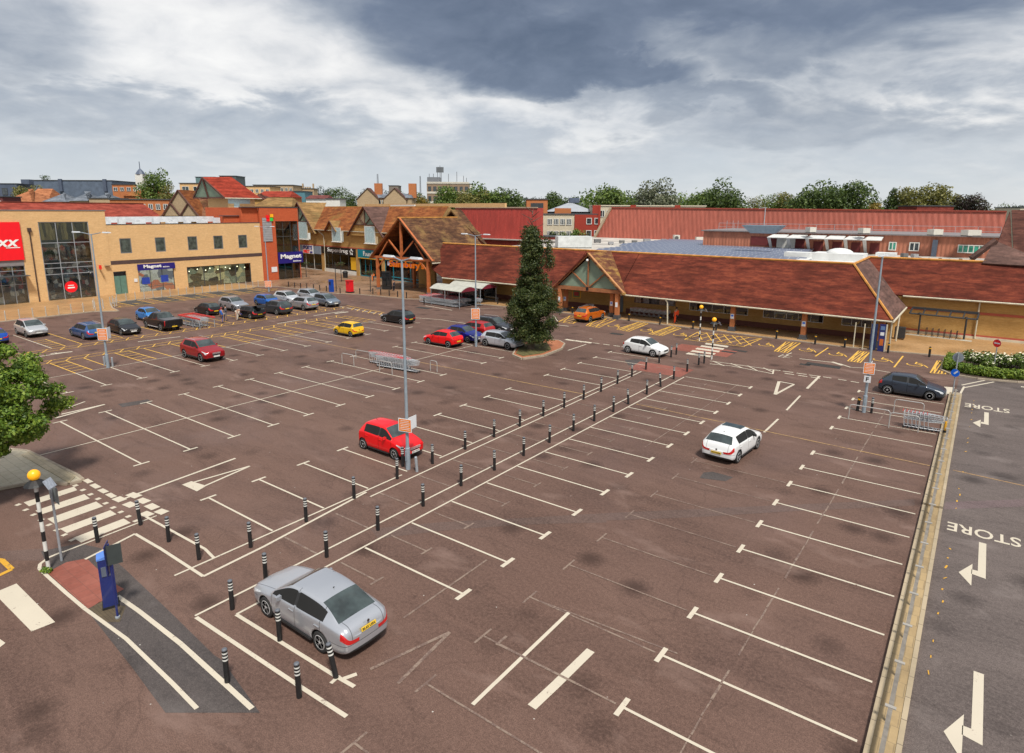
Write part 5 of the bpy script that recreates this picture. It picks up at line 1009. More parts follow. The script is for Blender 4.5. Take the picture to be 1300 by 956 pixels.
for i in range(12): b.fb(F1, 40+i*1.7, 40.9+i*1.7, 9.55, 10.4+.3*(i % 3), -6-(i*5 % 3), -5.2-(i*5 % 3))
build('roof_plant', b, M('plant_white', (.62, .64, .66), .5, .15, 1.2), t)
# red corner tower
t = thing('corner_tower', 'bright red brick corner block with tall glass bay and navy sign', 'building', (-101.7, 67, 0))
b = MB(); b.wall(F1, 63.31, 71, 0, 12.75, [(66.3, 70.9, 0, 10.4)], .4); b.fb(F1, 60.2, 63.31, 10.0, 12.75, -.8, -.48); b.fb(F1, 60.2, 60.5, 9.5, 12.75, -12, -.8); b.fb(F1, 57.5, 60.2, 9.55, 11.3, -1.6, -1.2); b.hexa([F1.p(70.98, z, o) if i_ == 0 else F1.p(s_, z, o) for z in (0, 12.75) for i_, (s_, o) in enumerate(((0, -.4), (70.6, -.4), (65.5, -10), (65.9, -10)))]); build('brick_wall', b, redb, t)
b = MB(); b.fb(F1, 60.1, 71.1, 12.75, 12.88, -.9, .06); b.fb(F1, 57.0, 60.3, 11.3, 11.42, -1.8, -1.0); build('parapet_coping', b, dkm, t); b = MB(); b.slab([F1.p(60.5, 12.25, -.85), F1.p(70.5, 12.25, -.85), F1.p(65.7, 12.25, -10), F1.p(60.5, 12.25, -10)], .05); build('flat_roof', b, flatroof, t)
f = FW(F1, t, 66.3, 70.9, 0, 10.4, .25, dkm, shopg, 3, (2.9, 4.8, 7.7), .08, name='glass_bay'); interior(F1, t, 66.3, 70.9, 0, 10.4, CLUTTER('bay_interior', [(.03, .06, .06), (.07, .11, .11), (.02, .03, .03), (.12, .14, .11), (.02, .02, .02)], .7, 0, 1.), 1.3)
b = MB(); b.fb(F1, 66.35, 71.4, 2.9, 4.9, .05, .25); sg = build('bay_sign', b, navys, t); b = MB(); lets(F1, b, 'Magnet', 68.9, 4.05, 4.3, 1.0, .27, bold=.03); build('lettering', b, letter, sg); b = MB(); lets(F1, b, 'kitchens', 70.1, 3.25, 1.7, .3, .27); build('small_lettering', b, letter, sg)
b = MB(); b.fb(F1, 63.75, 65.5, 6.9, 11.0, .02, .1); [b.fb(F1, 63.75, 65.5, 7+.3*i, 7.08+.3*i, .1, .14, 1) for i in range(13)]; build('louvre_panel', b, [M('louvre_grey', (.3, .3, .31), .5), M('louvre_lip', (.42, .42, .43), .5)], t)
b = MB(); cx0, cz0 = 65.2, 10.9; [b.fb(F1, cx0+a, cx0+a+.62, cz0+c, cz0+c+.55, .15, .22, m_) for a, c, m_ in ((-.75, 0, 0), (0.05, .2, 1), (-.05, -.45, 2), (-.7, -.5, 0))]; build('coloured_emblem', b, [reds, M('emblem_yellow', (.9, .4, .01), .4), M('emblem_green', (.02, .6, .08), .4)], t)
b = MB(); b.fb(F1, 64.9, 66.0, 1.5, 2.4, .03, .08); build('notice', b, signw, t)

# ------------------------------------------------------------------ shops on the plaza
SA, SB = (-111, 81.92), (-77, 77.42); F2 = Frame(SA, SB)
tile_o = TILE('orange_tiles', (.17, .055, .02), (.25, .08, .028), (.32, .12, .036), .5, (.24, .14, .04)); tile_m = TILE('mossy_tiles', (.19, .115, .05), (.26, .155, .06), (.32, .19, .08), .5, (.20, .15, .06)); tile_r = TILE('red_tiles', (.088, .021, .013), (.135, .030, .018), (.19, .046, .023), .6, None); tile_g = TILE('grey_red_lit_tiles', (.10, .06, .052), (.13, .075, .062), (.16, .09, .075), .4); tile_b = TILE('bright_red_tiles', (.22, .03, .018), (.28, .04, .022), (.34, .05, .03), .3)  # grey-red tiles carry the paler tone of a lit slope in their colour
timber = M('dark_timber', (.09, .035, .025), .7, .2, 3); timo = M('orange_timber', (.42, .12, .035), .6, .2, 2, bmp=.2); gutter = M('gutter_cream', (.55, .50, .38), .5, .15, 1.5); lich = M('ridge_lichen', (.48, .22, .05), .9, .3, 1.5, bmp=.4); greenp = M('gable_green', (.19, .26, .19), .6, .15, 1); teal = M('teal_paint', (.0, .20, .27), .45, .08, 2); bluew = M('blind_blue', (.42, .55, .57), .5, .15, 3)
t = thing('shop_terrace', 'terrace of shops with brown tiled gables behind the plaza', 'shop terrace', (-94, 80, 0))
sh = [(-9.25, 1.1, 'grey'), (2.0, 14.1, 'black'), (15.1, 22.6, 'teal')]
holes = [(a, b_, 0, 5.05) for a, b_, _ in sh]+[(23.4, 33.6, .0, 3.6), (-6.85, -3.0, 6.3, 9.4), (6.75, 10.0, 6.3, 9.0), (18.4, 21.8, 6.3, 9.6)]
b = MB(); b.wall(F2, -12, 38, 0, 8.62, [(a, b_, c, min(d, 8.62)) for a, b_, c, d in holes], .4)
build('front_wall', b, buff2, t)
b = MB(); b.fb(F2, -12, 38, 5.14, 5.34, 0, .05); build('red_string_course', b, M('string_red', (.4, .09, .05), .8), t)
def slope(fr, pts): return [fr.p(*q) for q in pts]
# main roof in bays between the gables
ED = 1.0
b = MB()
b.slab(slope(F2, [(-14, 8.5, .5), (38, 8.5, .5), (38-2.2, 13.05, -5.0), (-14, 13.05, -5.0)]), .15); b.slab(slope(F2, [(-14, 13.0, -5.05), (38-2.2, 13.0, -5.05), (38-.5, 8.5, -10.5), (-14, 8.5, -10.5)]), .15)
build('main_roof', b, tile_o, t)
b = MB(); b.slab(slope(F2, [(38.02, 8.5, .5), (38, 8.5, -10.5), (35.9, 13.05, -5.0)]), .15); build('hip_end_roof', b, tile_m, t)
b = MB(); b.fb(F2, -14, 35.9, 12.98, 13.14, -5.12, -4.9); build('ridge', b, lich, t)
b = MB(); b.fb(F2, -1, 37.8, 8.36, 8.5, .45, .62); build('gutter', b, gutter, t)
def gable(s0, s1, zb_, za, proj, right_m, nm='gable', tall=True, zw=None):
    c = (s0+s1)/2; D = -5+(13-za)*.0
    k = (za-zb_)/(13.05-8.5)*5.5; w_ = MB()
    e0 = zb_
    b = MB(); b.slab([F2.p(s0-.35, zb_-.25, proj+.4), F2.p(c, za+.05, proj+.4), F2.p(c, za+.05, .5-(za-8.5)/4.55*5.5), F2.p(s0-.35, zb_-.25, .45)], .14); l_ = build(nm+'_roof_left', b, tile_o, t)
    b = MB(); b.slab([F2.p(s1+.35, zb_-.25, proj+.4), F2.p(c, za+.05, proj+.4), F2.p(c, za+.05, .5-(za-8.5)/4.55*5.5), F2.p(s1+.35, zb_-.25, .45)], .14); build(nm+'_roof_right', b, right_m, t)
    b = MB(); b.poly([F2.p(s0, zb_-.2, proj), F2.p(s1, zb_-.2, proj), F2.p(c, za-.1, proj)]); build(nm+'_wall', b, buff2, t) if not tall else None
    if tall:
        hb = zb_+(za-zb_)*.36; half = (s1-s0)/2*(1-.36); b = MB(); b.slab([F2.p(c-half, hb, proj+.0), F2.p(c+half, hb, proj), F2.p(c, za-.1, proj)], .05)
        b = MB(); b.poly([F2.p(c-half, hb, proj), F2.p(c, hb, proj), F2.p(c, za-.1, proj)], 0); b.poly([F2.p(c, hb, proj+.001), F2.p(c+half, hb, proj+.001), F2.p(c, za-.1, proj+.001)], 1); build(nm+'_infill', b, [M('infill_tan', (.3, .22, .13), .7), greenp], t)
        b = MB(); b.poly([F2.p(s0, zb_-.2, proj), F2.p(s1, zb_-.2, proj), F2.p(c+half, hb, proj), F2.p(c-half, hb, proj)]); b.fb(F2, s0+.5, s1-.5, 8.4, 8.6, 0, proj); build(nm+'_wall', b, buff2, t)
        b = MB(); r = .1; o_ = proj+.1
        for p, q in (((s0-.2, zb_-.25), (c, za)), ((s1+.2, zb_-.25), (c, za)), ((c-half, hb), (c+half, hb)), ((c, hb), (c, za)), ((c, hb), (c-half*.55, hb+(za-hb)*.42)), ((c, hb), (c+half*.55, hb+(za-hb)*.42))): b.tube(F2.p(p[0], p[1], o_+(.22 if p[1] < hb-.1 else 0)), F2.p(q[0], q[1], o_+(.22 if p[1] < hb-.1 else 0)), r*(1.3 if p[1] < hb-.1 else 1), n=4)
        build(nm+'_timbers', b, timber, t)
    else:
        b = MB()
        for p, q in (((s0-.2, zb_-.2), (c, za)), ((s1+.2, zb_-.2), (c, za))): b.tube(F2.p(p[0], p[1], proj+.42), F2.p(q[0], q[1], proj+.42), .1, n=4)
        build(nm+'_timbers', b, timber, t)
gable(-12.8, .1, 7.9, 13.9, .5, tile_m); gable(12.9, 24.3, 7.9, 13.0, .5, tile_g); gable(4.7, 8.3, 8.55, 10.3, .5, tile_m, 'dormer', False)
def blinds(s0, s1, z0, z1):
    f = FW(F2, t, s0, s1, z0, z1, -.55, whitep, winG, 0, (), .14, 'gable_window'); b = MB(); n = 6
    for i in range(n): a = s0+.16+(s1-s0-.32)*i/n; b.fb(F2, a+.03, a+(s1-s0-.32)/n-.05, z0+.16, z1-.15, .59, .64)
    build('blind', b, bluew, f); b = MB(); b.fb(F2, s0-.15, s1+.15, z0-.12, z0+.0, .4, .8); build('sill', b, whitep, f)
blinds(-6.9, -3.0, 6.35, 10.1); blinds(6.75, 10.0, 6.3, 9.05); blinds(18.4, 21.8, 6.4, 9.55)
b = MB(); b.path([F2.p(1.0, 8.4, .55), F2.p(2.6, 7.3, .12), F2.p(2.7, 5.3, .1), F2.p(2.7, .1, .12)], .09, 8); build('downpipe', b, gutter, t)
f = FW(F2, t, -9.2, 1.05, 0.1, 3.5, .3, whitep, shopg, 3, (), .1, 'shop_front'); interior(F2, t, -9.2, 1.05, 0, 3.5, stock, 1.3)
b = MB(); b.fb(F2, -9.25, 1.1, 3.45, 5.05, -.1, .1); sg = build('fascia_sign', b, M('fascia_blue_grey', (.22, .28, .36), .5), t); b = MB(); b.fb(F2, -6.3, -1.9, 3.35, 5.1, .1, .16); s2_ = build('sign_panel', b, letter, sg)
b = MB(); lets(F2, b, 'SPORTS', -4.2, 4.62, 3.9, .78, .18, 0, bold=.03, shear=.12); lets(F2, b, 'DIRECT', -4.75, 3.78, 2.7, .62, .18, 1, bold=.03, shear=.12); lets(F2, b, '.com', -2.75, 3.68, 1.1, .42, .18, 0, bold=.02); build('lettering', b, [M('ink_navy', (.02, .02, .22), .5), reds], sg)
f = FW(F2, t, 2.0, 14.1, .7, 3.8, .3, dkm, shopg, 4, (), .1, 'shop_front'); interior(F2, t, 2, 14.1, 0, 3.8, CLUTTER('chemist_window', [(.4, .4, .38), (.05, .04, .05), (.3, .05, .1), (.42, .42, .38), (.03, .03, .03), (.5, .3, .02), (.42, .42, .36)], 1.3, .8, .6), .9)  # chemist goods glow, standing in for the shop's lighting
b = MB(); b.fb(F2, 2.0, 14.1, .0, .7, -.2, -.05); build('stall_riser', b, whitep, t); b = MB(); b.fb(F2, 11.9, 13.7, 1.0, 3.4, -.25, -.2); build('yellow_poster', b, M('poster_yellow', (.75, .42, .02), .5), t)
b = MB(); b.fb(F2, 1.4, 14.2, 3.75, 5.1, -.1, .12); sg = build('fascia_sign', b, M('fascia_black', (.012, .012, .014), .4), t); b = MB(); lets(F2, b, 'Superdrug', 7.7, 4.45, 7.6, 1.05, .14, bold=.0)
st_ = F2.p(12.8, 4.45, .16); pts = [st_+F2.d*(.62 if i % 2 == 0 else .3)*math.sin(math.pi*i/5)+Vector((0, 0, (.62 if i % 2 == 0 else .3)*math.cos(math.pi*i/5))) for i in range(10)]
for p, q in zip(pts, pts[1:]+pts[:1]): b.tube(p, q, .05, n=4)
build('lettering', b, letter, sg)
f = FW(F2, t, 15.1, 22.6, .1, 3.6, .3, teal, shopg, 4, (), .14, 'shop_front'); interior(F2, t, 15.1, 22.6, 0, 3.6, CLUTTER('teal_shop', [(.02, .05, .06), (.02, .2, .26), (.015, .02, .02), (.1, .35, .38), (.3, .3, .28)], 1.0, .3, .5), 1.2)  # goods behind the teal front glow too, with no lamp inside
b = MB(); b.fb(F2, 15.0, 22.8, 3.55, 5.12, -.1, .12, 0); b.fb(F2, 15.0, 22.8, 3.45, 3.57, -.1, .16, 1); sg = build('fascia_sign', b, [teal, byel], t); b = MB(); lets(F2, b, 'Poundland', 19.4, 4.4, 4.9, .9, .14, bold=.01); build('lettering', b, letter, sg)
f = FW(F2, t, 23.4, 33.6, .0, 3.6, .3, teal, shopg, 4, (.6,), .16, 'shop_front'); interior(F2, t, 23.4, 33.6, 0, 3.6, CLUTTER('back_window', [(.03, .03, .03), (.05, .04, .03), (.02, .02, .02), (.13, .12, .1)], 1.2, 0, .6), 1.)
b = MB()
for i in range(7): b.fb(F2, 24.2+i*1.3, 25.0+i*1.3, 2.6+.15*(i % 2), 3.3, -.22, -.18, i % 3)
build('window_posters', b, [M('poster_pale', (.5, .55, .7), .5), M('poster_purple', (.2, .1, .4), .5), M('poster_sky', (.15, .3, .6), .5)], t)
b = MB(); b.fb(F2, 9.5, 17.5, 12.95, 13.5, -12, -11.6); b.fb(F2, -6, 39, 13.0, 13.75, -16, -15.5, 1); build('rear_parapet', b, [whitep, buff], t)

# ------------------------------------------------------------------ entrance canopy with the orange timber gable
t = thing('entrance_canopy', 'large orange timber gable canopy with orange lettering over the plaza entrance', 'entrance canopy', (-72, 68, 0))
F3 = Frame((-77.6, 67.9), (-65.9, 67.9)); Lc = F3.L; cc = Lc/2; zb_ = 5.15; za = 11.1
for s_ in (.3, Lc-.3): b = MB(); b.fb(F3, s_-.2, s_+.2, .0, 5.0, -.4, 0, 0); b.fb(F3, s_-.26, s_+.26, 0, .35, -.46, .06, 1); build('post', b, [timo, M('post_base', (.14, .13, .13), .8)], t)
for s_ in (.3, Lc-.3): b = MB(); b.fb(F3, s_-.2, s_+.2, .0, 5.0, -8.4, -8); build('post', b, timo, t)
b = MB(); b.fb(F3, -.9, Lc+.9, 5.0, 5.35, -.35, -.0); build('tie_beam', b, timo, t)
b = MB(); b.fb(F3, cc-.17, cc+.17, 5.35, za-.4, -.3, -.0); build('king_post', b, timo, t)
for sg_ in (-1, 1):
    b = MB(); b.tube(F3.p(cc, 5.5, -.1), F3.p(cc+sg_*2.7, 7.9, -.1), .14, n=4); build('brace', b, timo, t)
    b = MB(); b.tube(F3.p(cc+sg_*4.9, 5.35, -.1), F3.p(cc+sg_*3.0, 7.6, -.1), .12, n=4); build('strut', b, timo, t)
    b = MB(); b.tube(F3.p(cc+sg_*(Lc/2-.3), 3.4, -.15), F3.p(cc+sg_*(Lc/2-2.0), 5.0, -.15), .12, n=4); build('knee_brace', b, timo, t)
    b = MB(); b.tube(F3.p(cc+sg_*(cc+.9), zb_-.1, .12), F3.p(cc, za+.1, .12), .22, n=4); build('barge_board', b, timo, t)
b = MB(); b.slab([F3.p(-1.1, zb_-.15, .35), F3.p(cc, za+.18, .35), F3.p(cc, za+.18, -13.2), F3.p(-1.1, zb_-.15, -11.5)], .2); build('roof_left', b, tile_o, t)
F3d = TILE('brown_mottled_tiles', (.07, .035, .024), (.115, .055, .03), (.19, .10, .045), .8, (.24, .15, .055))
b = MB(); b.slab([F3.p(Lc+1.1, zb_-.15, .35), F3.p(cc, za+.18, .35), F3.p(cc, za+.18, -13.3), F3.p(cc+4.6, za-4.55, -14.4), F3.p(Lc+1.1, zb_-.15, -14.4)], .2); build('roof_right', b, F3d, t)
b = MB(); b.slab([F3.p(cc-1.3, 12.55, -13.0), F3.p(cc+.1, za+.1, -13.0), F3.p(cc+5.2, 6.0, -15.6), F3.p(cc-1.3, 12.55, -15.6)], .2); b.slab([F3.p(cc-1.3, 12.55, -13), F3.p(cc-5, 9, -13), F3.p(cc-5, 9, -15.6), F3.p(cc-1.3, 12.55, -15.6)], .2); build('rear_roof', b, F3d, t)
b = MB(); b.fb(F3, cc-.12, cc+.12, za+.13, za+.32, -13, .4); build('ridge', b, lich, t)
b = MB(); b.fb(F3, Lc+1.0, Lc+1.16, zb_-.42, zb_-.25, -5, .35); build('gutter', b, gutter, t)
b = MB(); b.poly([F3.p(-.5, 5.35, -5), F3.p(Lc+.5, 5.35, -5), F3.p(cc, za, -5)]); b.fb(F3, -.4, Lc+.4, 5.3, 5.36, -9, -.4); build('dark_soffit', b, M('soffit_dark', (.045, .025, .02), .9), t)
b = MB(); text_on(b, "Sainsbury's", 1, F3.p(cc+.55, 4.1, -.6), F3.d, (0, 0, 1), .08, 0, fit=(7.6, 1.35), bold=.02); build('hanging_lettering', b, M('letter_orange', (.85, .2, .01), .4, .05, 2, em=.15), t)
b = MB(); b.fb(F3, cc-3.2, cc+4.4, 4.78, 5.0, -.66, -.6); build('letter_rail', b, timo, t)
# ------------------------------------------------------------------ food store with long tiled roof
t = thing('food_store', 'long low golden brick store under a deep red-brown tiled roof', 'supermarket', (-30, 70, 0))
def yE(x): return 67.0-.024*(x+64)
def yR(x): return 72.2-.018*(x+64)
roof = []
b = MB(); zE, zR = 3.0, 7.42
b.slab([(-62.3, yE(-62.3), zE), (-41.5, yE(-41.5), zE), (-41.5, yR(-41.5), zR), (-67.0, yR(-67), zR), (-65.8, yE(-65.8)+1.2, zE+1.0)], .18)
b.slab([(-41.4, yE(-41.4)+.02, zE), (-34.0, yE(-34)+.02, zE), (-34.0, yR(-34)-.02, zR-.02), (-41.4, yR(-41.4)-.02, zR-.02)], .18)
b.slab([(-33.9, yE(-33.9), zE), (-6.05, yE(-6.05), 2.85), (-10.5, yR(-10.5), zR-.1), (-33.9, yR(-33.9), zR)], .18)
build('front_roof', b, tile_r, t)
b = MB(); b.slab([(-6.0, yE(-6.05), 2.85), (-6.0, 76.7, 2.85), (-10.45, 80.4, 7.4), (-10.45, yR(-10.5), 7.32)], .18); build('hip_roof', b, tile_g, t)  # lit east slope: its lighter look is put into the tile colour
b = MB(); b.slab([(-7.2, 76.85, 4.0), (16, 76.85, 4.0), (16, 81.0, 7.45), (-10.6, 81.0, 7.45)], .18); build('wing_roof', b, tile_r, t)
b = MB(); P_ = lambda x, z, dz=.0: (x, yR(x), z+dz)
b.tube(P_(-67, 7.5), P_(-10.5, 7.38), .13, n=6); b.tube(P_(-10.45, 7.38), (-10.45, 81, 7.5), .13, n=6); b.tube((-10.5, yR(-10.5), 7.4), (-6.05, yE(-6.05), 2.95), .11, n=6); b.tube((-10.4, 81, 7.52), (16, 81, 7.52), .13, n=6); build('ridge_tiles', b, lich, t)
b = MB(); b.b2(-62.3, -34.3, 66.35, 66.45, 2.8, 2.98); b.tube((-62.3, yE(-62.3)-.06, 2.9), (-41.5, yE(-41.5)-.06, 2.9), .09, n=6); b = MB(); b.tube((-62.3, yE(-62.3)-.1, 2.9), (-41.8, yE(-41.8)-.1, 2.9), .09, n=6); b.tube((-33.5, yE(-33.5)-.1, 2.9), (-6.05, yE(-6.05)-.1, 2.75), .09, n=6); b.tube((-5.95, yE(-6.05)-.1, 2.75), (-5.95, 76.6, 2.75), .09, n=6); b.tube((-6.4, 76.7, 3.9), (16, 76.7, 3.9), .09, n=6); build('gutter', b, gutter, t)
b = MB(); F4 = Frame((-66, 70.9), (-7.0, 70.55)); wins = [(-26.9, -20.2), (-18.6, -12.6), (-10.9, -8.2)]; H4 = [(a+66, b_+66, 1.2, 2.6) for a, b_ in wins]; H4 += [(-50+66, -46+66, 1.0, 2.6), (-37.2+66, -35.4+66, 0, 2.7), (-33.9+66, -28.6+66, 1.45, 2.7)]
b.wall(F4, 0, 59, 0, 3.4, H4, .3); build('front_wall', b, buff2, t); b = MB(); b.fb(F4, 0, 15.8, .07, .75, 0, .03); b.fb(F4, 20, 28.6, .07, .75, 0, .03); b.fb(F4, 31, 58.9, .07, .62, 0, .03); build('plinth', b, M('plinth_red', (.13, .045, .03), .85), t)
for (a, b_), n_ in zip(wins, (5, 5, 3)): FW(F4, t, a+66, b_+66, 1.2, 2.6, .1, whitep, winD, n_, (), .05)
f = FW(F4, t, 16, 20, 1.0, 2.6, .1, dkm, winD, 3, (), .06); FW(F4, t, 32.1, 37.4, 1.45, 2.7, .1, dkm, winD, 5, (), .05, 'poster_window')
b = MB(); cols_ = [(.3, .22, .18), (.25, .25, .27), (.1, .1, .12)]
for i in range(5): b.fb(F4, 32.25+1.04*i, 33.0+1.04*i, 1.5, 2.6, -.03, .0, i % 3)
build('posters', b, [M('poster_tan_%d' % i, c, .5, .6, 4) for i, c in enumerate(cols_)], t)
b = MB(); b.fb(F4, 28.9, 30.5, 0, 2.6, -.25, -.15); build('grey_door', b, M('door_grey', (.10, .12, .13), .4), t)
b = MB(); b.fb(F4, 23.2, 24.5, 1.3, 2.4, 0, .05, 0); b.fb(F4, 23.35, 24.35, 1.42, 2.28, .05, .07, 1); b.fb(F4, 23.5, 24.2, 1.6, 2.1, .07, .09, 2); build('framed_poster', b, [byel, M('poster_green', (.15, .2, .05), .5), M('poster_red', (.45, .02, .02), .5)], t)
# right-hand wall
F5 = Frame((-6.6, 77.5), (16, 77.5)); b = MB(); b.fb(F5, 0, 22, 0, 4.3, -.3, 0); b.b2(-6.9, -6.6, 70.6, 77.5, 0, 3.2); build('side_wall', b, buff2, t); b = MB(); b.fb(F5, 0, 22, 2.5, 2.75, 0, .025); b.fb(F5, 0, 22, .3, .48, 0, .025); build('red_band', b, M('string_red', (.4, .09, .05), .8), t)
b = MB(); b.fb(F5, 0, 22, .07, .3, 0, .12); build('kerb_course', b, gutter, t)
b = MB(); b.tube((.1, 77.35, 0.1), (.1, 77.3, 3.9), .07); build('downpipe', b, gutter, t)
# brick pillars
for i, x in enumerate((-57, -49.5, -41.6, -35.0, -20.6, -13.55)):
    y = yE(x)+.75; b = MB(); b.box((x, y, 1.6), (.45, .45, 2.9)); pl = build('pillar', b, orb, t); b = MB(); b.box((x, y, .28), (.62, .62, .5)); b.box((x, y, .1), (.8, .8, .2)); build('pillar_base', b, M('base_dark', (.07, .07, .075), .7), pl)
    if i > 1: b = MB(); b.box((x, y-.24, 1.65), (.36, .03, .52), 0); b.box((x, y-.257, 1.72), (.22, .01, .16), 1); build('notice', b, [signw, bl], pl)
b = MB(); x, y = -6.9, 66.3; b.box((x, y, 1.6), (.45, .45, 3)); b.box((x, y, .4), (.6, .6, .8), 1); build('pillar', b, [orb, M('base_dark', (.07, .07, .075), .7)], t)
b = MB(); b.path([(-27.9, yE(-27.9)-.1, 2.85), (-27.7, yE(-27.9)-.0, 2.5), (-27.6, yE(-27.9)+.05, .1)], .08, 8); build('downpipe', b, gutter, t)
b = MB(); b.path([(-6.1, 66.0, 2.7), (-6.1, 66.4, .1)], .08, 8); b.path([(-6.0, 71.0, 2.7), (-6.05, 71.0, .1)], .08, 8); build('downpipe', b, gutter, t)
# green gable porch
t = thing('gable_porch', 'green timber gable porch with orange frame on the store front', 'porch', (-37.7, 65, 0))
gx0, gx1, gy = -42.3, -33.3, 65.9; gc = (gx0+gx1)/2; F6 = Frame((gx0, gy), (gx1, gy)); gl = gx1-gx0; zg = 3.2; zt_ = 7.45
b = MB(); b.poly([F6.p(.4, zg+.25, -.25), F6.p(gl-.4, zg+.25, -.25), F6.p(gl/2, zt_-.4, -.25)]); build('green_panel', b, greenp, t)
b = MB(); b.fb(F6, -.2, gl+.2, zg-.2, zg+.22, -.35, -.0); build('tie_beam', b, M('timber_tan', (.30, .115, .045), .7, .2, 2), t)
for p, q, r in (((-.3, zg-.1), (gl/2, zt_), .2), ((gl+.3, zg-.1), (gl/2, zt_), .2)): b = MB(); b.tube(F6.p(*p, .02), F6.p(*q, .02), r, n=4); build('barge_board', b, M('timber_pale', (.42, .2, .08), .7, .2, 2), t)
for p, q in (((gl/2, zg), (gl/2, zt_-.5)), ((gl/2, zg+.2), (gl/2-2.2, zg+2.0)), ((gl/2, zg+.2), (gl/2+2.2, zg+2.0))): b = MB(); b.tube(F6.p(*p, -.12), F6.p(*q, -.12), .1, n=4); build('brace', b, M('timber_tan', (.30, .115, .045), .7, .2, 2), t)
b = MB(); b.slab([F6.p(-.45, zg-.2, .3), F6.p(gl/2, zt_+.15, .3), F6.p(gl/2, zt_+.15, -5.6), F6.p(-.45, zg-.2, -.6)], .16); build('roof_left', b, tile_r, t)
b = MB(); b.slab([F6.p(gl+.45, zg-.2, .3), F6.p(gl/2, zt_+.15, .3), F6.p(gl/2, zt_+.15, -5.6), F6.p(gl+.45, zg-.2, -.6)], .16); build('roof_right', b, TILE('porch_tiles', (.12, .045, .03), (.16, .065, .035), (.28, .17, .05), .6, (.34, .21, .05)), t)
b = MB(); b.sphere(F6.p(gl/2, zt_-.75, .2), .16, 10); b.fb(F6, gl/2-.15, gl/2+.15, zg-.1, zg+.3, 0, .05, 1); build('porch_lamp', b, [letter, bblack], t)
for sx in (.55, gl-.55):
    b = MB(); b.fb(F6, sx-.22, sx+.22, 0, 3.0, -.45, 0, 0); b.fb(F6, sx-.32, sx+.32, 0, .5, -.55, .1, 1); b.fb(F6, sx-.14, sx+.14, 1.45, 2.0, 0, .03, 2); build('pillar', b, [orb, M('base_dark', (.07, .07, .075), .7), signw], t)
# dark hip roof at the far right
t = thing('corner_roof_block', 'tall dark tiled roof block cut by the right edge of the photo', 'building', (8, 84, 0))
b = MB(); b.slab([(2.6, 84, 6.3), (20, 84, 6.3), (20, 93, 12.9), (1.7, 93, 12.75)], .2); b.slab([(.4, 82.5, 7.3), (1.6, 93.2, 12.6), (2.5, 84, 6.2)], .1); build('tiled_roof', b, TILE('dark_brown_tiles', (.07, .03, .024), (.10, .04, .03), (.13, .055, .04), .4), t)
b = MB(); b.slab([(.9, 82.4, 9.4), (20, 79.5, 7.3), (3.0, 79.4, 7.3)], .1); b.b2(2.5, 20, 84.5, 99, 0, 6.2); b = MB(); b.b2(2.9, 20, 84.6, 99, 0, 6.0); build('brick_base', b, buff2, t)
b = MB(); b.tube((-1.2, 82.5, 7.7), (.6, 83.5, 9.6), .35, n=6); b.slab([(.5, 84, 9.6), (6, 80.2, 7.3), (-.2, 80.6, 7.4)], .15); build('lean_roof', b, tile_g, t)
# ------------------------------------------------------------------ store flat roof, solar rows, red cladding
t = thing('store_rear', 'flat roofed rear of the store ringed by tall red metal cladding', 'building', (-35, 110, 0)); mans = CORR('red_cladding', (.36, .095, .062), .9); mans2 = CORR('orange_cladding', (.46, .17, .10), .5)
b = MB(); b.b2(-66, -11.2, 73.4, 132, 6.3, 6.5); b.b2(-11.2, 1.7, 82, 132, 6.3, 6.5); b.b2(-100, -66, 108, 132, 6.3, 6.5); build('roof_deck', b, M('roof_membrane', (.42, .39, .35), .7, .35, .25, bmp=.2), t); b = MB(); b.b2(-64, -11.5, 74, 131, 0, 6.3); b.b2(-11.5, 1.5, 83, 131, 0, 6.3); build('store_wall', b, buff2, t)
b = MB(); b.hexa([(-72.6, 129.8, 6.3), (1.8, 129.8, 6.3), (1.8, 134, 6.3), (-72.6, 134, 6.3), (-69.4, 131, 13.2), (1.8, 131, 12.62), (1.8, 134, 12.62), (-69.4, 134, 13.2)]); build('back_cladding', b, mans, t)
b = MB(); b.tube((-69.4, 130.9, 13.25), (1.8, 130.9, 12.67), .16, n=4); build('back_coping', b, M('coping_red', (.28, .05, .03), .6), t); b = MB(); b.tube((-72.8, 129.7, 6.5), (-69.5, 130.9, 13.2), .4, n=4); build('end_trim', b, M('trim_stone', (.36, .28, .19), .7), t)
b = MB(); b.hexa([(-98, 108.5, 0), (-75.3, 108.5, 0), (-75.3, 112, 0), (-98, 112, 0), (-98, 110, 13.0), (-75.3, 110, 13.0), (-75.3, 112, 13.0), (-98, 112, 13.0)]); build('left_cladding', b, CORR('crimson_cladding', (.38, .045, .032)), t); b = MB(); b.tube((-98, 109.9, 13.08), (-75.3, 109.9, 13.08), .17, n=4); build('left_coping', b, M('coping_pale', (.4, .3, .22), .6), t)
b = MB()
for i in range(12): b.b2(-96.5+i*.9, -96+i*.9, 111, 111.5, 13.05, 13.4)
build('roof_vents', b, whitep, t)
b = MB(); b.b2(-38.3, 1.5, 105, 121, 6.5, 9.25); build('plant_room', b, mans2, t); b = MB(); b.b2(-38.6, 1.6, 104.6, 121, 9.25, 9.42); build('plant_room_roof', b, M('roof_grey_trim', (.2, .18, .18), .6), t)
b = MB()
for x in np.linspace(-36, 1.2, 16): b.tube((x, 105.6, 9.4), (x, 105.6, 10.6), .035, n=4)
b.tube((-36, 105.6, 10.6), (1.2, 105.6, 10.6), .035, n=4); b.tube((-36, 105.6, 10.0), (1.2, 105.6, 10.0), .025, n=4)
for x in (-35, -34, -33.2): b.tube((x, 106.5, 9.4), (x, 106.5, 11), .04, n=4)
build('guard_rail', b, M('rail_grey', (.35, .36, .38), .4), t)
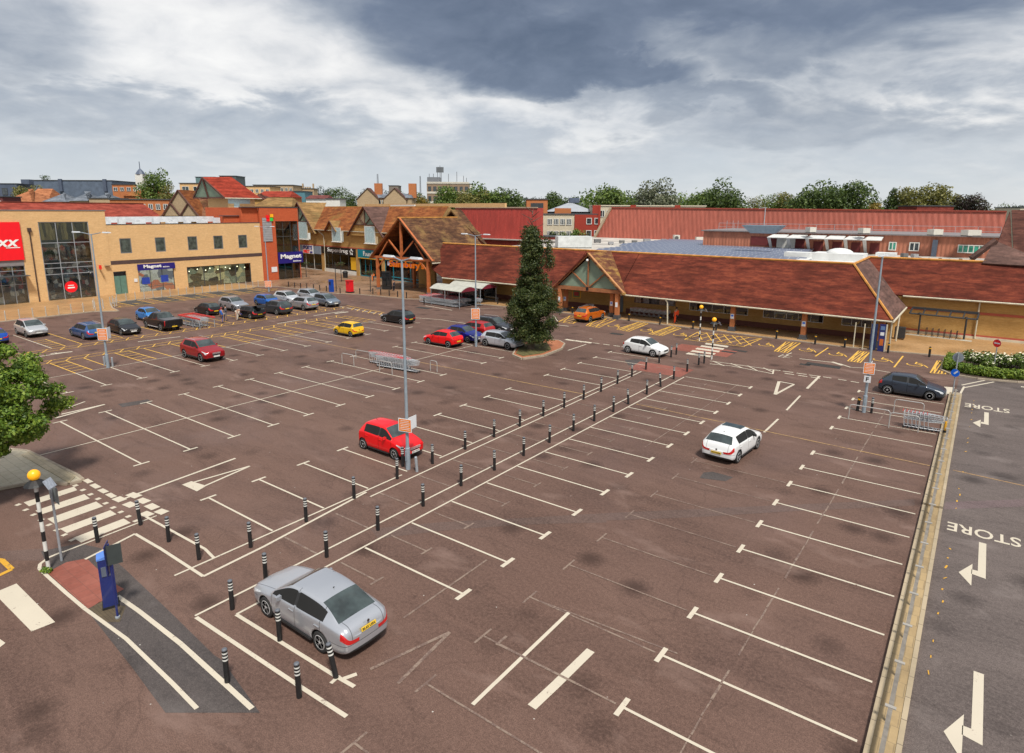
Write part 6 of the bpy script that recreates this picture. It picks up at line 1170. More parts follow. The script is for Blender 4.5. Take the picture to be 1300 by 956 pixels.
for x0, x1, dd in ((-28, -21, 4), (-6.2, -4.9, 0), (-.5+0, 2, 0)): pass
b = MB(); b.b2(-30.5, -22.5, 104.9, 105, 7.2, 8.6); build('dark_recess', b, M('recess_red', (.14, .02, .02), .7), t)
b = MB(); b.b2(-26.5, -25, 104.85, 104.92, 6.6, 8.4); b.b2(-25, -23.8, 104.82, 104.9, 6.6, 8.5); build('plant_door', b, whitep, t)
for x0, x1 in ((-7.8, -6.0), (-4.95, -3.2), (.9-4.3+.3, .9-.0)):
    pass
FP = Frame((-38.3, 104.97), (1.5, 104.97))
for (a, b_, z0, z1, gl_) in ((27.3, 29.0, 6.9, 8.5, 0), (31.0, 33.4-.6, 7.0, 8.4, 0)): pass
def pxw(x0, y0, x1, y1, cols, mt):
    a, z1 = FP.uv(x0, y0); b_, z0 = FP.uv(x1, y1); FW(FP, t, a, b_, z0, z1, -.1, whitep, mt, cols, (), .12, 'upper_window')
pxw(1155, 307.5, 1166.5, 319, 2, winG); pxw(1216.5, 310.5, 1249, 322, 5, GLASS('green_blind', (.02, .22, .15), .3)); pxw(1129, 307, 1137.5, 318, 2, GLASS('green_blind', (.02, .22, .15), .3))
b = MB(); a, z = FP.uv(1188, 304.5); b.fb(FP, a-.3, a+.3, z-2.3, z, .1, .5); build('flue', b, M('flue_blue', (.08, .10, .14), .5), t)
# things standing on the roof
def roofbox(name, label, cat, px0, px1, ybase, h, d, mat, z=6.5, group=None, grille=False):
    a, b_ = Vector((*G(px0, ybase, z), z)), Vector((*G(px1, ybase, z), z)); r = (b_-a); w_ = r.length; r.normalize(); n = Vector((r.y, -r.x, 0)); t = thing(name, label, cat, tuple((a+b_)/2), group)
    m_ = MB(); m_.hexa([tuple(a+Vector((0, 0, .1))), tuple(b_+Vector((0, 0, .1))), tuple(b_-n*d+Vector((0, 0, .1))), tuple(a-n*d+Vector((0, 0, .1))), tuple(a+Vector((0, 0, h))), tuple(b_+Vector((0, 0, h))), tuple(b_-n*d+Vector((0, 0, h))), tuple(a-n*d+Vector((0, 0, h)))]); build('casing', m_, mat, t)
    m_ = MB(); [m_.hexa([tuple(q+Vector((0, 0, g_))) for g_ in (0, .1) for q in (a+r*s_, a+r*(s_+.1), a+r*(s_+.1)-n*d, a+r*s_-n*d)]) for s_ in (.05, w_-.15)]; build('feet', m_, dkm, t)
    if grille:
        m_ = MB(); c = a+r*w_*.4+n*.02+Vector((0, 0, h*.5)); K = 16; m_.poly([tuple(c+r*h*.36*math.cos(2*math.pi*k/K)+Vector((0, 0, h*.36*math.sin(2*math.pi*k/K)))) for k in range(K)]); build('fan_grille', m_, M('fan_dark', (.08, .08, .08), .6), t)
    return t
acm = M('unit_cream', (.60, .58, .52), .5, .08, 2)
roofbox('air_conditioner', 'left of three cream air conditioning units below the white window', 'air conditioner', 1167.5, 1176, 323.5, 1.15, .5, acm, group='air conditioners on the store roof', grille=True); roofbox('air_conditioner', 'middle of three cream air conditioning units on the store roof', 'air conditioner', 1178, 1187, 324, 1.15, .5, acm, group='air conditioners on the store roof', grille=True); roofbox('air_conditioner', 'right and largest of three cream air conditioning units on the store roof', 'air conditioner', 1192.5, 1203.5, 325, 1.35, .6, acm, group='air conditioners on the store roof', grille=True)
roofbox('plant_housing', 'large white ribbed plant housing left of the solar panels', 'roof plant', 708.5, 751.5, 315, 1.85, 3.4, M('housing_white', (.56, .58, .57), .5, .15, 1.2)); roofbox('roof_cowl', 'small white square vent unit at the foot of the red cladding', 'roof vent', 856, 863, 306, 1.2, 1., acm, grille=True)
roofbox('roof_unit', 'low pale roof unit at the left end of the orange plant room', 'roof vent', 884, 893, 306, .8, .8, acm); roofbox('roof_unit', 'low grey roof unit left in front of the red cladding', 'roof vent', 818, 826, 308, .7, .8, M('unit_grey', (.3, .3, .31), .5)); roofbox('roof_unit', 'small dark roof unit beside the white plant housing', 'roof vent', 755, 763, 308.5, .7, .8, M('unit_dark', (.14, .14, .14), .5)); roofbox('roof_unit', 'long low pale unit near the right end of the store roof', 'roof vent', 1231, 1252, 327, .7, 1., acm)
for i in range(9):
    px_ = 1128+i*13; roofbox('roof_vent', 'small pipe cowl on the deck behind the right ridge, %s from the left' % ORD[i], 'roof vent', px_, px_+2.2, 331+i*.4, .5, .3, [acm, dkm][i % 2], group='pipe cowls behind the right ridge')
for i, (px_, py_) in enumerate([(1065, 319), (1052, 322), (1160, 328), (1147, 327), (840, 307), (803, 309), (773, 311), (787, 309)]): roofbox('duct_box', 'grey duct box on the store roof, %s in its scattered group' % ORD[i], 'duct', px_, px_+6, py_, .55, .7, [M('unit_grey', (.3, .3, .31), .5), M('unit_dark', (.14, .14, .14), .5)][i % 2], group='duct boxes on the store roof')
# white domed tank and marquee-like housings
x, y = G(1065, 334, 6.5); t = thing('white_chiller', 'big white rounded chiller housing behind the right ridge', 'roof plant', (x, y, 6.5)); b = MB(); b.box((x, y, 6.7), (8.5, 5, .3)); b.box((x, y, 7.2), (5.4, 3.4, 1.0)); b.box((x-5, y+2, 7.0), (3, 2, 1)); b.box((x+4.5, y+2.5, 7.2), (2, 2, 1.2)); build('housing', b, M('tank_white', (.66, .67, .66), .5, .1, 1), t); b = MB(); b.sphere((x, y, 7.6), 1.5, 16, sz=.45); build('dome', b, M('tank_white', (.66, .67, .66), .5, .1, 1), t, smooth=True)
t = thing('white_awning', 'row of white sloping awnings with dark bays on the store roof', 'awning', (-17, 103, 6.5)); b = MB()
for i in range(6):
    a, _ = FP.uv(980+24*i, 300); c_, _ = FP.uv(1002+24*i, 300); p = lambda s, z, o: FP.p(s, z, o); b.hexa([p(a-.2, 8.5, 2.0), p(c_, 8.5, 2.0), p(c_, 8.9, .1), p(a+.3, 8.9, .1), p(a-.2, 8.6, 2.0), p(c_, 8.6, 2.0), p(c_, 9.05, .1), p(a+.3, 9.05, .1)]); b.hexa([p(a, 6.5, .1), p(a+.35, 6.5, .1), p(a+.35, 6.5, .3), p(a, 6.5, .3), p(a-.2, 8.5, 1.9), p(a+.3, 8.5, 1.9), p(a+.3, 8.6, 2.0), p(a-.2, 8.6, 2.0)])
build('awning_sheet', b, M('awning_white', (.62, .62, .6), .5, .08, 1.5), t)
b = MB()
for i in range(6): a, _ = FP.uv(983+24*i, 300); c_, _ = FP.uv(999+24*i, 300); b.fb(FP, a+.3, c_-.1, 6.6, 8.1, .02, .05)
build('dark_bays', b, M('recess_red', (.14, .02, .02), .7), t)
x, y = G(969, 297, 9.4); t = thing('rooftop_tank', 'wide blue-grey funnel shaped vent on the plant room roof', 'roof vent', (x, y, 9.4)); b = MB(); b.hexa([(x-1.5, y-1, 9.5), (x+1.5, y-1, 9.5), (x+1.5, y+1, 9.5), (x-1.5, y+1, 9.5), (x-2.7, y-1.3, 10.6), (x+2.7, y-1.3, 10.6), (x+2.7, y+1.3, 10.6), (x-2.7, y+1.3, 10.6)]); build('hood', b, M('vent_blue', (.25, .32, .38), .5), t); b = MB(); b.tube((x, y, 10.6), (x, y, 13.0), .06); b.tube((x-.9, y, 12.9), (x+.2, y, 13.0), .04); build('aerial', b, M('rail_grey', (.35, .36, .38), .4), t)
for i, (px_, py_, w_) in enumerate([(1032, 295.5, 8), (1100, 297, 9), (1191, 299, 12), (1237, 300, 17)]): roofbox('skylight', ['left white box skylight on the plant room roof', 'second white box skylight on the plant room roof', 'third white box skylight on the plant room roof', 'right and longest white box skylight on the plant room roof'][i], 'skylight', px_-w_/2, px_+w_/2, py_, .8, 1.2, acm, z=9.42, group='skylights on the plant room')
# solar rows
sol = nodes('solar_cells'); m_, nt_, b_ = sol; tcv = coords(nt_); tb = N(nt_, 'ShaderNodeTexBrick'); tb.offset = 0; tb.inputs['Scale'].default_value = 1; tb.inputs['Brick Width'].default_value = 1.0; tb.inputs['Row Height'].default_value = 1.65; tb.inputs['Mortar Size'].default_value = .035; L(nt_, tcv, tb.inputs['Vector']); tb.inputs['Color1'].default_value = (.12, .14, .2, 1); tb.inputs['Color2'].default_value = (.15, .17, .23, 1); tb.inputs['Mortar'].default_value = (.4, .41, .43, 1); L(nt_, tb.outputs['Color'], b_.inputs['Base Color']); b_.inputs['Roughness'].default_value = .3
solm = m_; stand = M('panel_stand', (.4, .4, .4), .5)
rows = []
for k in range(20): rows.append(82.5+k*2.05)
for k, y in enumerate(rows):
    x0 = max(-57, G(786+9*0, 0+320, 6.9)[0]) if False else -47-.14*k; xr_ = (-17.5 if y < 96 else -21-.0*k); xl = -46.5-.12*k if y < 97 else -50-.1*k
    if y > 112: xr_ = -40
    t = thing('solar_panel_row', 'tilted row of blue solar panels, %s from the front ridge of the store roof' % ORD[k], 'solar panels', (xl, y, 6.5), 'rows of solar panels on the store roof')
    m_ = MB(); m_.slab([(xl, y, 6.66), (xr_, y, 6.66), (xr_, y+1.62, 6.98), (xl, y+1.62, 6.98)], .05); o = build('panel_array', m_, solm, t)
    m_ = MB(); m_.b2(xl+.1, xr_-.1, y+1.45, y+1.55, 6.5, 6.9); m_.b2(xl+.1, xr_-.1, y+.05, y+.12, 6.5, 6.6); build('support', m_, stand, t)

# ------------------------------------------------------------------ trolleys, shelters, rails
wire = M('trolley_wire', (.58, .6, .62), .35, .15, 9, metal=.4); hred = M('handle_red', (.6, .03, .03), .4); dgrey = M('dark_grey_metal', (.03, .032, .035), .5, .15, 4)
def trolley_parts(root, dense=True):
    b = MB(); r = .012
    q = lambda x, y, z: (x, y, z)
    B0 = [(-.38, -.2, .55), (.38, -.15, .62), (.38, .15, .62), (-.38, .2, .55)]; T0 = [(-.45, -.27, .95), (.45, -.2, .9), (.45, .2, .9), (-.45, .27, .95)]
    for P_ in (B0, T0): b.path(P_+[P_[0]], .016, 4)
    for i in range(4):
        a0, a1, c0, c1 = [Vector(v) for v in (B0[i], B0[(i+1) % 4], T0[i], T0[(i+1) % 4])]
        for j in range(7): b.tube(a0.lerp(a1, j/6), c0.lerp(c1, j/6), r, n=3, cap=False)
        for j in (1, 2): b.tube(a0.lerp(c0, j/3), a1.lerp(c1, j/3), r, n=3, cap=False)
    for j in range(6): b.tube(Vector(B0[0]).lerp(Vector(B0[3]), j/5), Vector(B0[1]).lerp(Vector(B0[2]), j/5), r, n=3, cap=False)
    o1 = build('basket', b, wire, root)
    b = MB()
    for s_ in (-1, 1): b.path([(-.45, s_*.27, .95), (-.42, s_*.25, .5), (-.38, s_*.24, .14), (.42, s_*.16, .14)], .018, 5)
    b.tube((-.38, -.24, .16), (-.38, .24, .16), .015, n=4); b.tube((.42, -.16, .16), (.42, .16, .16), .015, n=4); build('chassis', b, wire, root)
    b = MB(); b.tube((-.52, -.27, 1.0), (-.52, .27, 1.0), .014, n=5); build('handle', b, hred, root)
    for x_, y_ in ((-.38, .24), (-.38, -.24), (.42, .16), (.42, -.16)): b = MB(); b.tube((x_, y_-.015, .065), (x_, y_+.015, .065), .065, n=10); build('castor', b, tyrem, root)
    return root
tr0 = trolley_parts(local('shopping_trolley', '', 'trolley'))
used = [False]
def trolleys(x0, y0, ang, n, lab, grp, step=.24, z=0.):
    d = Vector((math.cos(ang), math.sin(ang)))
    for i in range(n):
        l = lab % ORD[i]
        if not used[0]: put(tr0, x0, y0, z, ang); tag(tr0, l, 'trolley', grp); used[0] = True
        else: dup(tr0, x0+d.x*step*i, y0+d.y*step*i, z, ang+random.uniform(-.03, .03), l, grp)
def hoop(px0, px1, h, label, grp, z=0.):
    (x0, y0), (x1, y1) = G(*px0), G(*px1); b = MB(); r = .03; rr = .15; d = Vector((x1-x0, y1-y0, 0)).normalized()*rr
    b.path([(x0, y0, 0), (x0, y0, h-rr), (x0+d.x*.3, y0+d.y*.3, h-rr*.3), (x0+d.x, y0+d.y, h), (x1-d.x, y1-d.y, h), (x1-d.x*.3, y1-d.y*.3, h-rr*.3), (x1, y1, h-rr), (x1, y1, 0)], r, 7); tag(build('trolley_rail', b, M('rail_galv', (.45, .44, .42), .4, .1, 3, metal=.3)), label, 'rail', grp)
# middle bay
A = G(466, 452+10); 
hoop((434.5, 462.5), (449.5, 465.5), .95, 'left hoop rail of the middle trolley bay', 'hoop rails of the middle trolley bay'); hoop((452, 455), (480, 460), .75, 'long low hoop rail left of the middle trolleys', 'hoop rails of the middle trolley bay'); hoop((482, 472), (498, 476.5), .95, 'front hoop rail below the middle trolleys', 'hoop rails of the middle trolley bay'); hoop((546.5, 470.5), (555, 472.5), .85, 'right-hand hoop rail of the middle trolley bay', 'hoop rails of the middle trolley bay')
x, y = G(477, 461); trolleys(x, y, R_(4), 13, 'silver trolley with red handle, %s in the upper line of the middle bay', 'trolleys in the middle bay', .27)
x, y = G(487, 467); trolleys(x-.3, y+.2, R_(6), 12, 'silver trolley, %s in the lower line of the middle bay', 'trolleys in the middle bay', .25)
x, y = G(508, 469); trolleys(x, y, R_(2), 8, 'silver trolley, %s in the right-hand clump of the middle bay', 'trolleys in the middle bay', .22)
# right bay
hoop((1077, 532), (1128, 541), .95, 'long hoop rail in front of the right-hand lamp post', 'hoop rails of the right-hand bay'); hoop((1128, 543), (1165, 549), .95, 'hoop rail left of the right-hand trolleys', 'hoop rails of the right-hand bay'); hoop((1134, 525), (1171, 531), .95, 'rear hoop rail of the right-hand bay', 'hoop rails of the right-hand bay')
x, y = G(1157, 543); trolleys(x, y, R_(2), 7, 'silver trolley with red handle, %s from the left in the right-hand bay', 'trolleys in the right-hand bay', .2)
# left bay with red trolleys
def redbay():
    x, y = G(228, 412); t = thing('trolley_bay', 'red and grey steel trolley bay beside the black pickup', 'trolley frame', (x, y, 0)); b = MB(); w_, d_ = 4.4, 1.6
    for i in range(4):
        for s_ in (0, 1): b.tube((x+i*w_/3, y+s_*d_, 0), (x+i*w_/3, y+s_*d_, 1.0), .04, n=6)
    build('posts', b, steel, t); b = MB(); [b.b2(x-.1, x+w_+.1, y+s_*d_-.06, y+s_*d_+.06, .98, 1.12) for s_ in (0, 1)]; b.b2(x-.1, x+.02, y, y+d_, .98, 1.12); build('red_top_rail', b, M('rail_red', (.55, .05, .04), .5), t)
    trolleys(x+.6, y+.4, 0, 9, 'trolley with red handle, %s in the near line by the black pickup', 'trolleys by the black pickup', .35); trolleys(x+.6, y+1.15, 0, 9, 'trolley with red handle, %s in the rear line by the black pickup', 'trolleys by the black pickup', .35)
redbay()
# long rows before the canopy, and the two shelters
gx_, gy_ = G(535, 384)
ex, ey = G(583, 391.5); hd_ = math.atan2(ey-gy_, ex-gx_)
redt = M('basket_red', (.6, .09, .06), .5, .3, 5)
for r_ in range(4):
    off = Vector((-math.sin(hd_), math.cos(hd_)))*(.75*r_+.25); trolleys(gx_+off.x, gy_+off.y, hd_, 30, 'trolley with red handle, %s in long line '+['one nearest the camera', 'two behind it', 'three from the camera', 'four at the back'][r_]+' by the canopy', 'long trolley lines by the canopy', .23)
def shelter(px, py, L_, label, roofz=2.5, side_red=True):
    x, y = G(px, py); t = thing('trolley_shelter', label, 'trolley shelter', (x, y, 0), 'trolley shelters by the canopy'); a = hd_; d = Vector((math.cos(a), math.sin(a), 0)); n = Vector((-d.y, d.x, 0)); P_ = lambda u, v, z: tuple(Vector((x, y, 0))+d*u+n*v+Vector((0, 0, z))); w_ = 3.0
    for u in (0, L_/2, L_):
        for v in (0, w_): b = MB(); b.tube(P_(u, v, 0), P_(u, v, roofz-.35), .04, n=6); build('post', b, steel, t)
    b = MB(); K = 8; arc = [(w_*j/K, roofz-.35+.55*math.sin(math.pi*j/K)) for j in range(K+1)]
    for (v0, z0), (v1, z1) in zip(arc, arc[1:]): b.hexa([P_(-.3, v0, z0), P_(L_+.3, v0, z0), P_(L_+.3, v1, z1), P_(-.3, v1, z1), P_(-.3, v0, z0+.05), P_(L_+.3, v0, z0+.05), P_(L_+.3, v1, z1+.05), P_(-.3, v1, z1+.05)])
    build('curved_roof', b, M('shelter_white', (.4, .4, .35), .5, .15, 1.5), t)
    b = MB(); b.poly([P_(L_+.31, v, z) for v, z in arc]+[P_(L_+.31, 0, roofz-.38)]); build('end_panel', b, M('end_maroon', (.16, .015, .03), .5), t)
    b = MB(); [b.hexa([P_(.1, v, .25), P_(L_-.1, v, .25), P_(L_-.1, v+.02, .25), P_(.1, v+.02, .25), P_(.1, v, roofz-.5), P_(L_-.1, v, roofz-.5), P_(L_-.1, v+.02, roofz-.5), P_(.1, v+.02, roofz-.5)]) for v in (w_,)]; build('glass_side', b, shopg, t); b = MB(); [b.hexa([P_(.0, v, z), P_(L_, v, z), P_(L_, v+.05, z), P_(.0, v+.05, z), P_(.0, v, z+.06), P_(L_, v, z+.06), P_(L_, v+.05, z+.06), P_(0, v+.05, z+.06)]) for v in (0, w_) for z in (.3, .7)]; build('side_rails', b, steel, t)
    return t
shelter(547.5, 386.5, 5.6, 'nearer curved white trolley shelter with maroon end beside the canopy'); shelter(572, 381.5, 6.0, 'farther curved white trolley shelter with maroon end by the store wall', 2.5)
x, y = G(595, 386); trolleys(x, y, hd_, 10, 'trolley, %s in the short line under the farther shelter', 'trolleys under the farther shelter', .23); 
# trolleys under the posters
for i in range(8): dup(tr0, -33.4+.62*i, 69.6, .07, R_(90), 'silver trolley parked under the store posters, %s from the left' % ORD[i], 'trolleys under the store posters')
dup(tr0, -39.0, 68.8, .07, R_(60), 'lone silver trolley behind the orange crossover', 'trolleys by the porch'); 
# ------------------------------------------------------------------ median rail
t = thing('knee_rail', 'low weathered grey rail along the top of the long kerb island', 'rail', (-.5, 30, .12)); b = MB(); rm_ = M('rail_worn', (.19, .17, .145), .6, .3, 4, bmp=.2)
b.b2(-.55, -.45, 2.2, 51.8, .5, .56); build('top_rail', b, rm_, t)
for i in range(26): b = MB(); y = 2.6+i*1.95; b.b2(-.53, -.47, y-.03, y+.03, .12, .5, 0); b.b2(-.62, -.38, y-.05, y+.05, .56, .585, 1); build('rail_post', b, [rm_, M('clip_pale', (.32, .30, .27), .5)], t)
x, y = G(1199, 549, .12); t = tag(build('marker_bollard', (lambda b: (b.lathe([(.09, 0), (.09, .12), (.055, .13), (.055, .62), (.04, .66)], (x, y, .12), 10, mats=[1, 1, 0, 0, 0]), b)[1])(MB()), [byel, bblack]), 'small bright yellow marker post on the kerb island', 'bollard')
# ------------------------------------------------------------------ cycle shelter and stands
F7 = Frame(G(1160.5, 425.5), G(1227.5, 433)); t = thing('cycle_shelter', 'dark open steel cycle shelter frame against the golden brick wall', 'cycle shelter', tuple(F7.p(3, 0))); L7 = F7.L
for s_ in (.3, L7-.3): b = MB(); b.tube(F7.p(s_, 0, -.2), F7.p(s_, 2.3, -.2), .09, n=6); b.tube(F7.p(s_, 2.3, -.2), F7.p(s_, 2.45, 1.0), .07, n=6); build('post', b, dgrey, t)
b = MB(); b.path([F7.p(-.5, 2.35, .9), F7.p(L7+.6, 2.35, .9), F7.p(L7+.6, 2.75, -.3), F7.p(-.5, 2.75, -.3), F7.p(-.5, 2.35, .9)], .09, 5); [b.tube(F7.p(-.5+(L7+1.1)*i/5, 2.35, .9), F7.p(-.5+(L7+1.1)*i/5, 2.75, -.3), .07, n=5) for i in range(6)]; b.fb(F7, -.5, L7+.6, 2.68, 2.9, -.5, -.2); build('roof_frame', b, dgrey, t)
for i in range(6):
    s_ = 1.0+(L7-1.9)*i/5; b = MB(); b.path([F7.p(s_, .07, -.5), F7.p(s_, .85, -.5), F7.p(s_+.02, .9, -.2), F7.p(s_, .85, .3), F7.p(s_, .07, .3)], .03, 6); tag(build('cycle_stand', b, dgrey), 'dark steel hoop cycle stand under the shelter, %s from the left' % ORD[i], 'cycle stand', 'cycle stands under the shelter')
b = MB(); b.fb(F7, -.7, L7+.4, .06, .09, -.1, .6); struct('cycle_pad', b, M('pad_concrete', (.45, .42, .34), .6))
# ------------------------------------------------------------------ store corner signs
for i, (p, h) in enumerate([((1083, 441.5), 2.4), ((1094.5, 443.5), 2.4)]):
    x, y = G(*p); b = MB(); b.tube((x, y, 0), (x, y, h), .05, n=8); tag(build('pale_post', b, gutter), ['left of the two pale slim posts under the store corner eave', 'right of the two pale slim posts under the store corner eave'][i], 'post', 'pale posts at the store corner')
x, y = G(1107, 444.5); t = thing('information_panel', 'tall dark blue panel under the store corner eave', 'panel', (x, y, 0)); b = MB(); b.box((x, y, 1.25), (.5, .25, 2.35)); build('panel', b, M('panel_blue', (.01, .025, .09), .4), t)
x, y = G(1117.5, 446); t = thing('bank_machine_sign', 'blue and white upright bank sign board beside the store corner pillar', 'sign', (x, y, 0)); b = MB(); b.box((x, y, 1.25), (.5, .12, 2.5), 0); b.box((x, y-.07, 1.62), (.3, .02, .3), 1); b.box((x+.0, y-.07, 2.15), (.34, .02, .34), 2); b.box((x, y-.07, .85), (.3, .02, .6), 3); b.box((x+.3, y, 1.25), (.1, .14, 2.5), 4); build('board', b, [navy, signw, M('sign_mid_blue', (.1, .18, .34), .5), M('sign_orange2', (.5, .12, .02), .5), gutter], t)
b = MB(); b.box((-5.9, 72.5, .75), (.9, .6, 1.1)); tag(build('litter_bin', b, dgrey), 'dark bin in the shade beside the store corner', 'bin')
# ------------------------------------------------------------------ plaza furniture
x, y = G(444.3, 372); t = thing('post_box', 'bright red pillar-type box with black base on the plaza edge', 'post box', (x, y, 0)); b = MB(); b.box((x, y, 1.0), (.95, .7, 1.7)); b.box((x, y, 1.9), (1.05, .8, .12)); build('body', b, M('post_red', (.72, .01, .02), .35, coat=.5), t); b = MB(); b.box((x, y, .12), (1.15, .85, .25)); build('base', b, bblack, t); b = MB(); b.box((x+.1, y-.42, 1.6), (.5, .03, .06)); build('slot', b, bblack, t)
x, y = G(421, 371); t = thing('blue_kiosk', 'narrow bright blue cabinet on the plaza edge left of the red box', 'kiosk', (x, y, 0)); b = MB(); b.box((x, y, 1.0), (.6, .5, 1.9), 0); b.box((x, y-.26, 1.4), (.4, .02, .5), 1); build('cabinet', b, [M('kiosk_blue', (.005, .06, .35), .4), bblack], t)
x, y = G(438.6, 353); t = thing('litter_bin', 'dark round litter bin before the black shop front', 'bin', (x, y, 0)); b = MB(); b.lathe([(.42, .06), (.45, .9), (.5, .95), (.5, 1.1), (.3, 1.3)], (x, y, 0), 14); build('body', b, bblack, t)
x, y = G(491.5, 368); t = thing('dark_advert_board', 'tall dark advertising unit under the entrance canopy', 'advert board', (x, y, 0)); b = MB(); b.box((x, y, 1.5), (1.5, .4, 2.9), 0, rz=R_(25)); build('case', b, bblack, t); b = MB(); b.box((x+.08, y-.2, 1.7), (1.2, .06, 2.1), 0, rz=R_(25)); build('screen', b, winD, t)
def pl_lamp(px, py, h, label, basket=True):
    x, y = G(px, py); t = thing('flower_lamp_post', label, 'post', (x, y, 0), 'posts with hanging flowers on the plaza'); b = MB(); b.tube((x, y, 0), (x, y, h), .07, .05, n=8); build('pole', b, dgrey, t)
    if basket:
        for k_ in range(3):
            a = k_*2.1; v, f = leafcloud([(x+.5*math.cos(a), y+.5*math.sin(a), h*.72)], [.42], 120, .16, 5+k_); build('flower_basket', None, [LEAF('basket_leaf', (.02, .05, .01), (.05, .10, .02), (.2, .03, .05))], t, raw=(v, [], f))
    return t
def leafcloud(cs, rs, n, size, seed, flat=.0, squash=.8, shell=.55):
    rg = np.random.default_rng(seed); cs = np.array(cs, float); rs = np.array(rs, float); w_ = rs**2/np.sum(rs**2); k = rg.choice(len(cs), n, p=w_)
    d = rg.normal(size=(n, 3)); d /= np.linalg.norm(d, axis=1)[:, None]; rad = rs[k]*(shell+(1-shell)*rg.random(n)**.5)*(1+.12*rg.normal(size=n)); p = cs[k]+d*rad[:, None]*np.array([1, 1, squash])
    nn = d+rg.normal(size=(n, 3))*.7; nn[:, 2] += flat; nn /= np.linalg.norm(nn, axis=1)[:, None]
    a = np.cross(nn, rg.normal(size=(n, 3))); a /= np.linalg.norm(a, axis=1)[:, None]; b = np.cross(nn, a); s = size*(.6+.8*rg.random(n))[:, None]
    v = np.stack([p-a*s*.5, p+b*s*.32, p+a*s*.55, p-b*s*.32], 1).reshape(-1, 3); f = np.arange(4*n).reshape(-1, 4)
    return v.tolist(), f.tolist()
bark = M('bark', (.09, .065, .045), .9, .3, 4, bmp=.6)
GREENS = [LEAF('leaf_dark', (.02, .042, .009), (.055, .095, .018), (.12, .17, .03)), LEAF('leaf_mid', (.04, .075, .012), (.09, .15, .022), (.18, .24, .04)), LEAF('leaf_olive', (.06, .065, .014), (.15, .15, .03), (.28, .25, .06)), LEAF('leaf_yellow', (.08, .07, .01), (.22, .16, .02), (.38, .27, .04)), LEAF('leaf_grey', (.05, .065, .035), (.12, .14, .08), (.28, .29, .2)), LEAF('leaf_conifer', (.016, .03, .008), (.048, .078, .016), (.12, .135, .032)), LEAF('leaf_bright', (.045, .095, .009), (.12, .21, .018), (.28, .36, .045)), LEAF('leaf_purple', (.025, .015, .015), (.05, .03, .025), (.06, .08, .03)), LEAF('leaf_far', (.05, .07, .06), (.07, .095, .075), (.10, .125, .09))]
def tree(x, y, z0, h, r, gi, label, seed, n=2600, leaf=.5, trunk=.25, group=None, shape='round', name='tree'):
    t = thing(name, label, 'tree', (x, y, z0), group); rg = random.Random(seed); cs, rs = [], []
    ch = h*(1-trunk); cz = z0+h*trunk+ch/2
    m = 46
    for i in range(m):
        a = rg.uniform(0, 6.283); u = rg.uniform(-1, 1); q = math.sqrt(1-u*u)*(1 if shape == 'round' else .9); k = rg.uniform(.3, .78)
        if shape == 'cone': q *= (1-u)/2*1.2+.12
        if shape == 'wide': q *= 1.1
        cs.append((x+math.cos(a)*r*q*k, y+math.sin(a)*r*q*k, cz+u*ch/2*k+(.03*ch if shape == 'round' else 0))); rs.append(r*rg.uniform(.24, .42)*(1 if shape != 'cone' else (1-u)/2*.9+.35))
    v, f = leafcloud(cs, rs, n, leaf, seed, .2); build('crown', None, [GREENS[gi]], t, raw=(v, [], f))
    b = MB(); top = (x+rg.uniform(-.3, .3), y, z0+h*(.75)); b.tube((x, y, z0), (x+.1, y, z0+h*trunk*1.1), r*.07+.06, r*.05+.04); b.tube((x+.1, y, z0+h*trunk*1.05), top, r*.05+.04, .05)
    for i in range(9):
        c = cs[(i*3) % m]; b.tube((x+.1, y, z0+h*(trunk*.8+.05*i)), c, r*.025+.02, .02, n=5)
    build('trunk', b, bark, t); return t
pl_lamp(427, 370-.0, 4.6, 'dark post with hanging flowers beside the blue cabinet', False); pl_lamp(433.5, 358, 4.4, 'dark post with hanging flower baskets before the black shop front'); pl_lamp(389, 352, 3.6, 'dark post with hanging flower baskets before the sports shop'); pl_lamp(470.5, 371, 4.2, 'slim dark post left of the entrance canopy with a basket high up')
# people -------------------------------------------------------------
skin = M('skin', (.42, .24, .16), .6, .08, 6)
def skin_mesh(name, verts, edges, rad, mat, parent, sub=2, root=0):
    me = bpy.data.meshes.new(name); me.from_pydata(verts, edges, []); o = bpy.data.objects.new(name, me); COL.objects.link(o); md = o.modifiers.new('k', 'SKIN'); md.use_smooth_shade = True
    for i, r in enumerate(rad): me.skin_vertices[0].data[i].radius = (r, r) if not isinstance(r, tuple) else r
    me.skin_vertices[0].data[root].use_root = True; ms = o.modifiers.new('s', 'SUBSURF'); ms.levels = sub
    dg = bpy.context.evaluated_depsgraph_get(); m2 = bpy.data.meshes.new_from_object(o.evaluated_get(dg)); bpy.data.objects.remove(o)
    m2.materials.clear(); m2.materials.append(mat); m2.polygons.foreach_set('use_smooth', [True]*len(m2.polygons)); q = bpy.data.objects.new(name, m2); COL.objects.link(q); q.parent = parent; return q
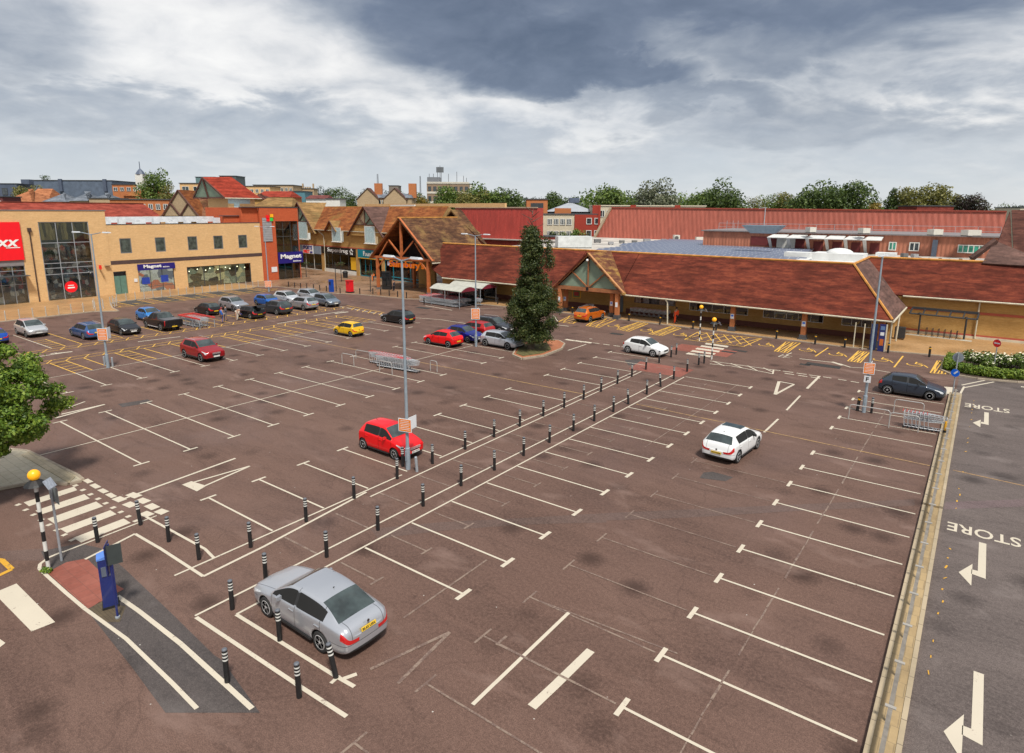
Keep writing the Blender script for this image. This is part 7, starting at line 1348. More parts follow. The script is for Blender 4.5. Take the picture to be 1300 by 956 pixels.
def person(px, py, rz, label, top, legs, hairc, pose='stand', shoes=(.03, .03, .03), short=False, bare=False, sc_=1., z=0.):
    t = local('person', label, 'person'); lean = .0; k = sc_
    hips = Vector((0, 0, .93)); ch = Vector((0, 0, 1.28)); nk = Vector((0, 0, 1.47)); hd = Vector((.02, 0, 1.62))
    if pose == 'bend': ch = Vector((.28, 0, 1.12)); nk = Vector((.48, 0, 1.16)); hd = Vector((.62, 0, 1.12))
    fl, fr = (.16, -.14) if pose == 'walk' else (.03, -.02)
    V = [hips, ch, nk, hd, hd+Vector((0, 0, .1))]; E_ = [(0, 1), (1, 2), (2, 3), (3, 4)]; Rr = [.14, .155, .06, .085, .07]
    def add(p, par, r): V.append(Vector(p)); E_.append((par, len(V)-1)); Rr.append(r); return len(V)-1
    feet = []
    for s_, f_ in ((1, fl), (-1, fr)):
        a = add((0, s_*.09, .86), 0, .095); b_ = add((f_*.5+.03, s_*.1, .48), a, .062); c = add((f_, s_*.1, .09), b_, .042); d = add((f_+.14, s_*.11, .035), c, .035); feet.append((f_, s_))
        sh = add(ch+Vector((0, s_*.19, .12)), 1, .06); el = add(ch+Vector((.02+f_*-.5, s_*.25, -.15)), sh, .042); wr = add(ch+Vector((.15-f_*.6, s_*.23, -.36)) if pose != 'bend' else ch+Vector((.25, s_*.18, -.36)), el, .03); hn = add(V[wr]+Vector((.04, 0, -.07)), wr, .034)
        for q in range(5): add(V[hn]+Vector((.02+.008*q, (q-2)*.014, -.07-.01*(q % 3))), hn, .009)
    skin_mesh('body', [tuple(v) for v in V], E_, Rr, skin, t)
    # clothing a little larger than the body
    TV = [V[0]+Vector((0, 0, .02)), V[1], V[2]-Vector((0, 0, .06))]; TE = [(0, 1), (1, 2)]; TR = [.165, .18, .09]
    for s_, base in ((1, 0), (-1, 1)):
        off = 5+base*12+4; TV.append(V[off]); TE.append((1, len(TV)-1)); TR.append(.078); TV.append(V[off+1]); TE.append((len(TV)-2, len(TV)-1)); TR.append(.058)
        if not bare: TV.append(V[off+2]); TE.append((len(TV)-2, len(TV)-1)); TR.append(.045)
    skin_mesh('top', [tuple(v) for v in TV], TE, TR, M('cloth_%02x%02x%02x' % tuple(int(c*255) for c in top), top, .85), t)
    LV = [V[0]]; LE = []; LR = [.16]
    for base in (0, 1):
        off = 5+base*12; LV.append(V[off]); LE.append((0, len(LV)-1)); LR.append(.11); LV.append(V[off+1]); LE.append((len(LV)-2, len(LV)-1)); LR.append(.08)
        if not short: LV.append(V[off+2]+Vector((0, 0, .03))); LE.append((len(LV)-2, len(LV)-1)); LR.append(.06)
    skin_mesh('shorts' if short else 'trousers', [tuple(v) for v in LV], LE, LR, M('cloth_%02x%02x%02x' % tuple(int(c*255) for c in legs), legs, .85), t)
    for f_, s_ in feet: b = MB(); b.hexa([(f_-.07, s_*.1-.045, 0), (f_+.21, s_*.1-.045, 0), (f_+.21, s_*.1+.045, 0), (f_-.07, s_*.1+.045, 0), (f_-.06, s_*.1-.04, .09), (f_+.18, s_*.1-.035, .06), (f_+.18, s_*.1+.035, .06), (f_-.06, s_*.1+.04, .09)]); build('shoe', b, M('shoe_%02x' % int(shoes[0]*255), shoes, .6), t)
    b = MB(); b.sphere(tuple(hd+Vector((-.015, 0, .045))), .118, 12); build('hair', b, M('hair_%02x' % int(hairc[0]*255), hairc, .7), t, smooth=True)
    b = MB(); b.sphere(tuple(hd+Vector((.085, .035, .02))), .013, 6); b.sphere(tuple(hd+Vector((.085, -.035, .02))), .013, 6); build('eyes', b, bblack, t); b = MB(); b.tube(tuple(hd+Vector((.1, 0, .0))), tuple(hd+Vector((.115, 0, -.02))), .012, n=6); b.hexa([tuple(hd+Vector((xx, yy, zz))) for zz in (-.055, -.045) for xx, yy in ((.07, -.025), (.095, -.025), (.095, .025), (.07, .025))]); build('nose_and_mouth', b, M('skin_lip', (.35, .15, .11), .6), t)
    x, y = G(px, py); put(t, x, y, z, rz); t.scale = (k, k, k); return t
person(858, 411.5, R_(-95), 'person in bright orange jacket and black trousers under the store eave', (.85, .09, .02), (.012, .012, .014), (.03, .02, .015), sc_=1.05, z=.07)
person(282.5, 410, R_(-160), 'shopper in blue top and shorts standing between the black cars', (.02, .12, .45), (.12, .07, .05), (.25, .03, .03), short=True, bare=True); person(287.5, 407.5, R_(-120), 'shopper in dark top with white shirt standing taller beside the first black car', (.08, .08, .1), (.22, .2, .2), (.02, .015, .01), short=True, sc_=1.06); person(300.5, 406.5, R_(30), 'shopper in cream top bending at the open car door', (.55, .5, .42), (.03, .04, .14), (.04, .02, .02), pose='bend', short=True, bare=True)
person(473.7, 357.5, R_(-60), 'person in orange jacket walking before the teal shop front', (.8, .2, .03), (.02, .02, .03), (.03, .02, .015), pose='walk', z=.06); person(500.5, 370, R_(-100), 'person in dark clothes standing right of the advertising unit', (.02, .02, .03), (.015, .015, .02), (.1, .03, .02), z=.06)
# ------------------------------------------------------------------ planting
def hedge():
    a = [G(*p) for p in [(1203, 473), (1222, 477.5), (1262, 482.5), (1330, 487)]]; bk = [G(*p) for p in [(1205, 461), (1235, 459.5), (1270, 461), (1340, 466)]]
    # brick-kerbed bed
    q = [(-1.7, 60.2), (-1.0, 59.0), (.6, 58.6), (3, 59.2), (9, 62), (9, 67.3), (-.5, 66.9), (-1.7, 65)]; raised('planting_bed', q, M('soil', (.06, .04, .025), .95, .3, 4), .1, .16)
    t = thing('clipped_hedge', 'low clipped green hedge round the corner flower bed', 'hedge', (1, 60, .1)); cs, rs = [], []
    for j in range(70):
        u = j/69
        x_, y_ = (-1.35+u*9.5, 59.65+max(0, u-.35)*4.2+ (.9*(1-u*6) if u < .16 else 0)); cs.append((x_, y_, .45)); rs.append(.5)
    for j in range(20): cs.append((-1.3, 60.2+j*.23, .45)); rs.append(.42)
    v, f = leafcloud(cs, rs, 9000, .17, 3, .3, .85); build('foliage', None, [LEAF('hedge_leaf', (.05, .10, .008), (.12, .20, .014), (.25, .32, .035))], t, raw=(v, [], f)); b = MB(); [b.tube((c[0], c[1], .1), (c[0], c[1], .5), .03, n=4) for c in cs[::6]]; build('stems', b, bark, t)
    sp = [(G(1233+i*13, 466.5+(i % 2)*2.5+i*.5)) for i in range(7)]
    for i, (x_, y_) in enumerate(sp):
        t = thing('rose_bush', 'white flowering bush in the corner bed, %s from the left' % ORD[i], 'bush', (x_, y_, .1), 'white flowering bushes in the corner bed'); rg = random.Random(i); cs = [(x_+rg.uniform(-.6, .6), y_+rg.uniform(-.8, .8), .55+rg.uniform(0, .5)) for _ in range(7)]
        v, f = leafcloud(cs, [.42]*7, 1100, .17, 60+i, .3); build('foliage', None, [GREENS[1]], t, raw=(v, [], f)); b = MB(); [b.tube((x_, y_, .1), c, .02, n=4) for c in cs]; build('stems', b, bark, t)
        if i != 2 or True:
            v, f = leafcloud([(c[0], c[1], c[2]+.16) for c in cs], [.4]*7, 120 if i < 5 else 60, .17, 90+i, 1.4, .7, .9); build('white_flowers', None, [M('petal', (.72, .68, .52), .6)], t, raw=(v, [], f))
hedge()
# conifer on its kerbed brick island
cx, cy = G(674, 445.5)
q = [G(*p) for p in [(652, 452), (663, 456.5), (690, 452.5), (712, 444), (716, 438), (709, 434), (694, 433), (660, 437)]]
raised('tree_island', q, PAVE('island_red_brick', (.38, .12, .05), (.42, .16, .07), (.3, .12, .06), .3, .1, .2), .16)
b = MB(); qq = [G(*p) for p in [(655, 451), (664, 454.5), (688, 451), (700, 446), (694, 437), (662, 440)]]; b.prism(qq, .16, .2); struct('island_soil', b, M('island_grass', (.10, .09, .03), .95, .4, 4, bmp=.5))
t = thing('conifer', 'tall ragged dark conifer on the brick island by the silver-white car', 'tree', (cx, cy, .16)); rg = random.Random(4); H_ = 11.2; cs, rs = [], []
def prof(u): return 3.5*(1-.1*abs(u-.25)/.25) if u < .3 else (3.5 if u < .0 else 0)
for i in range(520):
    z = rg.random()**.95; R0 = (1.9+1.1*z/.12 if z < .12 else 3.0 if z < .34 else 3.0-(z-.34)/.15*1.0 if z < .5 else 2.0-(z-.5)*2.0 if z < .8 else 1.4-(z-.8)*5.5)
    a = rg.uniform(0, 6.283); k_ = rg.uniform(.25, .95); lop = 1+.28*math.cos(a-YAW-.2)*(1 if z > .3 else 0)*(1 if rg.random() < .7 else .2)
    R0 *= .74; cs.append((cx+math.cos(a)*R0*k_*lop, cy+math.sin(a)*R0*k_*lop, 1.25+z*(H_-1.5)-.25*R0*k_)); rs.append((.58 if z < .5 else .38)*rg.uniform(.5, 1.3))
for s_, zz, rr_, off in [(1, 11.0-.35*q, .3+.06*q, (-.7-.1*(q % 3), .1)) for q in range(7)]+[(1, 9.9-.35*q, .3+.07*q, (1.1+.08*(q % 3), .9)) for q in range(7)]: cs.append((cx+off[0], cy+off[1], zz)); rs.append(rr_)
v, f = leafcloud(cs, rs, 75000, .13, 11, -.1, .8, .0); build('crown', None, [GREENS[5]], t, raw=(v, [], f))
cs2 = [c for c in cs if rg.random() < .3]; v, f = leafcloud(cs2, [.6]*len(cs2), 3500, .2, 12, .5, .6, .8); build('needle_tips', None, [LEAF('needle_tip', (.02, .04, .008), (.045, .065, .012), (.10, .10, .025))], t, raw=(v, [], f))
b = MB(); b.tube((cx, cy, .16), (cx-.1, cy, 7), .34, .22); b.tube((cx-.1, cy, 7), (cx-.6, cy, 10.3), .2, .04); b.tube((cx, cy, 4.5), (cx+1.0, cy+.8, 9.2), .16, .04)
for i in range(50): z = 2+i*.21; a = i*2.4; b.tube((cx, cy, z), (cx+math.cos(a)*(2.6-z*.14), cy+math.sin(a)*(2.6-z*.14), z+.5), .05, .015, n=4)
build('trunk', b, bark, t)
x, y = G(712, 436)
# near tree at the left edge
tx, ty = G(-42, 640); 
def neartree():
    t = thing('street_tree', 'leafy green street tree cut by the left edge of the photo', 'tree', (tx, ty, 0)); rg = random.Random(9); cs, rs = [], []
    c0 = AT(-38, 522, math.hypot(tx, ty))
    for i in range(170):
        a = rg.uniform(0, 6.283); u = rg.uniform(-1, 1); k_ = rg.uniform(.35, 1.); q = math.sqrt(1-u*u)*.98; cs.append((c0.x+math.cos(a)*3.3*q*k_, c0.y+math.sin(a)*3.3*q*k_, c0.z+u*2.75*k_)); rs.append(rg.uniform(.35, .7))
    v, f = leafcloud(cs, rs, 85000, .14, 21, .4, .6, .1); build('crown', None, [GREENS[6]], t, raw=(v, [], f)); b = MB(); b.tube((tx, ty, 0), (c0.x, c0.y, c0.z-1.5), .17, .12); [b.tube((c0.x, c0.y, c0.z-2+.04*i), cs[i*2], .06, .02, n=5) for i in range(30)]; build('trunk', b, bark, t)
neartree()
x, y = G(62, 722); t = thing('weed', 'small green weed tuft at the foot of the near beacon', 'plant', (x, y, 0)); v, f = leafcloud([(x+.25, y-.1, .06), (x+.1, y-.15, .08)], [.14, .12], 160, .09, 3); build('leaves', None, [GREENS[6]], t, raw=(v, [], f))

# ------------------------------------------------------------------ town behind
VF = Vector((math.sin(YAW), math.cos(YAW), 0)); VR = Vector((math.cos(YAW), -math.sin(YAW), 0))
def at_depth(px, D): a = (px-650)/FPX; return VF*D*1.0+VR*a*D*1.02
def zat(px, py, D): v = AT(px, py, math.hypot(D, (px-650)/FPX*D*1.02)); return v.z
def fr_px(px0, px1, D, D1=None):
    a, b_ = at_depth(px0, D), at_depth(px1, D1 or D); return Frame((a.x, a.y), (b_.x, b_.y))
def block(name, label, px0, px1, ytop, D, mat, deep=12, rows=0, cols=0, win=None, wh=1.3, D1=None, flatc=None, zlow=0, cat='building', pt=.4, wcol=whitep, slope=0., group=None):
    F = fr_px(px0, px1, D, D1); zt = zat((px0+px1)/2, ytop, (D+(D1 or D))/2); t = thing(name, label, cat, tuple(F.p(F.L/2, zlow)), group)
    b = MB(); b.fb(F, 0, F.L, zlow, zt, -deep, 0); build('walls', b, mat, t)
    b = MB(); b.fb(F, -.2, F.L+.2, zt, zt+.25, -deep-.2, .2); build('roof_edge', b, flatc or dkm, t)
    for r_ in range(rows):
        z1 = zt-.9-r_*2.9
        for c_ in range(cols):
            s0 = F.L*(c_+.5)/cols-F.L/cols*.3; FW(F, t, s0, s0+F.L/cols*.6, z1-wh, z1, -.06, wcol, win or winG, 2, (), .1)
    return t, F, zt
def hiproof(t, F, s0, s1, zE, zR, deep, mat, hip=.5, name='tiled_roof', gab=False):
    L_ = s1-s0; h = hip*deep/2; b = MB(); P_ = F.p
    e = [P_(s0, zE, .4), P_(s1, zE, .4), P_(s1, zE, -deep-.4), P_(s0, zE, -deep-.4)]; r0, r1 = P_(s0+h, zR, -deep/2), P_(s1-h, zR, -deep/2)
    b.poly([e[0], e[1], r1, r0]); b.poly([e[1], e[2], r1]); b.poly([e[2], e[3], r0, r1]); b.poly([e[3], e[0], r0]); b.poly(e[::-1]); return build(name, b, mat, t)
slate = TILE('slate', (.10, .12, .15), (.15, .17, .20), (.2, .22, .25), .3); leadg = M('standing_seam', (.10, .13, .18), .5, .2, .6); leadd = M('mansard_lead', (.075, .095, .14), .5, .2, .5)
stone = BR('stone_brick', (.42, .30, .18), (.48, .36, .22), (.34, .25, .16), .4)
# long red roof behind the clothes store
t = thing('long_red_roof_shop', 'long low building with plain red roof behind the buff brick store', 'building', (-138, 50, 0)); FA = Frame((-132, 0), (-132, 60)); s1 = FA.uv(215, 277)[0]; zt = FA.uv(100, 277)[1]; s2_ = FA.uv(182, 259, -9)[0]; zr = FA.uv(0, 257, -9)[1]
b = MB(); b.slab([FA.p(-20, zt-1.5, 0), FA.p(s1+.8, zt-1.5, 0), FA.p(s2_, zr, -9), FA.p(-20, zr, -9)], .2); b.slab([FA.p(s1+.8, zt-1.5, 0), FA.p(s1+.8, zt-1.5, -18), FA.p(s2_, zr, -9)], .2); build('red_roof', b, TILE('plain_red_tiles', (.19, .035, .025), (.24, .045, .03), (.28, .06, .04), .3), t); b = MB(); b.fb(FA, -20, s1-.5, 0, zt-1.7, -17, -1); build('walls', b, buff2, t); b = MB(); b.tube(FA.p(-20, zr+.05, -9), FA.p(s2_, zr+.05, -9), .15, n=5); build('ridge', b, tile_r, t)
# brown gabled roofs between
def gabled(label, px0, px1, yE_, yR_, D, mat, deep=10, wall=buff2, hip=.9, group=None, name='house'):
    F = fr_px(px0, px1, D); zE = zat((px0+px1)/2, yE_, D); zR = zat((px0+px1)/2, yR_, D+deep/2); t = thing(name, label, 'house', tuple(F.p(F.L/2, 0)), group)
    b = MB(); b.fb(F, .2, F.L-.2, 0, zE, -deep, 0); build('walls', b, wall, t); hiproof(t, F, 0, F.L, zE-.05, zR, deep, mat, hip); return t, F, zE, zR
t, F, zE, zR = gabled('brown hipped tiled roof left of the tall red-roofed gable tower', 218, 285, 274, 246.5, 128, TILE('brown_tiles', (.15, .065, .04), (.21, .09, .05), (.27, .13, .065), .5, (.25, .14, .06)), 16, hip=1.2)
b = MB(); c = F.L*.47; b.poly([F.p(c-3.4, zE, 1.5), F.p(c+3.4, zE, 1.5), F.p(c, zE+4.8, 1.5)], 0); b.slab([F.p(c-3.7, zE-.2, 1.8), F.p(c, zE+5, 1.8), F.p(c, zE+5, -5), F.p(c-3.7, zE-.2, -2)], .15, 1); b.slab([F.p(c+3.7, zE-.2, 1.8), F.p(c, zE+5, 1.8), F.p(c, zE+5, -5), F.p(c+3.7, zE-.2, -2)], .15, 1); [b.tube(F.p(*p, 1.7), F.p(*q, 1.7), .18, n=4, m=2) for p, q in (((c-3.6, zE-.1), (c, zE+4.9)), ((c+3.6, zE-.1), (c, zE+4.9)), ((c, zE), (c-1.7, zE+2.4)), ((c, zE), (c+1.7, zE+2.4)))]; build('front_gable', b, [M('infill_tan', (.3, .22, .13), .7), tile_o, timber], t); b = MB(); b.fb(F, c-8, c+8, zE-.35, zE-.15, .2, .5); build('gutter', b, gutter, t)
# tall gable tower with bright red roof
Ft = Frame((-112, 57.5), (-112, 66)); 
t = thing('gable_tower', 'tall buff tower with steep bright red tiled gable roof', 'tower', (-115, 61, 0))
a0, zt0 = Ft.uv(289, 250.5); a1, _ = Ft.uv(325.5, 250.5); _, zap = Ft.uv(280, 226); sL = Ft.uv(270, 250)[0]; _, zrr = Ft.uv(315, 227)
b = MB(); b.fb(Ft, a0, a1-.4, 0, zt0, -7, 0); build('tower_wall', b, buff, t)
b = MB(); b.fb(Ft, a0+1.1, a0+2.2, zt0-3.9, zt0-.1, .01, .05); b.fb(Ft, a0+.0, a1-1.4, zt0-1.1, zt0-.1, .01, .04); build('louvre_window', b, bluew, t)
mid = -3.6; b = MB(); b.slab([Ft.p(a0-.9, zt0-.1, .6), Ft.p(a1+.6, zt0-.1, .6), Ft.p(a1-2.6, zrr+.4, mid), Ft.p(a0-2.4, zap+.2, mid)], .2); b.slab([Ft.p(a0-.9, zt0-.1, -8), Ft.p(a1+.6, zt0-.1, -8), Ft.p(a1-2.6, zrr+.4, mid), Ft.p(a0-2.4, zap+.2, mid)], .2); build('red_roof', b, tile_b, t)
b = MB(); b.poly([Ft.p(a0-.9, zt0, .5), Ft.p(a0-2.2, zt0, -7.6), Ft.p(a0-2.3, zap, mid)], 0); [b.tube(p, q, .16, n=4, m=1) for p, q in ((Ft.p(a0-1, zt0-.1, .6), Ft.p(a0-2.5, zap+.1, mid)), (Ft.p(a0-2.3, zt0-.1, -7.8), Ft.p(a0-2.5, zap+.1, mid)), (Ft.p(a0-1, zt0-.1, .6), Ft.p(a0-2.3, zt0-.1, -7.8)), (Ft.p(a0-1.7, zt0, mid), Ft.p(a0-2.5, zap, mid)))]; build('gable_frame', b, [greenp, timber], t); b = MB(); b.tube(Ft.p(a0-.9, zt0-.15, .7), Ft.p(a1+.6, zt0-.15, .7), .1, n=5); build('gutter', b, gutter, t)
# distant blocks, left to right
t, F, zt = block('slate_mansard_block', 'dark slate mansard block with small dormers at the far left', -30, 50, 234, 260, leadd, 14, 0, 0); 
for px_ in (6, 20, 34, 50-8): a = F.uv(px_, 240)[0]; FW(F, t, a-1.1, a+1.1, zt-4.3, zt-1.6, -.1, dkm, GLASS('lit_pane', (.25, .2, .1), .2) if px_ in (20, 42) else winG, 2, (), .25, 'dormer')
b = MB(); a = F.uv(24, 230)[0]; b.fb(F, a-1.5, a+1.8, zt, zt+1.9, -6, -3); build('lift_housing', b, leadd, t)
t, F, zt = block('long_slate_mansard', 'long blue-grey metal clad block behind the orange roofs', 71, 165, 230, 250, leadg, 16, 0, 0); b = MB(); [b.fb(F, F.L*q, F.L*q+1.2, zt-4, zt+.6, .0, .8) for q in (.33, .9)]; build('duct', b, leadd, t)
gabled('orange tiled hipped roof beneath the slate mansard block', 14, 68, 262, 240.5, 185, TILE('orange_plain', (.30, .11, .05), (.36, .14, .065), (.4, .17, .08), .2), 16); gabled('second orange tiled roof right of the slate mansard block', 52, 84, 258, 240, 215, TILE('orange_plain', (.30, .11, .05), (.36, .14, .065), (.4, .17, .08), .2), 12, hip=.3)
block('maroon_roofed_box', 'small maroon flat roofed building at the far left', 3, 30, 250.5, 160, M('maroon_wall', (.12, .03, .03), .8), 6, 1, 3, wh=.8)
for i, (a, b_, yy, yr_) in enumerate([(78, 108, 258, 246), (110, 135, 257, 244.5), (134, 160, 256, 246)]): gabled(['left', 'middle', 'right'][i]+' slate roofed yellow brick house below the long metal block', a, b_, yy-2, yr_-1, 190, slate, 9, stone, group='slate roofed houses below the long metal block')
block('yellow_brick_flats', 'low yellow brick building right of the slate roofed houses', 135, 160, 252.5, 170, stone, 8); block('orange_brick_block', 'orange brick block with small windows right of the metal clad block', 165, 197, 235, 240, orb, 12, 1, 4, wh=1.4)
block('red_brick_offices', 'red brick offices with white window bands behind the brown gable', 160, 232, 254, 150, orb, 10, 1, 8, wh=1.3)
t, F, zE, zR = gabled('reddish hipped roof below the white cupola', 177, 222, 249, 237, 205, tile_o, 12, orb); b = MB(); b.b2(0, 0.01, 0, .01, 0, .01)
c = at_depth(201, 212); t = thing('white_cupola', 'white clock cupola with weather vane on the town roofs', 'cupola', (c.x, c.y, 0)); z0 = zat(201, 240, 212); z1 = zat(201, 222, 212); b = MB(); b.box((c.x, c.y, z0/2), (3.4, 3.4, z0), rz=YAW*-1); b.box((c.x, c.y, (z0+z1)/2), (2.4, 2.4, z1-z0), rz=-YAW); build('lantern', b, whitep, t); b = MB(); b.lathe([(1.5, z1), (.9, z1+1), (.1, z1+1.9)], (c.x, c.y, 0), 10); b.tube((c.x, c.y, z1+1.8), (c.x, c.y, z1+4), .12); build('cap', b, leadd, t)
block('cream_stair_block', 'pale cream block behind the tall tree', 247, 288, 233.5, 215, buff, 10, 1, 3, wh=2); block('glass_top_block', 'blue-green glass topped block behind the red gable', 267, 290, 225.5, 290, M('glass_green', (.12, .2, .2), .3), 10); block('plant_topped_block', 'dark roof plant block above the red gable roof', 296, 316, 224, 300, M('plant_dark', (.08, .1, .1), .6), 10)
block('buff_offices', 'buff brick offices right of the red gable roof', 312, 356, 237, 230, buff, 12, 1, 7, wh=1.2); block('long_buff_offices', 'long buff office range with dark window band', 336, 384, 235.5, 240, stone, 12, 1, 9, wh=1.6); gabled('bright red tiled roof behind the red corner tower', 336, 380, 250, 243, 175, tile_b, 10, orb, .2); gabled('brown mossy roof just behind the red corner tower', 335, 382, 262, 251, 150, tile_m, 10, buff2, .3)
gabled('dark brown roof behind the corner tower top', 318, 352, 253, 246, 165, TILE('dark_brown_tiles', (.07, .03, .024), (.10, .04, .03), (.13, .055, .04), .4), 9); block('teal_topped_block', 'small teal clad block beside the church tower', 380, 398, 243.5, 210, M('teal_clad', (.08, .2, .24), .5), 8)
t, F, zt = block('church_tower', 'square stone church tower with battlements', 395, 409, 240, 250, stone, 5); b = MB(); [b.fb(F, F.L*q, F.L*q+.5, zt, zt+2., -.6, 0) for q in (0, .9)]; [b.fb(F, F.L*q, F.L*q+.6, zt+.2, zt+.8, -.4, 0) for q in (.2, .4, .6)]; build('battlements', b, stone, t)
gabled('maroon roofed house in front of the church tower', 398, 425, 252, 248, 200, TILE('maroon_tiles', (.13, .04, .04), (.17, .055, .05), (.2, .07, .06), .3), 8, whitep, .1); block('white_shed_roof', 'small white flat roofed building below the church trees', 423, 440, 253, 170, whitep, 6)
t, F, zE, zR = gabled('stone villa with slate roof and two front gables', 463, 528, 251, 246, 205, slate, 9, stone, .2)
for px_, w_ in ((468, 3.4), (502, 3.6)):
    a = F.uv(px_, 250)[0]; b = MB(); b.poly([F.p(a-w_, zE-4, 1.2), F.p(a+w_, zE-4, 1.2), F.p(a+w_, zE-.4, 1.2), F.p(a, zE+2.8, 1.2), F.p(a-w_, zE-.4, 1.2)], 0); b.slab([F.p(a-w_-.3, zE-.6, 1.5), F.p(a, zE+3, 1.5), F.p(a, zE+3, -4), F.p(a-w_-.3, zE-.6, -1)], .12, 1); b.slab([F.p(a+w_+.3, zE-.6, 1.5), F.p(a, zE+3, 1.5), F.p(a, zE+3, -4), F.p(a+w_+.3, zE-.6, -1)], .12, 1); build('front_gable', b, [stone, timber], t)
for px_ in (477.5, 521.5): a = F.uv(px_, 250)[0]; b = MB(); b.fb(F, a-1.2, a+1.2, zE, zR+3.2, -5, -3.4); build('chimney', b, orb, t)
for px_ in (475, 481, 488, 492, 513): a = F.uv(px_, 253)[0]; FW(F, t, a-.7, a+.7, zE-2.8, zE-.8, -.05, whitep, winG, 2, (), .12)
for px_, y0, D_, lab in ((487, 221, 330, 'thin radio mast above the stone villa'), (538.3, 223.5, 380, 'thin radio mast left of the tall flats')):
    c = at_depth(px_, D_); zt = zat(px_, y0, D_); t = thing('radio_mast', lab, 'mast', (c.x, c.y, 0), 'radio masts'); b = MB(); [b.tube((c.x+dx, c.y+dy, 0), (c.x+dx*.4, c.y+dy*.4, zt), .16, .1, n=4) for dx, dy in ((.7, 0), (-.4, .6), (-.4, -.6))]; [b.tube((c.x+.6*(1-z/zt*.5), c.y, z), (c.x-.35, c.y+.5, z+2), .08, n=3) for z in np.arange(1, zt-2, 2.4)]; build('lattice', b, M('mast_grey', (.16, .17, .19), .6), t)
block('stone_keep', 'square brown tower among the far trees', 500, 511.5, 236, 320, M('keep_stone', (.2, .17, .14), .9), 8)
t, F, zt = block('antenna_flats', 'tall brown flats crowned with antennas', 546, 597, 233, 330, M('flats_brown', (.26, .18, .12), .8), 14, 0, 0, flatc=M('flats_band', (.6, .56, .48), .7)); b = MB(); [b.fb(F, 0, F.L, zt-q, zt-q+1., .05, .2) for q in (.2, 5., 9.8)]; build('balcony_band', b, M('flats_band', (.6, .56, .48), .7), t)
for r_ in range(2):
    for c_ in range(8): a = F.L*(c_+.25)/8; FW(F, t, a, a+F.L/14, zt-3.8-4.8*r_, zt-1.5-4.8*r_, -.1, dkm, winG, 0, (), .2)
b = MB(); b.fb(F, 0, F.L*.3, zt, zt+3.2, -8, -2); [b.tube(F.p(F.L*q, zt, -4), F.p(F.L*q, zt+h_, -4), .14, n=4) for q, h_ in ((.04, 5), (.14, 5), (.24, 8), (.3, 9), (.33, 8), (.5, 5), (.7, 6), (.86, 4), (.93, 3))]; build('antennas', b, M('mast_grey', (.16, .17, .19), .6), t); b = MB(); [b.fb(F, F.L*q, F.L*q+1.4, zt+5.6, zt+8.3, -4.3, -4) for q in (.21, .27, .32)]; build('panel_antennas', b, M('panel_dark', (.12, .13, .14), .6), t)
block('pale_roof_range', 'cream parapet range beside the antenna flats', 590, 601, 233.8, 335, whitep, 8, cat='building')
# offices right of the crimson cladding
block('orange_lift_tower', 'orange brick lift tower with dark opening behind the crimson cladding', 667, 692.5, 253.5, 175, orb, 9, 1, 1, winD, 3.4, wcol=dkm); 
t, F, zt = block('cream_offices', 'cream and red offices with white window rows behind the store', 686, 757, 272.5, 165, M('panel_cream', (.52, .46, .34), .7, .1, .8), 12, 0, 0)
for r_ in range(4):
    for c_ in range(4): a = F.L*(.09+.11*c_); FW(F, t, a, a+F.L*.09, zt-2.6-3.1*r_, zt-1.0-3.1*r_, -.06, whitep, winG, 3, (), .12)
b = MB(); b.fb(F, F.L*.56, F.L*.96, 0, zt+.01, .0, .3); b.fb(F, F.L*.96, F.L, 0, zt+2.4, .0, .5); build('red_panel', b, BR('deep_red_brick', (.30, .035, .025), (.34, .05, .03), (.25, .05, .03), .1), t)
for r_ in range(3):
    for q in (.76, .9): FW(F, t, F.L*q, F.L*q+1.4, zt-2.4-3.1*r_, zt-.8-3.1*r_, -.36, whitep, winG, 1, (), .14)
t, F, zE, zR = gabled('grey metal hipped roof with dark clerestory above the cream offices', 692, 752, 268.5, 256.5, 182, M('metal_roof_grey', (.33, .35, .38), .45, .1, .6), 16, M('clerestory_dark', (.03, .035, .04), .4), .9, name='hall'); b = MB(); a = F.uv(704, 266)[0]; b.fb(F, a-.0, a+4.6, zE-.9, zE+.9, .5, .8); build('orange_panel', b, orb, t); b = MB(); b.fb(F, F.L*.5, F.L*.7, zR-.2, zR+1.2, -10, -7); build('roof_vent', b, leadd, t)
t, F, zt = block('cream_flats', 'cream slab block with long pale parapet behind the red cladding', 750, 885, 261.8, 172, M('panel_cream', (.52, .46, .34), .7, .1, .8), 12, 0, 0, flatc=M('parapet_cream', (.58, .52, .40), .7))
for r_ in range(3):
    for c_ in range(3): a = F.L*(.03+.075*c_); FW(F, t, a, a+F.L*.06, zt-2.9-3.3*r_, zt-1.1-3.3*r_, -.06, whitep, winG, 3, (), .12)
b = MB(); [b.fb(F, F.L*q, F.L*q+F.L*.05, zt-10, zt+.3, .0, .25) for q in (.32, .72)]; b.fb(F, -.6, .9, 0, zt+.2, 0, .3); build('red_panel', b, BR('deep_red_brick', (.30, .035, .025), (.34, .05, .03), (.25, .05, .03), .1), t)
block('dark_red_roof_block', 'low dark red roofed block peeping over the cladding below the olive tree', 1142, 1187, 262, 165, TILE('dark_red_tiles', (.2, .04, .03), (.24, .05, .04), (.28, .07, .05), .3), 8); block('cream_parapet', 'cream parapet at the far right horizon', 1268, 1320, 264, 190, M('parapet_cream', (.58, .52, .40), .7), 10); block('far_warehouse', 'small red brick range left of the orange lift tower', 662, 670, 268, 160, orb, 6)
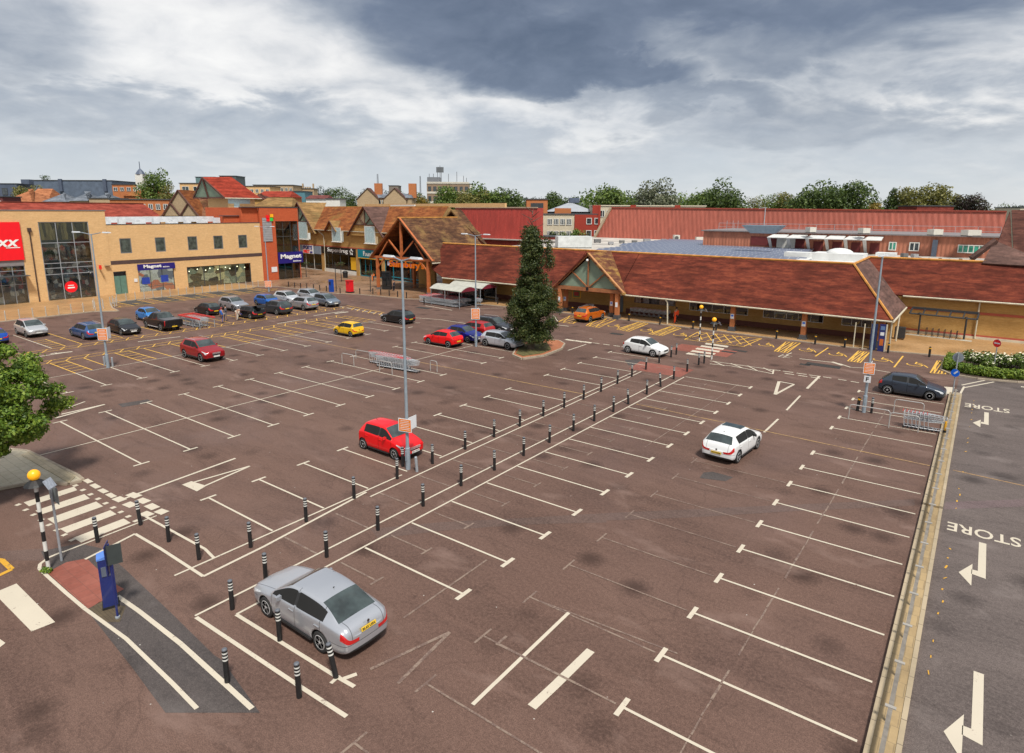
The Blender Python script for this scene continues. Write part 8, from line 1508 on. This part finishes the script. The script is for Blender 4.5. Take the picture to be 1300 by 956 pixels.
# shrubs in front of the offices, and distant planting
def far_tree(px, ytop, wpx, D, gi, label, seed, n=1900, shape='round', group='trees behind the shopping centre', trunk=.22):
    c = at_depth(px, D); zt = zat(px, ytop, D); r = wpx/FPX*D/2*1.05; tree(c.x, c.y, 0, zt*1.03, r*1.4, gi, label, seed, int(n*2.1), max(.4, r*.12), trunk, group, shape)
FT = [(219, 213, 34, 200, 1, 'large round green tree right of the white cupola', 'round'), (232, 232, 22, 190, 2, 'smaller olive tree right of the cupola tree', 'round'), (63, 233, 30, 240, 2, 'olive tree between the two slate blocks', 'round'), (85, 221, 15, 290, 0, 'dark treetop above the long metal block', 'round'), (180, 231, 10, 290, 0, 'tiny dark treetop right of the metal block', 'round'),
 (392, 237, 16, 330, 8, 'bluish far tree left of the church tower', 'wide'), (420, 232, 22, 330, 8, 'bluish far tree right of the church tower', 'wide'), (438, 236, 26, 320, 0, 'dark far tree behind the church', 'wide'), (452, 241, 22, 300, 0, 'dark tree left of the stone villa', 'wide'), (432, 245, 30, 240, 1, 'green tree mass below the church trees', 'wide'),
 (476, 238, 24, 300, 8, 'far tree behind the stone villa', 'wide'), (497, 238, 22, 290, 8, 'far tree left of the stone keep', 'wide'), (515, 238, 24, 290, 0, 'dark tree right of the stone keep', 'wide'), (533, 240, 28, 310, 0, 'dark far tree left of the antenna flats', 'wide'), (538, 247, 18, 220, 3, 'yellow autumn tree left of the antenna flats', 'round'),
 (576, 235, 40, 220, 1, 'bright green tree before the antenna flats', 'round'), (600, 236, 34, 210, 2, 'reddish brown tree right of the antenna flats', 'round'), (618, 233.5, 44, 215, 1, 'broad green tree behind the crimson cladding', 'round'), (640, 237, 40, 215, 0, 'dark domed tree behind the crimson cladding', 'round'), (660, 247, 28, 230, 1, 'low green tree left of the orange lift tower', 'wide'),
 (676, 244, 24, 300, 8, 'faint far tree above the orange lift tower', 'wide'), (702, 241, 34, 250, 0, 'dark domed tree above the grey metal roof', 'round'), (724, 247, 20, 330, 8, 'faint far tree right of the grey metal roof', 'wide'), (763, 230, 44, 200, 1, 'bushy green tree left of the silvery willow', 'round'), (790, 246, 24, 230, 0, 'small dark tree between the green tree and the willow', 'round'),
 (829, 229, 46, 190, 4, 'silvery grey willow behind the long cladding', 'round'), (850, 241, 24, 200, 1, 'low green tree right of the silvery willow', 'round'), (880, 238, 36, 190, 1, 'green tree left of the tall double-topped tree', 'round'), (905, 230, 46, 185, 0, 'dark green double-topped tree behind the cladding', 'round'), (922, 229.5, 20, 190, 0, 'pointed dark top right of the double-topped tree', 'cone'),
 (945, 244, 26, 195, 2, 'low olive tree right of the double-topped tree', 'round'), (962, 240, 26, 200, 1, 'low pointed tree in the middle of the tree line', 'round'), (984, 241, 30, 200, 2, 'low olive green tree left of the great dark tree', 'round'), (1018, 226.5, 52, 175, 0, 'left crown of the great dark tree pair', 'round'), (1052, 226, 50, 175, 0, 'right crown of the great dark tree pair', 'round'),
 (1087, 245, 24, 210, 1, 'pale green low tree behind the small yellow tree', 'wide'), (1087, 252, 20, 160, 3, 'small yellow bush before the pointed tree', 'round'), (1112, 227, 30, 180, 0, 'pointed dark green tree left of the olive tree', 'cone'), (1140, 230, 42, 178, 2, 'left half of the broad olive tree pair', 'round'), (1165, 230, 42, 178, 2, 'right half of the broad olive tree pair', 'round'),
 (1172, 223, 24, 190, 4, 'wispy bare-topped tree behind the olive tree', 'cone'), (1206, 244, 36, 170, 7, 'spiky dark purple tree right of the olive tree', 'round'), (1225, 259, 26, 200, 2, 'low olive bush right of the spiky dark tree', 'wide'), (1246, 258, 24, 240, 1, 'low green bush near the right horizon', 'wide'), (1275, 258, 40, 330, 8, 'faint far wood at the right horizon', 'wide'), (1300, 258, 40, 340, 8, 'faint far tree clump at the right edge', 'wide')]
for i, (px_, yt, w_, D_, gi, lab, shp) in enumerate(FT): far_tree(px_, yt, w_, D_, gi, lab, 100+i, 1700 if w_ < 30 else 3000, shp)
for i, (px_, yy, w_, D_, gi, lab) in enumerate([(699, 293, 12, 140, 0, 'dark shrub left before the cream offices'), (712, 294, 18, 142, 1, 'green shrub in the middle before the cream offices'), (738, 292, 16, 142, 2, 'yellowish shrub right before the cream offices'), (727, 290, 12, 145, 1, 'small shrub between the office shrubs'), (150, 247, 12, 180, 8, 'greyish shrub among the slate roofed houses')]): far_tree(px_, yy, w_, D_, gi, lab, 300+i, 700, 'round', 'shrubs among the buildings', .3)
t, F, zt = block('red_roof_strip', 'low red roof strip behind the white plant housing', 682, 709, 301, 135, TILE('dark_red_tiles', (.2, .04, .03), (.24, .05, .04), (.28, .07, .05), .3), 5)
# far woodland and hills at the horizon
rg = np.random.default_rng(5)
def wood(name, D, px0, px1, hmin, hmax, gi, seed, n=9000, leaf=2.2):
    cs, rs = [], []; r2 = random.Random(seed); k = 160
    for i in range(k):
        px_ = px0+(px1-px0)*(i+r2.random())/k; c = at_depth(px_, D*(1+r2.uniform(-.06, .06))); h = r2.uniform(hmin, hmax)*(1 if px_ < 900 else .8 if px_ < 1120 else .66); r = r2.uniform(5, 8); cs.append((c.x, c.y, h-r)); rs.append(r); cs.append((c.x, c.y, h*.45)); rs.append(r)
    v, f = leafcloud(cs, rs, n, leaf, seed, .3); o = build(name, None, [GREENS[gi]], None, raw=(v, [], f)); tag(o, 'far wooded horizon reading as one mass of treetops behind the town', 'woodland'); o['kind'] = 'stuff'
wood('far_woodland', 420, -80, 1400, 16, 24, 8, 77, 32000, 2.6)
wood('tree_belt', 235, 740, 1262, 17.5, 22, 1, 78, 30000, 1.1)
bpy.data.objects['tree_belt']['label'] = 'continuous green belt of treetops behind the single trees right of centre'
g = MB()
for i in range(40):
    a, b_ = at_depth(-300+i*50, 1500), at_depth(-250+i*50, 1500); h0, h1 = 16+8*math.sin(i*.5)+4*math.sin(i*1.3), 16+8*math.sin((i+1)*.5)+4*math.sin((i+1)*1.3); n_ = VF*500; g.poly([(a.x, a.y, -1), (b_.x, b_.y, -1), (b_.x+n_.x*.3, b_.y+n_.y*.3, h1), (a.x+n_.x*.3, a.y+n_.y*.3, h0)]); g.poly([(a.x+n_.x*.3, a.y+n_.y*.3, h0), (b_.x+n_.x*.3, b_.y+n_.y*.3, h1), (b_.x+n_.x, b_.y+n_.y, -1), (a.x+n_.x, a.y+n_.y, -1)])
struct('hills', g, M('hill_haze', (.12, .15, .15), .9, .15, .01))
for o in bpy.data.objects:
    if '_o' in o: del o['_o']
